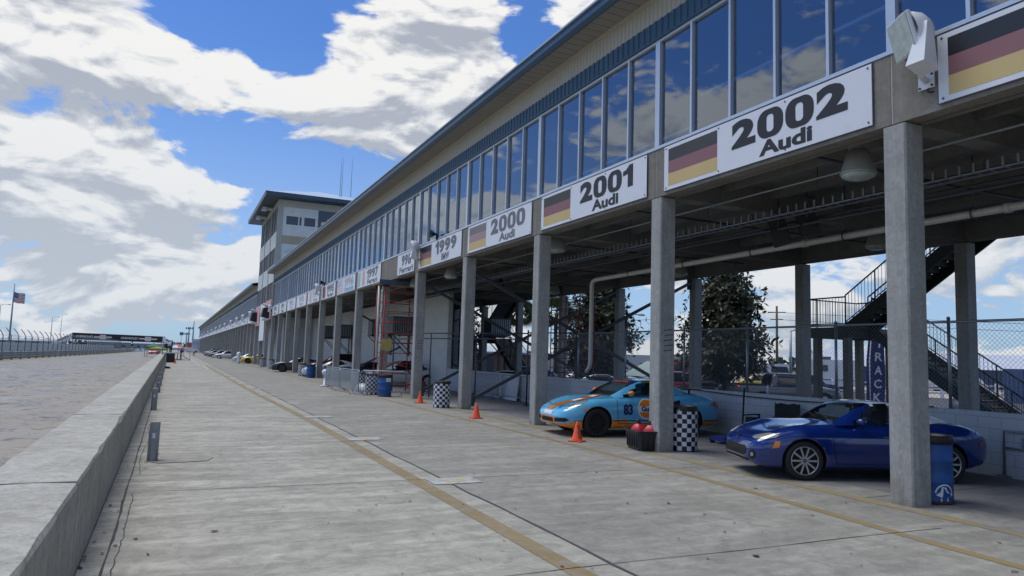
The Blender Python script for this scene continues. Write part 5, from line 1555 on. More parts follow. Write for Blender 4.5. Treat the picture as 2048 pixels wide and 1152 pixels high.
def drum(loc, label, rz=0.0, decal=False):
    t = thing('blue_drum', loc, label, 'drum', rz, 'blue steel drums at the columns')
    m = MB(); m.lathe([(.27,.0),(.285,.0),(.289,.02),(.284,.05),(.284,.28),(.294,.295),(.294,.305),(.284,.32),(.284,.56),(.294,.575),(.294,.585),(.284,.60),(.284,.85),(.292,.865),(.292,.885),(.272,.885),(.266,.5),(.0,.5)], (0,0,0), 'z', 36)
    m.build('shell', M['blue_drum'], t)
    m = MB(); m.lathe([(.2865,.003),(.2905,.02),(.286,.048)], (0,0,0), 'z', 36); m.build('rust_ring', M['rust'], t, fix=False)
    m = MB(); m.lathe([(.300,.80),(.302,.90),(.285,.915),(.26,.905),(.255,.86)], (0,0,0), 'z', 32); m.build('liner', M['black'], t)
    if decal:
        # round white badge with a small plane shape, bent over the shell
        mb = MB()
        def bend(u, v, r=.2855): 
            a = -math.pi/2 - .30 + u/r; return (r*math.cos(a), r*math.sin(a), v)
        def poly(pts, m=0, r=.2858):
            mb.quad(*[bend(a, b, r) for a, b in pts], m=m)
        for k in range(20):
            a0, a1 = math.pi*(.05+.9*k/20), math.pi*(.05+.9*(k+1)/20)
            poly([(.135*math.cos(a0),.14+.135*math.sin(a0)),(.115*math.cos(a0),.14+.115*math.sin(a0)),(.115*math.cos(a1),.14+.115*math.sin(a1)),(.135*math.cos(a1),.14+.135*math.sin(a1))])
        poly([(-.12,.13),(-.05,.10),(.05,.095),(.13,.12),(.14,.15),(.05,.17),(.02,.23),(-.04,.24),(-.06,.17)], r=.2862)
        poly([(-.06,.04),(.05,.045),(.05,.085),(-.06,.085)], r=.2862)
        mb.build('badge', M['white'], t, fix=False)
    return t
d1 = drum((9.62, 6.72, 0), 'blue steel drum with a white badge, standing beside the nearest column', 0, True)
d2 = drum((8.10, 29.75, 0), 'blue drum with a white label behind the crowd barrier, by the red scaffold', .3)
m = MB(); m.box(-.13,-.292,.62,.10,-.284,.78); m.build('label', M['white'], d2)
d3 = drum((8.45, 50.0, 0), 'blue drum in front of the white car, before a far column', .5)
more(d3, (8.95, 46.4, 0), 'blue drum half hidden behind a far column, left of the mesh covered barrier', .9)

def cone(loc, label, marks=False):
    t = thing('traffic_cone', loc, label, 'cone', rw.uniform(0,1), 'orange cones along the stalls')
    m = MB(); m.lathe([(.125,.025),(.118,.05),(.032,.40),(.026,.43),(.018,.435),(0,.435)], (0,0,0), 'z', 24)
    m.box(-.15,-.15,.003,.15,.15,.028); m.build('body', M['orange'], t)
    m = MB(); m.box(-.153,-.153,0,.153,.153,.010); m.build('base', M['black_soft'], t)
    return t
c1 = cone((8.17, 13.9, 0), 'orange cone with dark scrawled letters in front of the blue and orange coupe')
m = MB()
for a in (0,):
    pass
def on_cone(txt, size, z, ang):
    me = text_mesh(txt, size, .03)
    for v in me.vertices:
        zz = z + v.co.x; r = .118-.086*(zz-.05)/.35+.004; a = ang + v.co.y/ r
        v.co = (r*math.cos(a), r*math.sin(a), zz)
    return me
link('lettering', on_cone('SCCA' if False else 'CONE', .10, .22, -2.2), c1, [M['ink']])
cone_proto = c2 = cone((8.10, 19.6, 0), 'plain orange cone in the middle, left of the blue and orange coupe')
more(c2, (8.42, 25.9, 0), 'plain orange cone beside the checkered barrel, farther one', .4)

def tote():
    t = thing('storage_tote', (8.90, 12.42, 0), 'dark grey plastic tote holding red fuel jugs, at the foot of a column', 'tote', R(-12))
    m = MB(); rows = []
    def ring(hx, hy, z, c=.05): return [(hx-c,-hy,z),(hx,-hy+c,z),(hx,hy-c,z),(hx-c,hy,z),(-hx+c,hy,z),(-hx,hy-c,z),(-hx,-hy+c,z),(-hx+c,-hy,z)]
    rows = [ring(.24,.32,.0), ring(.285,.375,.36), ring(.33,.42,.365), ring(.33,.42,.40), ring(.275,.365,.40), ring(.23,.31,.02)]
    m.grid(rows, closed=True, smooth=False); m.quad(*reversed(rows[0])); m.quad(*rows[-1])
    for k in range(5):
        y = -.24+.12*k; m.box(-.285,y-.012,.06,-.262,y+.012,.35); m.box(.262,y-.012,.06,.285,y+.012,.35)
    for k in range(4):
        x = -.16+.107*k; m.box(x-.012,-.375,.06,x+.012,-.345,.35)
    m.build('tub', M['tote'], t)
    return t
tote()
def jug(loc, label, rz):
    t = thing('fuel_jug', loc, label, 'fuel jug', rz, 'red fuel jugs in the tote')
    m = MB(); sq = lambda h, z: [(h*math.copysign(abs(math.cos(a))**.6, math.cos(a)), h*math.copysign(abs(math.sin(a))**.6, math.sin(a)), z) for a in [2*math.pi*k/20 for k in range(20)]]
    rows = [sq(.13,0),sq(.14,.03),sq(.14,.34),sq(.13,.39),sq(.085,.46),sq(.045,.49)]
    m.grid(rows, closed=True); m.quad(*reversed(rows[0])); m.quad(*rows[-1]); m.build('body', M['red_jug'], t)
    m = MB(); m.lathe([(.046,.485),(.05,.50),(.05,.56),(.042,.575),(0,.575)], (0,0,0), 'z', 16); m.build('cap', M['black'], t)
    m = MB(); m.tube([(.10,0,.42),(.125,0,.48),(.06,0,.50)], .016, 6); m.build('handle', M['red_jug'], t)
jug((8.86,12.58,.022), 'red fuel jug with a black cap in the dark tote, left one', .3); jug((8.93,12.25,.022), 'red fuel jug with a black cap in the dark tote, right one', .7)

# folding chair, trolley handle and jack between the two cars
t = thing('folding_chair', (12.55, 12.2, 0), 'black folding chair against the block wall between the two cars', 'chair', .5)
m = MB(); m.prism([(-.25,-.25,.42),(.25,-.25,.44),(.25,.25,.44),(-.25,.25,.42)], (0,0,.02)); m.build('seat', M['black_soft'], t)
m = MB(); m.grid([[(.22+.03*math.sin(k), -.26+.13*k, .50), (.27+.05*math.sin(k*1.3), -.27+.135*k, .92+.03*(k % 2))] for k in range(5)], smooth=True); m.build('backrest', M['black_soft'], t)
for a, b in (((-.25,-.26,0),(.25,-.26,.45)), ((.25,-.28,0),(-.25,-.28,.45)), ((-.25,.26,0),(.25,.26,.45)), ((.25,.28,0),(-.25,.28,.45))):
    m = MB(); m.tube([a,b], .014, 6); m.build('leg', M['black'], t)
for y in (-.27,.27):
    m = MB(); m.tube([(.22,y,.42),(.27,y,.95)], .013, 6); m.tube([(-.25,y,.60),(.25,y,.62)], .02, 6); m.build('arm', M['black'], t)
t = thing('trolley_jack', (12.0, 13.1, 0), 'black and blue trolley jack with an upright handle between the two cars', 'jack', .25)
m = MB(); m.box(-.75,-.18,.06,-.1,.18,.16); m.build('frame', mat('jack_blue', (.015,.03,.22), .4), t)
m = MB(); m.tube([(.0,0,.12),(.22,0,.35),(.30,0,1.25)], .022, 7); m.build('handle', M['black'], t)
for x in (-.68,-.15):
    for y in (-.2,.2):
        m = MB(); m.lathe([(.001,-.03),(.07,-.03),(.07,.03),(.001,.03)], (x,y,.07), 'y', 16); m.build('wheel', M['black_soft'], t)
m = MB(); m.box(.24,-.02,.35,.95,.02,.39); m.box(.24,-.02,.60,.95,.02,.63); m.box(.90,-.02,.10,.94,.02,.63); m.box(.5,-.1,.38,.7,.1,.56); m.build('tray', M['black'], t)

# ------------------------------------------------------------------ crowd barriers
def barrier(p0, p1, label, mesh=False, z1=1.05):
    p0, p1 = Vector((*p0,0)), Vector((*p1,0)); d = (p1-p0); L = d.length; rz = math.atan2(d.y, d.x)
    t = thing('crowd_barrier', p0, label, 'barrier', rz, 'galvanised crowd barriers')
    m = MB(); c = .12
    m.tube([(0,0,.18),(0,0,z1-c),(c*.3,0,z1-c*.3),(c,0,z1),(L-c,0,z1),(L-c*.3,0,z1-c*.3),(L,0,z1-c),(L,0,.18)], .021, 8, closed=True); m.build('frame', M['steel'], t)
    m = MB()
    for k in range(1, int(L/.115)): m.tube([(k*L/int(L/.115),0,.19),(k*L/int(L/.115),0,z1-.01)], .0075, 5)
    m.build('bars', M['steel'], t)
    for x in (.25, L-.25):
        m = MB(); m.tube([(x,-.32,.02),(x,-.2,.10),(x,0,.18),(x,.2,.10),(x,.32,.02)], .018, 6); m.build('foot', M['steel'], t)
    if mesh:
        m = MB(); n = 24; m.grid([[(L*k/n, .03+.012*math.sin(k*1.7), .22), (L*k/n, .03+.012*math.sin(k*1.7+.6), z1-.04)] for k in range(n+1)]); m.build('mesh_cover', M['scrim'], t, fix=False)
    return t
def scrim(name, c, k):
    m, nt, out = nt_new(name); N = NT(nt)
    a = N.n("ShaderNodeBsdfDiffuse", ins={'Color': (*c,1)}); b = N.n("ShaderNodeBsdfTransparent")
    mx = N.n("ShaderNodeMixShader", ins={0: k}); nt.links.new(b.outputs[0], mx.inputs[1]); nt.links.new(a.outputs[0], mx.inputs[2]); nt.links.new(mx.outputs[0], out.inputs[0]); return m
M['scrim'] = scrim('grey_scrim', (.33,.36,.38), .55)
barrier((9.0,29.6), (7.25,30.5), 'galvanised crowd barrier in front of the red scaffold and the blue drum')
barrier((7.2,30.6), (7.05,33.6), 'crowd barrier covered with grey mesh beside the checkered barrels, nearer one', True)
barrier((7.05,33.7), (7.0,36.9), 'crowd barrier covered with grey mesh, farther one', True)
barrier((12.7,28.4), (12.7,31.8), 'galvanised crowd barrier leaning along the block wall behind the far braces')
barrier((12.75,24.6), (12.75,28.1), 'galvanised crowd barrier leaning along the block wall behind the near brace')
m = MB(); m.prism([(12.86,28.0,0.02),(12.90,28.0,0.02),(13.02,28.0,1.05),(12.98,28.0,1.05)], (0,-1.1,0)); tag(m.build('leaning_board', M['white']), 'pale board leaning on the block wall behind the near brace', 'board')
t = thing('white_stand', (7.15, 37.9, 0), 'small white stand left of the mesh covered barrier', 'stand')
m = MB(); m.lathe([(.24,0),(.24,.05),(.08,.09),(.06,.62),(.0,.62)], (0,0,0), 'z', 16); m.build('base', M['white'], t)
m = MB(); m.lathe([(.001,.58),(.14,.62),(.19,.74),(.14,.86),(.001,.90)], (0,0,0), 'z', 16); m.build('head', M['lamp_white'], t)
m = MB(); m.grid([[( .4*math.cos(a)*s+.02*math.sin(a*5), .55*math.sin(a)*s, z) for a in [2*math.pi*k/18 for k in range(18)]] for s, z in ((1,0),(.95,.16),(.7,.34),(.35,.42),(.02,.44))], closed=True)
m.at('plastic_sheet', mat('plastic_sheet', (.50,.54,.57), .3, var=.3, vscale=9, bump=.8, bscale=9), (7.75, 32.2, 0), 'crumpled clear plastic sheet on the floor behind the crowd barrier', 'plastic sheet')

# ------------------------------------------------------------------ red scaffold
t = thing('scaffold_tower', (9.3, 32.6, 0), 'red scaffold tower with a plank deck under the broken sign', 'scaffold')
for sx_, sy_ in ((8.5,31.9),(8.5,33.35),(10.1,31.9),(10.1,33.35)):
    m = MB(); m.tube([(sx_,sy_,.05),(sx_,sy_,4.9)], .027, 8); m.box(sx_-.09,sy_-.09,0,sx_+.09,sy_+.09,.012); m.build('leg', M['red_steel'], t, world=True)
for k in range(10):
    z = .42+.47*k
    for yy in (31.9, 33.35):
        m = MB(); m.tube([(8.5,yy,z),(10.1,yy,z)], .02, 6); m.build('rung', M['red_steel'], t, world=True)
    if k % 4 == 0:
        m = MB()
        for xx in (8.5,10.1): m.tube([(xx,31.9,z),(xx,33.35,z)], .02, 6)
        m.build('side_rail', M['red_steel'], t, world=True)
for z0 in (.6, 2.5):
    m = MB()
    for xx in (8.5,10.1):
        m.tube([(xx,31.9,z0),(xx,33.35,z0+1.6)], .014, 6); m.tube([(xx,33.35,z0),(xx,31.9,z0+1.6)], .014, 6)
    m.build('cross_braces', M['steel_dark'], t, world=True)
for k in range(4):
    m = MB(); m.box(8.28, 31.85+.42*k, 4.98, 10.5, 32.23+.42*k, 5.03); m.build('plank', M['wood'], t, world=True)
m = MB(); m.box(8.2,31.78,4.92,10.6,31.84,5.14); m.build('edge_board', mat('blue_grey_board', (.07,.09,.15), .6), t, world=True)
for yy in (31.95,33.3):
    m = MB(); m.box(8.40,yy-.06,4.82,8.70,yy+.06,4.975); m.box(9.9,yy-.06,4.82,10.2,yy+.06,4.975); m.build('bearer', M['rust'], t, world=True)
m = MB(); m.tube([(8.35,32.4,1.6),(8.35,32.42,4.9)], .055, 10); m.build('tube', M['white_pvc'], t, world=True)
m = MB(); m.box(8.44,31.84,1.95,8.9,31.87,2.45); m.build('notice', mat('notice_yellow', (.55,.42,.12), .6, var=.2), t, world=True)
sc2 = t.copy(); col.objects.link(sc2); sc2.location = (17.6, 30.6, 0); sc2['label'] = 'rusty red scaffold tower far back behind the cream drain pipe'; CH[sc2.name] = []
for ch in CH[t.name]:
    if ch.name.split('.')[0] in ('leg', 'rung', 'side_rail', 'cross_braces'):
        c = ch.copy(); col.objects.link(c); c.parent = sc2
# heaps and tools on the floor behind the barrier
m = MB(); m.box(-.35,-.25,0,.35,.25,.5); m.box(-.2,-.2,.5,.2,.2,.8); m.tube([(-.3,0,.8),(-.6,.1,1.2),(-.9,.1,1.25)], .03, 6)
m.at('red_compressor', M['red_steel'], (10.8,33.8,0), 'red compressor on the floor behind the crowd barrier', 'compressor')

# wall mounted cooling units
def unit(loc, label):
    t = thing('cooling_unit', loc, label, 'cooling unit', 0, 'black cooling units on wall brackets')
    m = MB(); m.box(-1.35,-.55,0,-.05,.55,1.05); m.build('case', M['steel_dark'], t)
    m = MB()
    for k in range(9): m.box(-1.30+.14*k,-.575,.08,-1.24+.14*k,-.552,.97)
    m.build('louvres', M['steel'], t)
    for yy in (-.5,.5):
        m = MB(); m.bar((0,yy,-.05),(-1.4,yy,-.05),.06); m.bar((0,yy,-1.3),(-1.3,yy,-.08),.05); m.bar((0,yy,-1.3),(0,yy,-.05),.06)
        m.build('bracket', M['black'], t)
    return t
u = unit((13.1, 42.5, 3.0), 'black cooling unit on the tall white wall, first one left of the red scaffold')
more(u, (13.1, 47.5, 3.0), 'black cooling unit on the tall white wall, second left of the red scaffold')
more(u, (13.1, 59.5, 3.0), 'black cooling unit on the tall white wall, third left of the red scaffold')
more(u, (13.1, 64.0, 3.0), 'black cooling unit on the tall white wall, farthest left of the red scaffold')
more(u, (18.2, 39.5, 3.05), 'grey louvred cooling unit on the rear columns, seen behind the braces')
# ------------------------------------------------------------------ other cars: one built of each kind, then copied in other paint
def plain_wheel(root, x, y, r, wid, side, rim):
    t = MB(); hw = wid/2
    t.lathe([(r*.66,-hw*.8),(r*.88,-hw),(r*.985,-hw*.75),(r,0),(r*.985,hw*.75),(r*.88,hw),(r*.66,hw*.8)], (0,0,0), 'y', 24)
    o = t.build('wheel', M['tyre'], root); o.location = (x, y, r)
    m = MB(); m.lathe([(.001,side*hw*.6),(r*.18,side*hw*.75),(r*.62,side*hw*.62),(r*.68,side*hw*.9)], (0,0,0), 'y', 20)
    for k in range(5):
        a = 1.2566*k; m.bar((r*.1*math.cos(a),side*hw*.78,r*.1*math.sin(a)),(r*.62*math.cos(a),side*hw*.8,r*.62*math.sin(a)), r*.15, .015, up=(0,1,0))
    m.build('rim', rim, o); return o

KINDS_ = {
 'sedan': dict(P=dict(L=4.6, zc=[(0,.55),(.08,.70),(.6,.83),(1.3,.95),(1.6,.98),(3.6,1.02),(4.2,1.03),(4.52,.95),(4.6,.80)], zf=[(0,.5),(.1,.66),(.6,.80),(1.0,.86),(2,.90),(3.6,.96),(4.3,.98),(4.6,.75)],
        zb=[(0,.32),(.2,.2),(1,.19),(3.8,.21),(4.3,.27),(4.6,.36)], w=[(0,.62),(.1,.76),(.5,.87),(1,.90),(2.3,.90),(3.7,.89),(4.3,.82),(4.6,.64)]), ax=(.92,3.60), r=.325,
        K=dict(st=[(1.25,.96,.56,.78,.94),(1.9,1.32,.60,.80,.95),(2.3,1.43,.585,.80,.96),(2.9,1.43,.58,.80,.98),(3.4,1.33,.57,.79,1.0),(4.05,1.03,.52,.72,1.01)], ws=(1.25,2.05), rw=(3.25,3.95), side=(1.6,3.55), rake=.17, rrake=.12)),
 'suv': dict(P=dict(L=4.6, zc=[(0,.6),(.06,.86),(.5,1.0),(1.1,1.08),(1.4,1.1),(4.0,1.12),(4.5,1.1),(4.6,.95)], zf=[(0,.55),(.08,.82),(.5,.96),(1,1.0),(2,1.03),(3.6,1.05),(4.5,1.04),(4.6,.9)],
        zb=[(0,.38),(.2,.27),(1,.25),(3.8,.27),(4.4,.33),(4.6,.42)], w=[(0,.70),(.1,.82),(.5,.91),(1,.93),(2.3,.93),(3.7,.93),(4.4,.88),(4.6,.78)]), ax=(.92,3.55), r=.36,
        K=dict(st=[(1.15,1.09,.60,.82,1.05),(1.7,1.5,.66,.84,1.07),(2.1,1.66,.66,.84,1.08),(3.4,1.68,.66,.84,1.1),(4.2,1.60,.64,.82,1.1),(4.52,1.12,.60,.80,1.1)], ws=(1.15,1.85), rw=(4.22,4.5), side=(1.5,4.3), rake=.14, rrake=.04)),
 'coupe': dict(P=dict(L=4.5, zc=[(0,.48),(.1,.60),(.7,.74),(1.4,.87),(1.7,.90),(3.4,.98),(4.1,.97),(4.4,.90),(4.5,.75)], zf=[(0,.44),(.1,.56),(.5,.76),(.95,.86),(1.5,.85),(2.4,.87),(3.3,.98),(4.1,.94),(4.5,.70)],
        zb=[(0,.26),(.2,.15),(1,.14),(3.8,.17),(4.3,.25),(4.5,.36)], w=[(0,.55),(.1,.76),(.5,.90),(.95,.95),(1.8,.90),(2.6,.91),(3.5,.97),(4.2,.88),(4.5,.70)]), ax=(.95,3.50), r=.335,
        K=dict(st=[(1.40,.89,.52,.74,.86),(2.05,1.16,.56,.76,.87),(2.45,1.235,.55,.76,.89),(2.85,1.21,.54,.76,.92),(3.35,1.10,.50,.72,.95),(4.0,.97,.42,.6,.96)], ws=(1.40,2.15), rw=(2.95,3.9), side=(1.7,3.05), rake=.17, rrake=.16)),
 'pickup': dict(P=dict(L=5.8, zc=[(0,.7),(.06,1.0),(.5,1.14),(1.4,1.22),(1.6,1.22),(3.6,1.22),(5.7,1.22),(5.8,1.15)], zf=[(0,.66),(.08,.98),(.5,1.1),(1.4,1.16),(3.6,1.18),(5.7,1.20),(5.8,1.1)],
        zb=[(0,.48),(.2,.38),(1,.36),(4.8,.40),(5.8,.52)], w=[(0,.80),(.08,.90),(.5,.97),(1.1,1.0),(3.4,.98),(5.7,.98),(5.8,.93)]), ax=(1.0,4.45), r=.40,
        K=dict(st=[(1.45,1.20,.66,.88,1.16),(2.0,1.66,.70,.90,1.17),(2.4,1.86,.70,.90,1.18),(3.5,1.88,.70,.90,1.19),(3.75,1.75,.68,.89,1.19),(3.9,1.22,.68,.88,1.19)], ws=(1.45,2.15), rw=(3.76,3.88), side=(1.75,3.6), rake=.12, rrake=.03)),
}
PROTO = {}
def plain_car(kind, name, loc, rz, label, cat, c, group, stripe=None):
    """rz turns the car: at 0 it faces world -x"""
    Kd = KINDS_[kind]
    cm = paint('car_paint', c, .1, .3)
    key = kind
    if key not in PROTO:
        root = thing(name, (0,0,0), label, cat, 0, group)
        body = Car(Kd['P'], root, [cm, cm, M['gap']], None, 40)
        body.arches([(x, Kd['r']) for x in Kd['ax']], Kd['r']*1.14)
        for x in Kd['ax']:
            for sg in (-1,1): plain_wheel(root, x, sg*(body.w(x)-.02-.11), Kd['r'], .22, sg, M['rim_black' if kind == 'coupe' else 'rim_silver'])
        L = Kd['P']['L']; zz = Kd['P']['zf'][1][1]; wn = Kd['P']['w'][1][1]
        for sg in (-1,1):
            body.patch([(sg*(wn-.30),zz-.12),(sg*(wn-.02),zz-.06),(sg*(wn-.0),zz+.03),(sg*(wn-.28),zz-.02)], 'headlight', M['lamp_clear'], 'front', lift=.012)
            zt = Kd['P']['zf'][-1][1]
            body.patch([(sg*(Kd['P']['w'][-1][1]-.25),zt-.10),(sg*(Kd['P']['w'][-1][1]-.02),zt-.08),(sg*(Kd['P']['w'][-1][1]-.02),zt+.04),(sg*(Kd['P']['w'][-1][1]-.25),zt+.02)], 'tail_light', M['lamp_red'], 'rear', lift=.012)
        body.patch([(-.45,zz-.24),(.45,zz-.24),(.42,zz-.10),(-.42,zz-.10)], 'grille', M['gap'], 'front', lift=.01)
        body.ribbon([(Kd['K']['side'][0]-.1, zz+.12),(Kd['K']['side'][0]-.12,.35)], .014, 'door_gap', M['gap'], -1)
        cabin(root, Kd['K'], M['car_glass_dark'], cm, cm)
        for sg in (-1,1): mirror_part(root, Kd['K']['st'][0][0]+.45, sg*(body.w(1.6)-.07), Kd['K']['st'][1][4]+.06, sg, cm)
        if kind == 'pickup':
            m = MB(); m.box(4.0,-.85,1.212,5.68,.85,1.245); m.build('bed_cover', M['black'], root)
        if kind == 'sedan' or kind == 'suv' or kind == 'pickup':
            m = MB(); m.box(L-.0,-.26,.62,L+.02,.26,.76); m.build('plate', M['decal_white'], root)
        PROTO[key] = root
        r = root
    else:
        r = copy_tree(PROTO[key]); r['label'] = label; r['group'] = group; r['category'] = cat
        for ch in CH[r.name]:
            for sl in ch.material_slots:
                if sl.material and sl.material.name.startswith('car_paint'):
                    sl.link = 'OBJECT'; sl.material = cm
    r.location = loc; r.rotation_euler = (0,0,rz)
    return r
GL = 'cars in the stalls farther down the lane'
def stall_car(kind, nose, rz_deg, label, c):
    return plain_car(kind, 'parked_car', (nose[0], nose[1], 0), R(rz_deg), label, 'car', c, GL)
stall_car('coupe', (7.45, 63.2), -14, 'low black sports car with its nose out of the stall, beyond a checkered barrel', (.012,.013,.016))
stall_car('coupe', (8.15, 52.0), -8, 'white sports car whose nose shows beside a checkered barrel and a blue drum', (.68,.70,.73))
stall_car('sedan', (9.45, 39.8), -4, 'white car behind the mesh covered barrier, seen nose on', (.62,.65,.68))
stall_car('coupe', (9.3, 47.2), -6, 'dark blue car with white stripes half hidden behind the mesh covered barrier', (.02,.03,.09))
stall_car('suv', (9.6, 57.5), -4, 'dark red car half hidden behind the far columns', (.18,.02,.025))
stall_car('coupe', (7.1, 104.0), -10, 'white sports car parked nose out far down the lane, beside a yellow one', (.66,.68,.70))
stall_car('coupe', (7.6, 96.5), -10, 'yellow sports car parked nose out far down the lane', (.72,.50,.03))
stall_car('sedan', (6.3, 135.0), -12, 'white and black car parked far down the lane, right one of two', (.55,.57,.6))
stall_car('sedan', (5.9, 147.0), -14, 'dark car parked far down the lane, left one of two', (.06,.07,.09))
stall_car('suv', (6.0, 176.0), -14, 'bluish grey car parked far down the lane, close to the far person', (.09,.16,.30))
stall_car('sedan', (5.7, 163.0), -14, 'brownish car with its bonnet up far down the lane', (.20,.17,.14))
t = thing('white_stand', (7.25, 95.2, 0), 'small white stand in front of the yellow sports car far down the lane', 'stand')
m = MB(); m.lathe([(.26,0),(.22,.3),(.2,.8),(.26,1.2),(.15,1.4),(0,1.42)], (0,0,0), 'z', 14); m.build('body', M['white'], t)
t = plain_car('coupe', 'race_car', (-4.4, 178.5, 0), R(80), 'small red race car out on the track by the far stand', 'race car', (.62,.05,.04), 'cars out on the track')

# paddock cars behind the fence
GP = 'vehicles parked in the paddock behind the fence'
def pad(kind, name, x, y, rz, label, c, cat='car'):
    return plain_car(kind, name, (x, y, -.49), R(rz), label, cat, c, GP)
pad('pickup', 'pickup_truck', 33.6, 29.0, 157, 'dark grey pickup truck with a black bed cover and red tail light', (.075,.08,.09), 'pickup')
pad('suv', 'parked_car', 33.2, 38.4, 150, 'dark red car beyond the fence, left of the big tree trunk', (.20,.018,.03))
pad('sedan', 'parked_car', 21.7, 40.5, 152, 'silver sedan beyond the fence, farthest left behind the braces', (.42,.44,.46))
pad('suv', 'parked_car', 25.5, 44.0, 150, 'dark blue car beyond the fence beside the silver sedan', (.04,.06,.14))
pad('sedan', 'parked_car', 30.5, 46.0, 152, 'silver car beyond the fence right of the second tree', (.50,.52,.55))
pad('suv', 'parked_car', 34.5, 49.0, 150, 'light grey tall car beyond the fence behind the silver car', (.36,.38,.41))
pad('sedan', 'parked_car', 25.9, 36.2, 150, 'white car beyond the fence under a pale green shelter', (.62,.64,.65))
pad('sedan', 'parked_car', 38.5, 52.0, 152, 'grey car beyond the fence next to a stack of tyres', (.22,.24,.26))
pad('suv', 'parked_car', 47.0, 40.5, 160, 'black car beyond the pickup bed', (.02,.022,.025))
pad('sedan', 'parked_car', 49.5, 47.5, 155, 'yellow car half hidden under the big tree', (.60,.42,.04))
pad('suv', 'parked_car', 24.0, 57.0, 150, 'white car far behind the second staircase', (.6,.6,.6))

# ------------------------------------------------------------------ people, grown from a skinned skeleton
def person(loc, rz, label, shirt, trousers, pose='stand', scale=1.0):
    J = {'pel':(0,0,.95,.13), 'spi':(0,.0,1.15,.125), 'che':(0,-.01,1.36,.15), 'nek':(0,0,1.50,.06), 'hed':(0,.01,1.63,.095), 'top':(0,.01,1.74,.07),
         'hl':(-.10,0,.90,.095), 'kl':(-.11,.02,.50,.062), 'al':(-.11,-.01,.08,.045), 'tl':(-.12,.14,.04,.04),
         'hr':(.10,0,.90,.095), 'kr':(.12,.05,.50,.062), 'ar':(.13,-.04,.08,.045), 'tr':(.14,.11,.04,.04),
         'sl':(-.19,-.01,1.42,.062), 'el':(-.25,.0,1.15,.045), 'wl':(-.24,.10,.92,.033), 'fl':(-.235,.14,.83,.028),
         'sr':(.19,-.01,1.42,.062), 'er':(.26,-.02,1.15,.045), 'wr':(.22,.12,.95,.033), 'fr':(.20,.17,.88,.028)}
    if pose == 'lean': J['wr'] = (.18,.30,1.10,.033); J['fr'] = (.16,.37,1.08,.028); J['er'] = (.27,.06,1.16,.045)
    E_ = [('pel','spi'),('spi','che'),('che','nek'),('nek','hed'),('hed','top'),('pel','hl'),('hl','kl'),('kl','al'),('al','tl'),('pel','hr'),('hr','kr'),('kr','ar'),('ar','tr'),('che','sl'),('sl','el'),('el','wl'),('wl','fl'),('che','sr'),('sr','er'),('er','wr'),('wr','fr')]
    ks = list(J); me = bpy.data.meshes.new('skeleton'); me.from_pydata([J[k][:3] for k in ks], [(ks.index(a), ks.index(b)) for a, b in E_], [])
    o = bpy.data.objects.new('person', me); col.objects.link(o)
    md = o.modifiers.new('skin', 'SKIN'); md.use_smooth_shade = True
    for i, k in enumerate(ks):
        sv = me.skin_vertices[0].data[i]; sv.radius = (J[k][3], J[k][3]*.9); sv.use_root = (k == 'pel')
    o.modifiers.new('sub', 'SUBSURF').levels = 1
    dg = bpy.context.evaluated_depsgraph_get(); dg.update()
    nm = bpy.data.meshes.new_from_object(o.evaluated_get(dg)); bpy.data.objects.remove(o)
    o = link('person', nm, None, [shirt, trousers, M['skin'], M['hair']])
    for p in nm.polygons:
        c = p.center; p.use_smooth = True
        p.material_index = 1 if c.z < .96 and abs(c.x) < .2 and c.y < .1 or c.z < .78 else (3 if c.z > 1.66 else (2 if c.z > 1.47 or (abs(c.x) > .19 and c.z < 1.12) else 0))
    nose = MB(); nose.lathe([(0,0),(.014,.004),(.018,.03),(0,.045)], (0,.10,1.60), 'y', 8); nose.build('nose', M['skin'], o)
    o.location = loc; o.rotation_euler = (0,0,rz); o.scale = (scale,)*3
    return tag(o, label, 'person', 'people far down the pit lane')
M['skin'] = mat('skin', (.45,.27,.19), .6); M['hair'] = mat('hair', (.05,.035,.03), .8)
sh_w = mat('white_shirt', (.70,.70,.72), .8); sh_b = mat('blue_shirt', (.06,.10,.25), .8); sh_k = mat('black_shirt', (.02,.02,.022), .8); tr_k = mat('dark_trousers', (.022,.022,.03), .85); sh_r = mat('red_shirt', (.45,.05,.05), .8)
person((3.55, 157, 0), R(160), 'person in a white shirt and dark trousers standing in the far pit lane', sh_w, tr_k)
person((-.35, 112.0, 1.02), R(90), 'person in dark clothes standing on the pit wall stand', sh_k, tr_k, 'lean')
person((-.55, 114.5, 1.02), R(120), 'person in a white shirt standing on the pit wall stand', sh_w, tr_k)
person((.9, 113.0, 0), R(60), 'person in a blue shirt standing beside the pit wall stand', sh_b, tr_k)
# ------------------------------------------------------------------ far side of the track
t = thing('guard_rail', (-15, 80, 0), 'grey ribbed steel guard rail along the far edge of the track', 'guard rail')
ys = [-20+12*k for k in range(30)]
m = MB()
for z in (.22,.47,.72):
    prof = [(0,-.11),(.05,-.07),(.05,-.03),(0,0),(.05,.03),(.05,.07),(0,.11)]
    m.grid([[(tl(y)-.25+a, y, z+b) for a, b in prof] for y in ys], smooth=False)
m.build('rail', mat('rail_steel', (.27,.29,.30), .5, .3, var=.2, vscale=.5), t, world=True, fix=False)
for k in range(0, 84):
    y = -16+4*k; m = MB(); m.box(tl(y)-.42, y-.07, 0, tl(y)-.26, y+.07, .9); m.build('post', M['steel_dark'], t, world=True)
M['fence_post'] = mat('fence_post', (.13,.15,.17), .5, .4)
t = thing('catch_fence', (-17, 80, 0), 'tall debris fence with inward bent dark posts beyond the guard rail', 'fence')
fx = lambda y: tl(y)-4.3-.02*max(0,y-80)
fys = [36+4.6*k for k in range(64)]
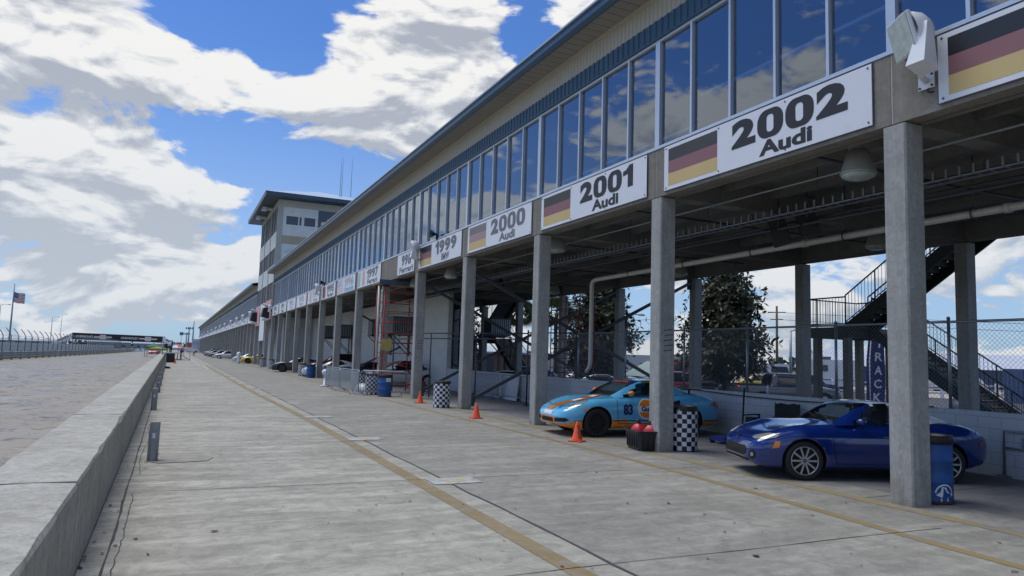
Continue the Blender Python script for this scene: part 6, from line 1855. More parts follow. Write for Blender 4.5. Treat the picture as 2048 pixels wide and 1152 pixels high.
for y in fys:
    x = fx(y); m = MB(); m.tube([(x,y,0),(x,y,2.55),(x-.2,y,3.0),(x-.65,y,3.6)], .055, 6); m.build('post', M['fence_post'], t, world=True)
M['fence_net'] = scrim('fence_net', (.60,.63,.66), .07)
m = MB(); m.grid([[(fx(y)+.06,y,.9),(fx(y)+.06,y,2.55),(fx(y)-.14,y,3.0),(fx(y)-.59,y,3.6)] for y in fys]); m.build('netting', M['fence_net'], t, world=True, fix=False)
m = MB()
for z in (1.3,1.75,2.2,2.6): m.tube([(fx(y)+.07,y,z) for y in fys], .018, 4)
m.build('cables', M['steel'], t, world=True)
m = MB(); m.grid([[(fx(y)-2.6,y,0),(fx(y)-2.6,y,1.75),(fx(y)-3.0,y,1.75),(fx(y)-3.0,y,0)] for y in fys], smooth=False)
tag(m.build('barrier_wall', mat('barrier_white', (.78,.80,.82), .7, var=.08, vscale=.3)), 'long pale concrete barrier wall behind the debris fence', 'wall')
for k, (x, y, L) in enumerate(((-10.0,236,13),(-9.2,252,13))):
    m = MB(); m.prism([(-.5,0,0),(.4,0,0),(.15,0,.9),(-.25,0,.9)], (0,L,0))
    m.at('white_barrier', M['white'], (x, y, 0), 'white concrete barrier block at the end of the guard rail, %s one' % ('nearer', 'farther')[k], 'barrier')
# flagpole
t = thing('flagpole', (-29.2, 168, 0), 'tall grey flagpole beyond the debris fence', 'flagpole')
m = MB(); m.tube([(0,0,0),(0,0,7),(0,0,13.1)], [.17,.14,.09], 10); m.lathe([(.0,0),(.09,.06),(0,.14)], (0,0,13.1), 'z', 10); m.build('pole', M['steel'], t)
def flag_mesh():
    m = MB(); n, k = 26, 13; W, H = 1.95, 2.0
    pt = lambda a, b: Vector((.08+W*a*.92, .25*math.sin(a*7+b)*a, 11.6-H*b - .42*a - .10*math.sin(a*5)))
    rows = [[pt(i/n, j/k) for j in range(k+1)] for i in range(n+1)]
    m.grid(rows, mf=lambda i, j: 2 if (j < 7 and i < n*.4) else (0 if j % 2 == 0 else 1))
    return m
fl = flag_mesh().build('flag', [M['us_red'], M['white'], M['us_blue']], None, fix=False)
fl.location = (-29.2, 168, 0); tag(fl, 'striped red and white flag with a blue corner flying from the flagpole', 'flag')
s_ = MB()
for i in range(5):
    for j in range(4):
        a, b = (.05+.075*i), (.05+.115*j); y = .25*math.sin(a*7+b)*a
        c = Vector((.08+1.95*a*.92, y-.012, 11.6-2.0*b-.42*a-.10*math.sin(a*5)))
        s_.quad(*[c+Vector((.05*math.cos(6.283*q/5), 0, .05*math.sin(6.283*q/5))) for q in range(5)])
        s_.quad(*[c+Vector((.05*math.cos(6.283*q/5), .03, .05*math.sin(6.283*q/5))) for q in range(5)])
s_.build('stars', M['white'], fl, fix=False)
# ---- footbridge with its black banner
t = thing('foot_bridge', (-24, 376, 0), 'footbridge over the track carrying a long black banner with white lettering', 'bridge')
A, B = Vector((-43.0, 385.3, 0)), Vector((-5.3, 367.9, 0)); d = (B-A).normalized(); nrm = Vector((-d.y, d.x, 0))
if nrm.y > 0: nrm = -nrm
L = (B-A).length; zb, zt_ = 4.05, 6.75
zz = lambda u: lerp(4.2, 3.9, u)
m = MB(); m.prism([A+Vector((0,0,3.85)), B+Vector((0,0,3.5)), B+Vector((0,0,6.35)), A+Vector((0,0,6.92))], -nrm*2.4); m.build('span', M['steel_dark'], t, world=True)
m = MB(); m.prism([A+nrm*.03+Vector((0,0,3.85)), B+nrm*.03+Vector((0,0,3.5)), B+nrm*.03+Vector((0,0,6.38)), A+nrm*.03+Vector((0,0,6.95))], nrm*.05); m.build('banner', mat('banner_black', (.012,.013,.02), .6), t, world=True)
up = Vector((0,0,1))
tilt = (d + up*(-.43/L)).normalized()
for u in (.135, .635):
    c = A + d*(L*(u)) + nrm*.09 + up*(lerp(5.4,4.95,u))
    fit_text('lettering', 'CHEVROLET', L*.19, .95, (c-origin_of(t), tilt, up), M['lamp_white'], t, .03)
    m = MB(); c2 = A + d*(L*(u+.205)) + nrm*.09 + up*(lerp(5.4,4.95,u+.205)); bowtie(m, c2, tilt, up, L*.21, 2.1, 0, nrm*.03); m.build('emblem', mat('emblem_silver', (.62,.60,.62), .4), t, world=True)
for P_, s in ((B, 1), (A, -1)):
    # stair flights with white side boards
    e = P_ + d*s*11.0
    m = MB(); q0 = P_+up*(6.3 if s > 0 else 6.9); m.prism([q0, e+up*1.2, e+up*.0, P_+up*4.0], -nrm*.12); m.build('stair_board', M['white'], t, world=True)
    mid = (P_*.62+e*.38)
    fit_text('lettering', 'SEBRING' if False else 'RACEWAY', 5.2, .95, (mid+nrm*.04+up*(3.9 if s > 0 else 4.2)-origin_of(t), (d*(s) + up*(-.42)).normalized() if s > 0 else (d + up*.42).normalized(), (up + d*.42*s).normalized()), M['us_blue'], t, .04)
    m = MB()
    for k in range(14):
        c = P_.lerp(e, (k+.5)/14); m.bar(c - nrm*.15 + up*(4.0-4.0*(k+.5)/14), c-nrm*2.2+up*(4.0-4.0*(k+.5)/14), .5, .05)
    m.build('treads', M['steel_dark'], t, world=True)
    for v in (0, -2.3):
        m = MB(); c = P_+nrm*v*.98 - d*s*.4; m.box(c.x-.18,c.y-.18,0,c.x+.18,c.y+.18,4.0); m.build('leg', M['steel'], t, world=True)
    m = MB(); m.tube([P_-nrm*2.3+up*5.2, e-nrm*2.3+up*1.2], .04, 6); m.build('handrail', M['steel'], t, world=True)
# ---- race control stand on the pit wall
t = thing('pit_stand', (-.4, 112, 0), 'metal timing stand with steps over the pit wall', 'stand')
m = MB(); m.box(-1.6,108.5,.96,.55,118,1.02); m.build('deck', M['steel'], t, world=True)
for x in (-1.5,.45):
    for y in (108.7,113,117.8):
        m = MB(); m.box(x-.05,y-.05,0,x+.05,y+.05,.96); m.build('leg', M['steel'], t, world=True)
m = MB()
for y0_, y1_ in ((108.6,117.9),):
    for z in (1.5,2.0): m.tube([(.5,y0_+3,z),(.5,y1_,z)], .03, 6); m.tube([(-1.55,y0_,z),(-1.55,y1_,z)], .03, 6)
    for y in (111.6,114.5,117.9): m.tube([(.5,y,1),(.5,y,2.0)], .03, 6); m.tube([(-1.55,y,1),(-1.55,y,2.0)], .03, 6)
m.build('railing', M['steel'], t, world=True)
m = MB()
for k in range(5): m.box(.6+.28*k,109.0,.80-.2*k,.88+.28*k,110.4,.84-.2*k)
m.tube([(.6,109,1.9),(2.0,109,1.0),(2.0,109,0)], .03, 6); m.tube([(.6,110.4,1.9),(2.0,110.4,1.0),(2.0,110.4,0)], .03, 6); m.tube([(.6,109,1.0),(1.9,109,.1)], .04, 6)
m.build('steps', M['steel'], t, world=True)
def canopy(loc, w_, l_, h_, c, label, low=2.1):
    t = thing('canopy_tent', loc, label, 'tent', 0, 'small canopies by the pit wall')
    for x in (-w_/2, w_/2):
        for y in (-l_/2, l_/2):
            m = MB(); m.tube([(x,y,0),(x,y,low)], .03, 6); m.build('leg', M['steel'], t)
    m = MB(); e = [(-w_/2,-l_/2),(w_/2,-l_/2),(w_/2,l_/2),(-w_/2,l_/2)]
    for k in range(4):
        a, b = e[k], e[(k+1) % 4]
        m.quad((*a,low),(*b,low),(0,0,h_)); m.quad((*a,low-.3),(*b,low-.3),(*b,low),(*a,low))
    m.build('cover', mat('canopy_cloth', c, .7, var=.1), t); return t
canopy((-3.2, 136, 0), 2.6, 2.6, 2.35, (.02,.11,.045), 'dark green canopy tent beside the pit wall stand', 1.7)
canopy((-2.5, 131, 0), 3.0, 1.6, 1.75, (.20,.27,.05), 'low yellow green canopy in front of the dark green one', 1.45)
canopy((.4, 122, .6), 1.9, 2.0, 1.75, (.55,.05,.05), 'red canopy above the pit wall stand', 1.1)
canopy((.1, 116.6, 1.02), 1.5, 1.6, 1.1, (.60,.62,.66), 'white canopy on the pit wall stand', .65)
m = MB(); m.box(-.45,-.4,0,.45,.4,1.0); m.box(-.5,-.45,1.0,.5,.45,1.06); m.at('dark_bin', M['black'], (-.35, 92.0, 0), 'dark square bin against the pit wall near the stand', 'bin')
more(cone_proto, (.15, 87.0, 0), 'small far orange cone beside the dark bin at the pit wall')
m = MB(); m.prism([(-.3,0,.0),(.3,0,0),(.35,0,.12),(-.2,0,.22)], (0,1.2,0)); m.at('dark_mat', M['black'], (-.55, 66.0, 0), 'black mat lying against the pit wall', 'mat')
# ---- things at the far end of the lane
def pole(loc, h_, label, lamp=True, group='light poles around the circuit', arm=1.6):
    t = thing('light_pole', loc, label, 'light pole', 0, group)
    m = MB(); m.tube([(0,0,0),(0,0,h_)], [.14,.08], 8); m.build('pole', M['steel'], t)
    if lamp:
        m = MB(); m.tube([(0,0,h_-.1),(arm*.5,0,h_+.15),(arm,0,h_+.1)], .05, 6); m.prism([(arm-.1,-.15,h_+.02),(arm+.5,-.15,h_+.02),(arm+.4,-.15,h_+.18),(arm,-.15,h_+.2)], (0,.3,0)); m.build('lamp_arm', M['steel'], t)
    return t
pole((-38, 205, 0), 10.5, 'light pole beyond the debris fence, just right of the flagpole')
pole((-38, 285, 0), 10.5, 'light pole beyond the debris fence, left of the bridge banner')
pole((-52, 420, 0), 16, 'tall thin light pole behind the left end of the bridge banner')
def mast(loc, h_, label, hd=True):
    t = thing('light_mast', loc, label, 'mast', 0, 'masts at the end of the lane')
    m = MB(); m.tube([(0,0,0),(0,0,h_)], [.35,.2], 8); m.build('pole', M['steel'], t)
    if hd:
        m = MB(); m.box(-1.4,-.2,h_-.9,1.4,.2,h_-.7); 
        for k in range(4): m.prism([(-1.3+.75*k,-.5,h_-.7),(-.9+.75*k,-.5,h_-.7),(-.9+.75*k,-.3,h_-.1),(-1.3+.75*k,-.3,h_-.1)], (0,.3,0))
        m.build('lamp_head', M['steel_dark'], t)
mast((4.6, 363, 0), 8.5, 'short lamp mast at the end of the lane, left of the tall ones')
mast((5.0, 330, 0), 10.3, 'middle lamp mast at the end of the lane')
mast((6.6, 328, 0), 13.0, 'tallest mast beside the end of the far pit wing', False)
def block(name, loc, sx_, sy_, sz_, c, label, win=True):
    t = thing(name, loc, label, 'building', 0, 'small buildings at the end of the lane')
    m = MB(); m.box(-sx_/2,-sy_/2,0,sx_/2,sy_/2,sz_); m.build('wall', mat('far_wall', c, .7, var=.08), t)
    m = MB(); m.box(-sx_/2-.15,-sy_/2-.15,sz_,sx_/2+.15,sy_/2+.15,sz_+.15); m.build('roof', M['white'], t)
    if win:
        for r_ in range(2):
            m = MB(); m.box(-sx_/2+.3,-sy_/2-.03,.8+r_*2.0,sx_/2-.3,-sy_/2+.0,1.9+r_*2.0); m.build('window', M['pale_blue'], t)
    return t
block('small_building', (5.0, 306, 0), 1.5, 4, 3.6, (.45,.12,.12), 'red block at the end of the lane', False)
block('small_building', (7.3, 305, 0), 2.9, 4, 4.9, (.60,.64,.74), 'pale blue and white block at the end of the lane')
t = thing('white_trailer', (4.8, 274, 0), 'long white trailer parked across the end of the lane', 'trailer')
m = MB(); m.prism([(-3.4,-1.2,.35),(3.6,-1.2,.35),(2.0,-1.2,1.75),(-3.4,-1.2,1.85)], (0,2.4,0)); m.build('body', M['white'], t)
for x in (-2.2,2.0):
    m = MB(); m.lathe([(.001,-1.22),(.35,-1.22),(.35,1.22),(.001,1.22)], (x,0,.35), 'y', 14); m.build('wheel', M['tyre'], t)
t = thing('roundel_sign', (2.2, 330, 0), 'small blue square sign on a pole above the far stand', 'sign')
m = MB(); m.tube([(0,0,0),(0,0,8)], .09, 6); m.build('pole', M['steel'], t)
m = MB(); m.box(-.7,-.1,6.7,.7,.0,8.0); m.build('board', mat('sign_blue', (.10,.16,.45), .5), t)
# distant woods on the horizon: one mass of leaf clumps
def woods(name, segs, seed, h0, h1, mt, dens=2.2):
    rr = random.Random(seed); m = MB()
    for (x0, y0, x1, y1) in segs:
        L = math.dist((x0,y0),(x1,y1)); n = int(L*dens); hh = [rr.uniform(h0,h1) for _ in range(int(L/9)+3)]
        for k in range(n):
            u = rr.random(); x = lerp(x0,x1,u)+rr.gauss(0,6); y = lerp(y0,y1,u)+rr.gauss(0,6)
            q = u*(len(hh)-2); hm = lerp(hh[int(q)], hh[int(q)+1], q % 1)
            c = Vector((x, y, -.4 + hm*rr.random()**.8)); s = rr.uniform(.5,1.5)
            a = Vector((rr.gauss(0,1), rr.gauss(0,1), rr.gauss(0,.6))).normalized(); b = a.orthogonal().normalized(); cc = a.cross(b)
            m.quad(c+b*s, c+cc*s*.8, c-b*s*.9, c-cc*s)
    o = m.build(name, mt, None, fix=False); o['kind'] = 'stuff'; o['label'] = 'low dark woods along the horizon'; return o
M['far_leaf'] = mat('far_leaf', (.035,.055,.035), .9, var=.3, vscale=.05)
woods('far_woods', [(-420,560,-190,640),(-190,640,-60,720)], 4, 3.2, 5.4, M['far_leaf'], 5.0)
woods('far_woods', [(-60,560,25,600)], 5, 3.4, 5.5, M['far_leaf'], 8.0)
woods('far_woods', [(60,330,190,210),(190,210,330,60)], 6, 3.0, 5.0, M['far_leaf'], 5.0)
# distant spectator sheds and motor homes left of the track
for k, (x, y, w_, h_) in enumerate(((-75,330,26,2.5),(-95,300,20,2.4),(-62,400,30,2.6),(-34,470,22,3.4),(-14,480,16,3.2))):
    t = thing('far_shed', (x, y, 0), ['long low grey shed beyond the debris fence, farthest left','pale low shed beyond the debris fence','long low shed behind the bridge banner','low dark shed under the middle of the bridge','low dark shed under the right end of the bridge'][k], 'shed')
    m = MB(); m.box(-w_/2,-3,0,w_/2,3,h_); m.build('wall', mat('shed_wall', (.24,.28,.34) if k % 2 else (.32,.36,.41), .7, var=.15, vscale=.2), t)
    m = MB(); m.prism([(-w_/2-.4,-3.4,h_),(-w_/2-.4,3.4,h_),(-w_/2-.4,0,h_+1.0)], (w_+.8,0,0)); m.build('roof', mat('shed_roof', (.34,.37,.42), .6), t)
    for q in range(4):
        m = MB(); m.box(-w_/2+w_*(.12+.22*q),-3.04,.9,-w_/2+w_*(.12+.22*q)+w_*.1,-3.0,2.1); m.build('window', M['dark_glass'], t)
# ------------------------------------------------------------------ staircases behind the pit building
def staircase(y_land, label):
    """switchback stair: near flight climbs from the landing to the upper floor, far flight drops to the ground"""
    t = thing('staircase', (21.5, y_land, -.5), label, 'staircase', 0, 'switchback stairs behind the pit building')
    xa0, xa1, xb0, xb1, zl = 20.45, 21.55, 21.75, 22.95, 3.17
    yl0, yl1 = y_land, y_land+1.6
    m = MB(); m.box(xa0-.05, yl0, zl-.12, xb1+.05, yl1, zl); m.box(xa0-.05,yl0,zl-.36,xa0+.07,yl1,zl-.12); m.box(xb1-.07,yl0,zl-.36,xb1+.05,yl1,zl-.12); m.box(xa0,yl0,zl-.36,xb1,yl0+.12,zl-.12); m.box(xa0,yl1-.12,zl-.36,xb1,yl1,zl-.12)
    m.build('landing', M['stair_steel'], t, world=True)
    for x in (xa0+.2, xb1-.2):
        for y in (yl0+.1, yl1-.25):
            m = MB(); m.box(x-.11,y-.11,-.49,x+.11,y+.11,zl-.36); m.build('post', M['beam'], t, world=True)
    n, rise, run = 18, .172, .262
    # upper flight, climbing toward -y
    for x in (xa0, xa1):
        m = MB(); a = Vector((x,yl0,zl-.12)); b = Vector((x,yl0-n*run,zl-.12+n*rise)); m.bar(a, b, .07, .36); m.build('stringer', M['stair_steel'], t, world=True)
    m = MB()
    for k in range(n):
        y = yl0-(k+.5)*run; z = zl+(k+1)*rise; m.box(xa0+.04,y-run*.55,z-.06,xa1-.04,y+run*.55,z); m.box(xa0+.04,y+run*.5,z-.17,xa1-.04,y+run*.56,z-.06)
    m.build('treads', M['stair_tread'], t, world=True)
    # lower flight, dropping toward -y
    n2 = 21
    for x in (xb0, xb1):
        m = MB(); a = Vector((x,yl0,zl-.12)); b = Vector((x,yl0-n2*run,zl-.12-n2*rise)); m.bar(a, b, .07, .36); m.build('stringer', M['stair_steel'], t, world=True)
    m = MB()
    for k in range(n2):
        y = yl0-(k+.5)*run; z = zl-(k+1)*rise; m.box(xb0+.04,y-run*.55,z-.05,xb1-.04,y+run*.55,z); m.box(xb0+.04,y+run*.45,z,xb1-.04,y+run*.52,z+.165)
    m.build('treads', M['beam'], t, world=True)
    def railing(x, y0, z0, y1, z1, h=1.02):
        m = MB(); L = abs(y1-y0)
        m.tube([(x,y0,z0+h),(x,y1,z1+h)], .026, 7); m.tube([(x,y0,z0+.12),(x,y1,z1+.12)], .018, 6)
        k = int(L/.125)
        for i in range(k+1):
            u = i/k; y = lerp(y0,y1,u); z = lerp(z0,z1,u); r = .024 if i % 9 == 0 else .0085
            m.tube([(x,y,z+(.0 if i % 9 == 0 else .12)),(x,y,z+h)], r, 5, caps=False)
        return m
    for x in (xa0, xa1): railing(x, yl0, zl+.05, yl0-n*run, zl+.05+n*rise).build('railing', M['stair_rail'], t, world=True, fix=False)
    for x in (xb0, xb1): railing(x, yl0, zl+.05, yl0-n2*run, zl+.05-n2*rise).build('railing', M['stair_rail'], t, world=True, fix=False)
    railing(xa0, yl0, zl, yl1, zl).build('railing', M['stair_rail'], t, world=True, fix=False); railing(xb1, yl0, zl, yl1, zl).build('railing', M['stair_rail'], t, world=True, fix=False)
    m = MB(); 
    for z in (1.02,.12): m.tube([(xa0,yl1,zl+z),(xb1,yl1,zl+z)], .024, 6)
    for i in range(21): m.tube([(xa0+2.5*i/20,yl1,zl+.12),(xa0+2.5*i/20,yl1,zl+1.02)], .0085, 5, caps=False)
    m.build('railing', M['stair_rail'], t, world=True, fix=False)
    m = MB(); m.box(xa0-1.3, yl0-n*run-2.2, 6.1, xa1+.1, yl0-n*run, 6.28); m.build('upper_landing', M['stair_steel'], t, world=True)
    return t
M['stair_steel'] = mat('stair_steel', (.035,.042,.042), .55, .2, var=.2, vscale=3); M['stair_tread'] = mat('stair_tread', (.09,.10,.10), .7, var=.15, vscale=3)
M['stair_rail'] = mat('stair_rail', (.03,.034,.045), .5)
staircase(17.15, 'dark metal staircase with a landing behind the nearest column on the right')
staircase(49.5, 'dark metal staircase far behind the braces, seen beside a cooling unit')
t = thing('tall_post', (23.5, 8.9, -.5), 'tall dark post at the right edge of the view behind the fence', 'post')
m = MB(); m.box(23.3,8.7,-.5,23.7,9.1,9); m.build('shaft', M['beam'], t, world=True)

# ------------------------------------------------------------------ trees
def leaf_mat(name, c, back):
    m, nt, out = nt_new(name); N = NT(nt)
    oi = N.n("ShaderNodeTexCoord").outputs['Object']
    f = N.noise(oi, 1.1, 3, .6); f2 = N.noise(oi, 9.0, 2, .5)
    cc = N.mix(N.mapr(f2, .50, .62, 0, .8), N.ramp(f, [(.3, tuple(x*.6 for x in c)), (.7, tuple(x*1.3 for x in c))]), back)
    b = N.n("ShaderNodeBsdfPrincipled", ins={'Roughness': .5, 'Specular IOR Level': .3}); nt.links.new(cc, b.inputs['Base Color'])
    tr = N.n("ShaderNodeBsdfTranslucent", ins={'Color': (c[0]*1.5, c[1]*1.5, c[2], 1)})
    mx = N.n("ShaderNodeMixShader", ins={0: .15}); nt.links.new(b.outputs[0], mx.inputs[1]); nt.links.new(tr.outputs[0], mx.inputs[2]); nt.links.new(mx.outputs[0], out.inputs[0]); return m
M['magnolia'] = leaf_mat('magnolia_leaf', (.024,.038,.014), (.060,.036,.020)); M['palm'] = leaf_mat('palm_leaf', (.06,.10,.04), (.12,.12,.05))
def magnolia(loc, H, Wd, seed, label, n=2900, leaf=.42):
    rr = random.Random(seed)
    t = thing('magnolia_tree', loc, label, 'tree', 0, 'dark glossy trees beyond the fence')
    tr = MB(); tr.tube([(0,0,-.1),(.03,.02,.9),(-.04,.0,1.8),(.02,0,H*.5),(0,0,H*.93)], [.26,.20,.17,.10,.02], 10)
    tips = []
    z = 1.35
    while z < H*.97:
        u = (z-1.35)/(H-1.35)
        rad = Wd/2*(min(1.0, .62+1.6*u) if u < .25 else (1.0-(u-.25)*.62 if u < .75 else max(.06, .69*(1-u)/.25)))
        nb = 6 if u < .8 else 4
        for k in range(nb):
            if rr.random() < .14: continue
            a = rr.uniform(0,6.283); L = rad*rr.uniform(.62,1.08)
            p0 = Vector((0,0,z-.2)); p1 = Vector((math.cos(a)*L*.5, math.sin(a)*L*.5, z-.05+.1*rr.random())); p2 = Vector((math.cos(a)*L, math.sin(a)*L, z+rr.uniform(-.15,.5)))
            tr.tube([p0,p1,p2], [.05*(1-u)+.02,.035*(1-u)+.012,.008], 5)
            for q in range(5):
                s = .35+.65*q/4
                c = p0.lerp(p1, s*2) if s < .5 else p1.lerp(p2, s*2-1)
                tips.append((c, .20+.30*(1-abs(s-.7))))
        z += rr.uniform(.24,.36)
    tr.build('trunk', M['bark'], t)
    m = MB()
    for i in range(n):
        c, sp = tips[rr.randrange(len(tips))]
        p = c + Vector((rr.gauss(0,sp),rr.gauss(0,sp),rr.gauss(0,sp*.75)))
        # a whorl of three stiff leaves
        ax = Vector((p.x, p.y, rr.uniform(.1,1.4))); ax.x += rr.gauss(0,.6); ax.y += rr.gauss(0,.6); ax.normalize()
        o = ax.orthogonal().normalized(); r0 = rr.uniform(0,6.28)
        for k in range(3):
            s = o*math.cos(r0+k*2.094)+ax.cross(o)*math.sin(r0+k*2.094)
            d = (s*.85+ax*rr.uniform(.2,.7)).normalized(); w_ = d.cross(ax).normalized()*leaf*.19; L = leaf*rr.uniform(.7,1.15)
            m.quad(p, p+d*L*.5+w_, p+d*L, p+d*L*.5-w_)
    m.build('crown', M['magnolia'], t, fix=False); return t
magnolia((29.3, 33.0, -.5), 7.7, 5.3, 3, 'dark magnolia tree between the two middle columns, beyond the pickup')
magnolia((25.8, 41.2, -.5), 7.5, 5.0, 8, 'dark magnolia tree behind the blue and orange coupe')
magnolia((21.3, 56.5, -.5), 6.6, 3.6, 12, 'dark magnolia tree far behind the braces, farthest left', 2000, .44)
def palm(loc, H, seed, label):
    rr = random.Random(seed); t = thing('palm_tree', loc, label, 'palm', 0, 'palms behind the pit building')
    tr = MB(); tr.tube([(0,0,-.1),(.05,0,H*.4),(0,.05,H*.8),(.03,0,H)], [.20,.17,.16,.18], 9); tr.build('trunk', M['bark'], t)
    m = MB()
    for k in range(46):
        a = rr.uniform(0,6.283); e = rr.uniform(-.9,1.2); d = Vector((math.cos(a)*math.cos(e), math.sin(a)*math.cos(e), math.sin(e)))
        L = rr.uniform(.9,1.25); hub = Vector((.03,0,H))+d*L*.75; up_ = d.orthogonal().normalized(); sd = d.cross(up_).normalized()
        m.quad(Vector((.03,0,H))+sd*.015, hub+sd*.012, hub-sd*.012, Vector((.03,0,H))-sd*.015)
        for q in range(22):                     # fan leaf: slender blades
            b = lerp(-1.5,1.5,q/21); v = (d*math.cos(b)+sd*math.sin(b)).normalized(); v2 = v + Vector((0,0,-.25)); wd = up_.cross(v).normalized()*.035+sd*.0
            m.quad(hub, hub+v*.35+wd, hub+v*.5*L+v2*.35*L, hub+v*.35-wd)
    m.build('crown', M['palm'], t, fix=False); return t
palm((30.2, 63.0, -.5), 6.6, 2, 'fan palm far behind the staircase, left one'); palm((28.7, 52.7, -.5), 6.1, 5, 'fan palm behind the second magnolia, right one')
m = MB()
# ------------------------------------------------------------------ paddock furniture
t = thing('feather_banner', (26.6, 20.8, -.5), 'dark blue feather banner with white upright letters beside the stair landing', 'banner')
m = MB(); m.tube([(-.42,0,0),(-.42,0,2.6),(-.30,0,3.6),(.0,0,4.2)], [.025,.025,.02,.012], 7); m.build('pole', M['white'], t)
m = MB(); rows = []
for k in range(15):
    z = .75+3.3*k/14; x0 = -.42+max(0,(z-2.6))*.12; x1 = .20+.06*math.sin(z*1.3)+.05*z - max(0, z-3.6)*.7
    rows.append([(lerp(x0,x1,q/6), .03*math.sin(z*2+q), z) for q in range(7)])
m.grid(rows); fo = m.build('cloth', mat('banner_blue', (.025,.035,.16), .7, var=.15, vscale=2), t, fix=False); fo.rotation_euler.z = R(-32)
for k, ch in enumerate('TRACK'):
    o_ = fit_text('letter', ch, .30, .36, ((-.05+.03*(5-k),-.06,3.35-.56*k),(1,0,0),(.05,0,1)), M['white'], t, .02); o_.rotation_euler.z = R(-32)
# white rail fence
t = thing('rail_fence', (57, 39, -.5), 'white three rail fence across the far side of the paddock', 'fence')
fa, fb = Vector((48.2,44.4,-.5)), Vector((70,33.2,-.5))
for k in range(12):
    p = fa.lerp(fb, k/11); m = MB(); m.box(p.x-.10,p.y-.10,-.5,p.x+.10,p.y+.10,.85); m.build('post', M['white'], t, world=True)
for z in (-.08,.28,.64):
    m = MB(); m.bar(fa+Vector((0,0,.5+z)), fb+Vector((0,0,.5+z)), .05, .15); m.build('rail', M['white'], t, world=True)
# low blue building with a white metal roof
t = thing('blue_building', (91, 63, -.5), 'low dark blue building with a pale metal gable roof beyond the white fence', 'building', R(-28))
m = MB(); m.box(-15,-5,0,15,5,2.6); m.build('wall', mat('blue_wall', (.035,.07,.15), .6, var=.1, vscale=.3), t)
m = MB(); m.quad((-15.6,-5.6,2.55),(15.6,-5.6,2.55),(15.6,0,4.6),(-15.6,0,4.6)); m.quad((-15.6,0,4.6),(15.6,0,4.6),(15.6,5.6,2.55),(-15.6,5.6,2.55)); m.prism([(-15.4,-5.5,2.53),(-15.4,5.5,2.53),(-15.4,0,4.5)], (30.8,0,0)); m.build('roof', mat('pale_roof', (.55,.58,.63), .5, var=.1, vscale=.3), t)
for x in (-11,-5,2,9):
    m = MB(); m.box(x-1.3,-5.06,.2,x+1.3,-5.0,2.1); m.build('door', mat('door_blue', (.02,.05,.18), .5), t)
m = MB(); m.box(-8.8,-5.07,1.5,-7.2,-5.01,2.0); m.build('window', M['pale_blue'], t)
t = thing('blue_container', (62, 31.5, -.5), 'dark blue container with pale lettering seen behind the lower stair rail', 'container', R(-28))
m = MB(); m.box(-4.5,-1.2,0,4.5,1.2,2.6)
for k in range(30): m.box(-4.4+.3*k,-1.24,.1,-4.25+.3*k,-1.2,2.5)
m.build('body', mat('container_blue', (.02,.05,.14), .5, var=.1), t)
fit_text('lettering', 'KVS', 1.5, .5, ((-.6,-1.26,1.4),(1,0,0),(0,0,1)), M['white'], t, .03)
# white motor truck: cab, box body with roof unit
t = thing('motor_home', (55.6, 51.8, -.5), 'white motor home with a tall cab and roof unit behind the pickup', 'motor home', R(-40))
m = MB(); m.prism([(-3.6,-1.2,.5),(-.2,-1.2,.5),(-.2,-1.2,1.35),(-.9,-1.2,1.55),(-1.3,-1.2,2.45),(-3.6,-1.2,2.5)], (0,2.4,0)); m.build('cab', M['white'], t)
m = MB(); m.box(.0,-1.25,.55,4.6,1.25,3.0); m.box(-.2,-1.2,.6,.0,1.2,2.4); m.build('body', M['white'], t)
m = MB(); m.box(1.2,-.5,3.0,2.6,.5,3.3); m.build('roof_unit', M['steel_dark'], t)
m = MB(); m.prism([(-2.9,-1.22,1.6),(-1.25,-1.22,1.6),(-1.45,-1.22,2.2),(-2.9,-1.22,2.2)], (0,-.02,0)); m.box(1.0,-1.28,1.9,2.2,-1.251,2.5); m.box(-3.62,-1.0,1.5,-3.60,1.0,2.2); m.build('window', M['dark_glass'], t)
m = MB(); m.box(-3.5,-1.27,.95,4.5,-1.255,1.15); m.build('stripe', M['navy'], t)
for x in (-2.3,3.2):
    m = MB(); m.lathe([(.001,-1.22),(.42,-1.24),(.42,1.24),(.001,1.22)], (x,0,.42), 'y', 18); m.build('wheel', M['tyre'], t)
# stop sign
t = thing('stop_sign', (59.6, 49.9, -.5), 'small red stop sign on a post in front of the blue building', 'sign', R(-40))
m = MB(); m.tube([(0,0,0),(0,0,2.0)], .04, 6); m.build('post', M['steel'], t)
m = MB(); m.prism([(.42*math.cos(a),-.02,1.7+.42*math.sin(a)) for a in [6.2832*(k+.5)/8 for k in range(8)]], (0,-.03,0)); m.build('plate', mat('stop_red', (.55,.03,.03), .5), t)
fit_text('lettering', 'STOP', .52, .20, ((0,-.055,1.7),(1,0,0),(0,0,1)), M['white'], t, .02)
# tarpaulin heap at the foot of the stairs, pale shelter, tyre stack, cones
m = MB(); rr = random.Random(9)
m.grid([[((1.25*s+.10*rr.random())*math.cos(a), (.75*s+.08*rr.random())*math.sin(a), z*(1+.25*math.sin(a*3))) for a in [6.2832*k/16 for k in range(16)]] for s, z in ((1,0),(.98,.5),(.8,1.05),(.5,1.4),(.25,1.62),(.02,1.7))], closed=True, smooth=False)
m.at('tarpaulin_heap', mat('silver_tarpaulin', (.55,.58,.62), .35, .2, var=.3, vscale=3, bump=1.0, bscale=4), (23.9, 15.0, -.5), 'heap under a crumpled silver tarpaulin at the foot of the stairs', 'tarpaulin')
t = thing('shelter', (24.1, 33.4, -.5), 'pale green pitched shelter just above the wall behind the coupe', 'tent', R(-30))
for x in (-1.2,1.2):
    for y in (-1.2,1.2):
        m = MB(); m.tube([(x,y,0),(x,y,1.5)], .03, 6); m.build('leg', M['steel'], t)
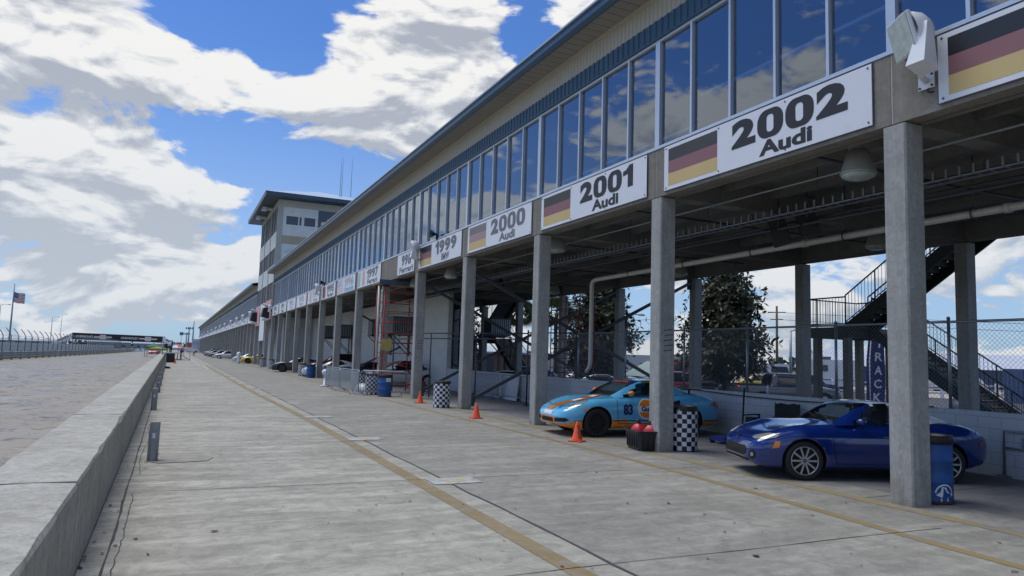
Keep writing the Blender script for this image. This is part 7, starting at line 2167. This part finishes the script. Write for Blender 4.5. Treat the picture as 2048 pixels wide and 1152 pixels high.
m = MB(); e = [(-1.3,-1.3),(1.3,-1.3),(1.3,1.3),(-1.3,1.3)]
for k in range(4): m.quad((*e[k],1.5),(*e[(k+1)%4],1.5),(0,0,2.35))
m.build('cover', mat('pale_green_cloth', (.45,.58,.50), .7), t)
ty = MB(); ty.lathe([(.18,0),(.33,.02),(.35,.1),(.33,.19),(.18,.21)], (0,0,0), 'z', 20)
t0 = ty.at('stacked_tyre', M['tyre'], (22.6, 26.6, -.5), 'tyre in a short stack behind the coupe column', 'tyre', 'tyres stacked behind the fence')
for k in range(1,7):
    c = t0.copy(); col.objects.link(c); c.location = (22.6+.04*rr.gauss(0,1), 26.6+.04*rr.gauss(0,1), -.5+.21*k)
t = thing('kart', (24.9, 31.6, -.5), 'low red and white kart just above the wall behind the coupe', 'kart', R(-30))
m = MB(); m.box(-1.0,-.5,.55,1.0,.5,.8); m.prism([(-1.0,-.3,.8),(.2,-.3,.8),(.0,-.3,1.05),(-.7,-.3,1.1)], (0,.6,0)); m.build('body', mat('kart_red', (.60,.08,.07), .5, var=.5, vscale=8), t)
for x in (-.75,.75):
    for y in (-.6,.6):
        m = MB(); m.lathe([(.001,-.1),(.28,-.1),(.28,.1),(.001,.1)], (x,y,.35), 'y', 16); m.build('wheel', M['tyre'], t)
t = thing('brick_hut', (28.5, 68, -.5), 'low brick hut behind the far staircase', 'building')
m = MB(); m.box(-4,-3,0,4,3,2.6); m.build('wall', block_wall('brick', (.25,.12,.08), (.35,.32,.28), .22, .075), t)
m = MB(); m.box(-4.4,-3.4,2.6,4.4,3.4,2.8); m.build('roof', M['roof'], t)
m = MB(); m.box(-1,-3.05,0,0,-3.0,2.1); m.build('door', M['steel_dark'], t)
# utility pole with wires
t = thing('utility_pole', (60.5, 59.8, -.5), 'wooden utility pole with cross arm behind the big tree', 'utility pole')
m = MB(); m.tube([(0,0,0),(0,0,8.9)], [.16,.11], 8); m.build('pole', M['bark'], t)
m = MB(); m.bar((-.7,.6,8.2),(.7,-.6,8.2),.1); m.bar((-.5,.45,7.4),(.5,-.45,7.4),.1); m.build('cross_arm', M['bark'], t)
for k, (a, b, z) in enumerate((((60.5,59.8),(150,-10),7.7),((60.5,59.8),(150,-10),6.9),((60.5,59.8),(20,140),7.7))):
    m = MB(); m.tube([(lerp(a[0],b[0],u/16), lerp(a[1],b[1],u/16), z-4*(u/16)*(1-u/16)*1.2) for u in range(17)], .022, 4)
    tag(m.build('power_line', M['steel_dark']), ['upper power line running right from the utility pole', 'lower power line running right from the utility pole', 'power line running left from the utility pole'][k], 'cable')
m = MB(); m.tube([(17.0,18.6,5.3),(24,27,4.2),(31,36,4.6)], .016, 4); tag(m.build('guy_wire', M['steel_dark']), 'thin slack wire from the rear beam toward the big tree', 'cable')
pole((45.5, 43.5, -.5), 5.2, 'short grey light pole in the paddock right of the big tree')
pole((37.5, 55.5, -.5), 6.5, 'grey light pole in the paddock left of the big tree')
# trailers and tents far in the paddock, each a thing
gp = 'far paddock trailers and tents'
for k, (x, y, w_, h_, c, lb) in enumerate(((40,66,7,2.9,(.6,.62,.64),'white trailer far in the paddock, left one'),(50,66,9,3.0,(.55,.57,.6),'white trailer far in the paddock, behind the big tree'),(47,57.5,6,2.6,(.35,.03,.05),'dark red trailer behind the pickup roof'),(33.5,66,6,2.6,(.62,.64,.66),'white trailer far in the paddock, behind the second tree'),(76,55,8,2.8,(.6,.6,.58),'white trailer beside the blue building'))):
    t = thing('box_trailer', (x, y, -.5), lb, 'trailer', R(-38), gp)
    m = MB(); m.box(-w_/2,-1.2,.45,w_/2,1.2,h_); m.build('body', mat('trailer_body', c, .5, var=.06), t)
    for q in (-.35,.35):
        m = MB(); m.lathe([(.001,-1.22),(.38,-1.22),(.38,1.22),(.001,1.22)], (w_*q,0,.38), 'y', 14); m.build('wheel', M['tyre'], t)
    m = MB(); m.box(-w_*.3,-1.23,1.5,-w_*.1,-1.201,2.1); m.build('window', M['dark_glass'], t)
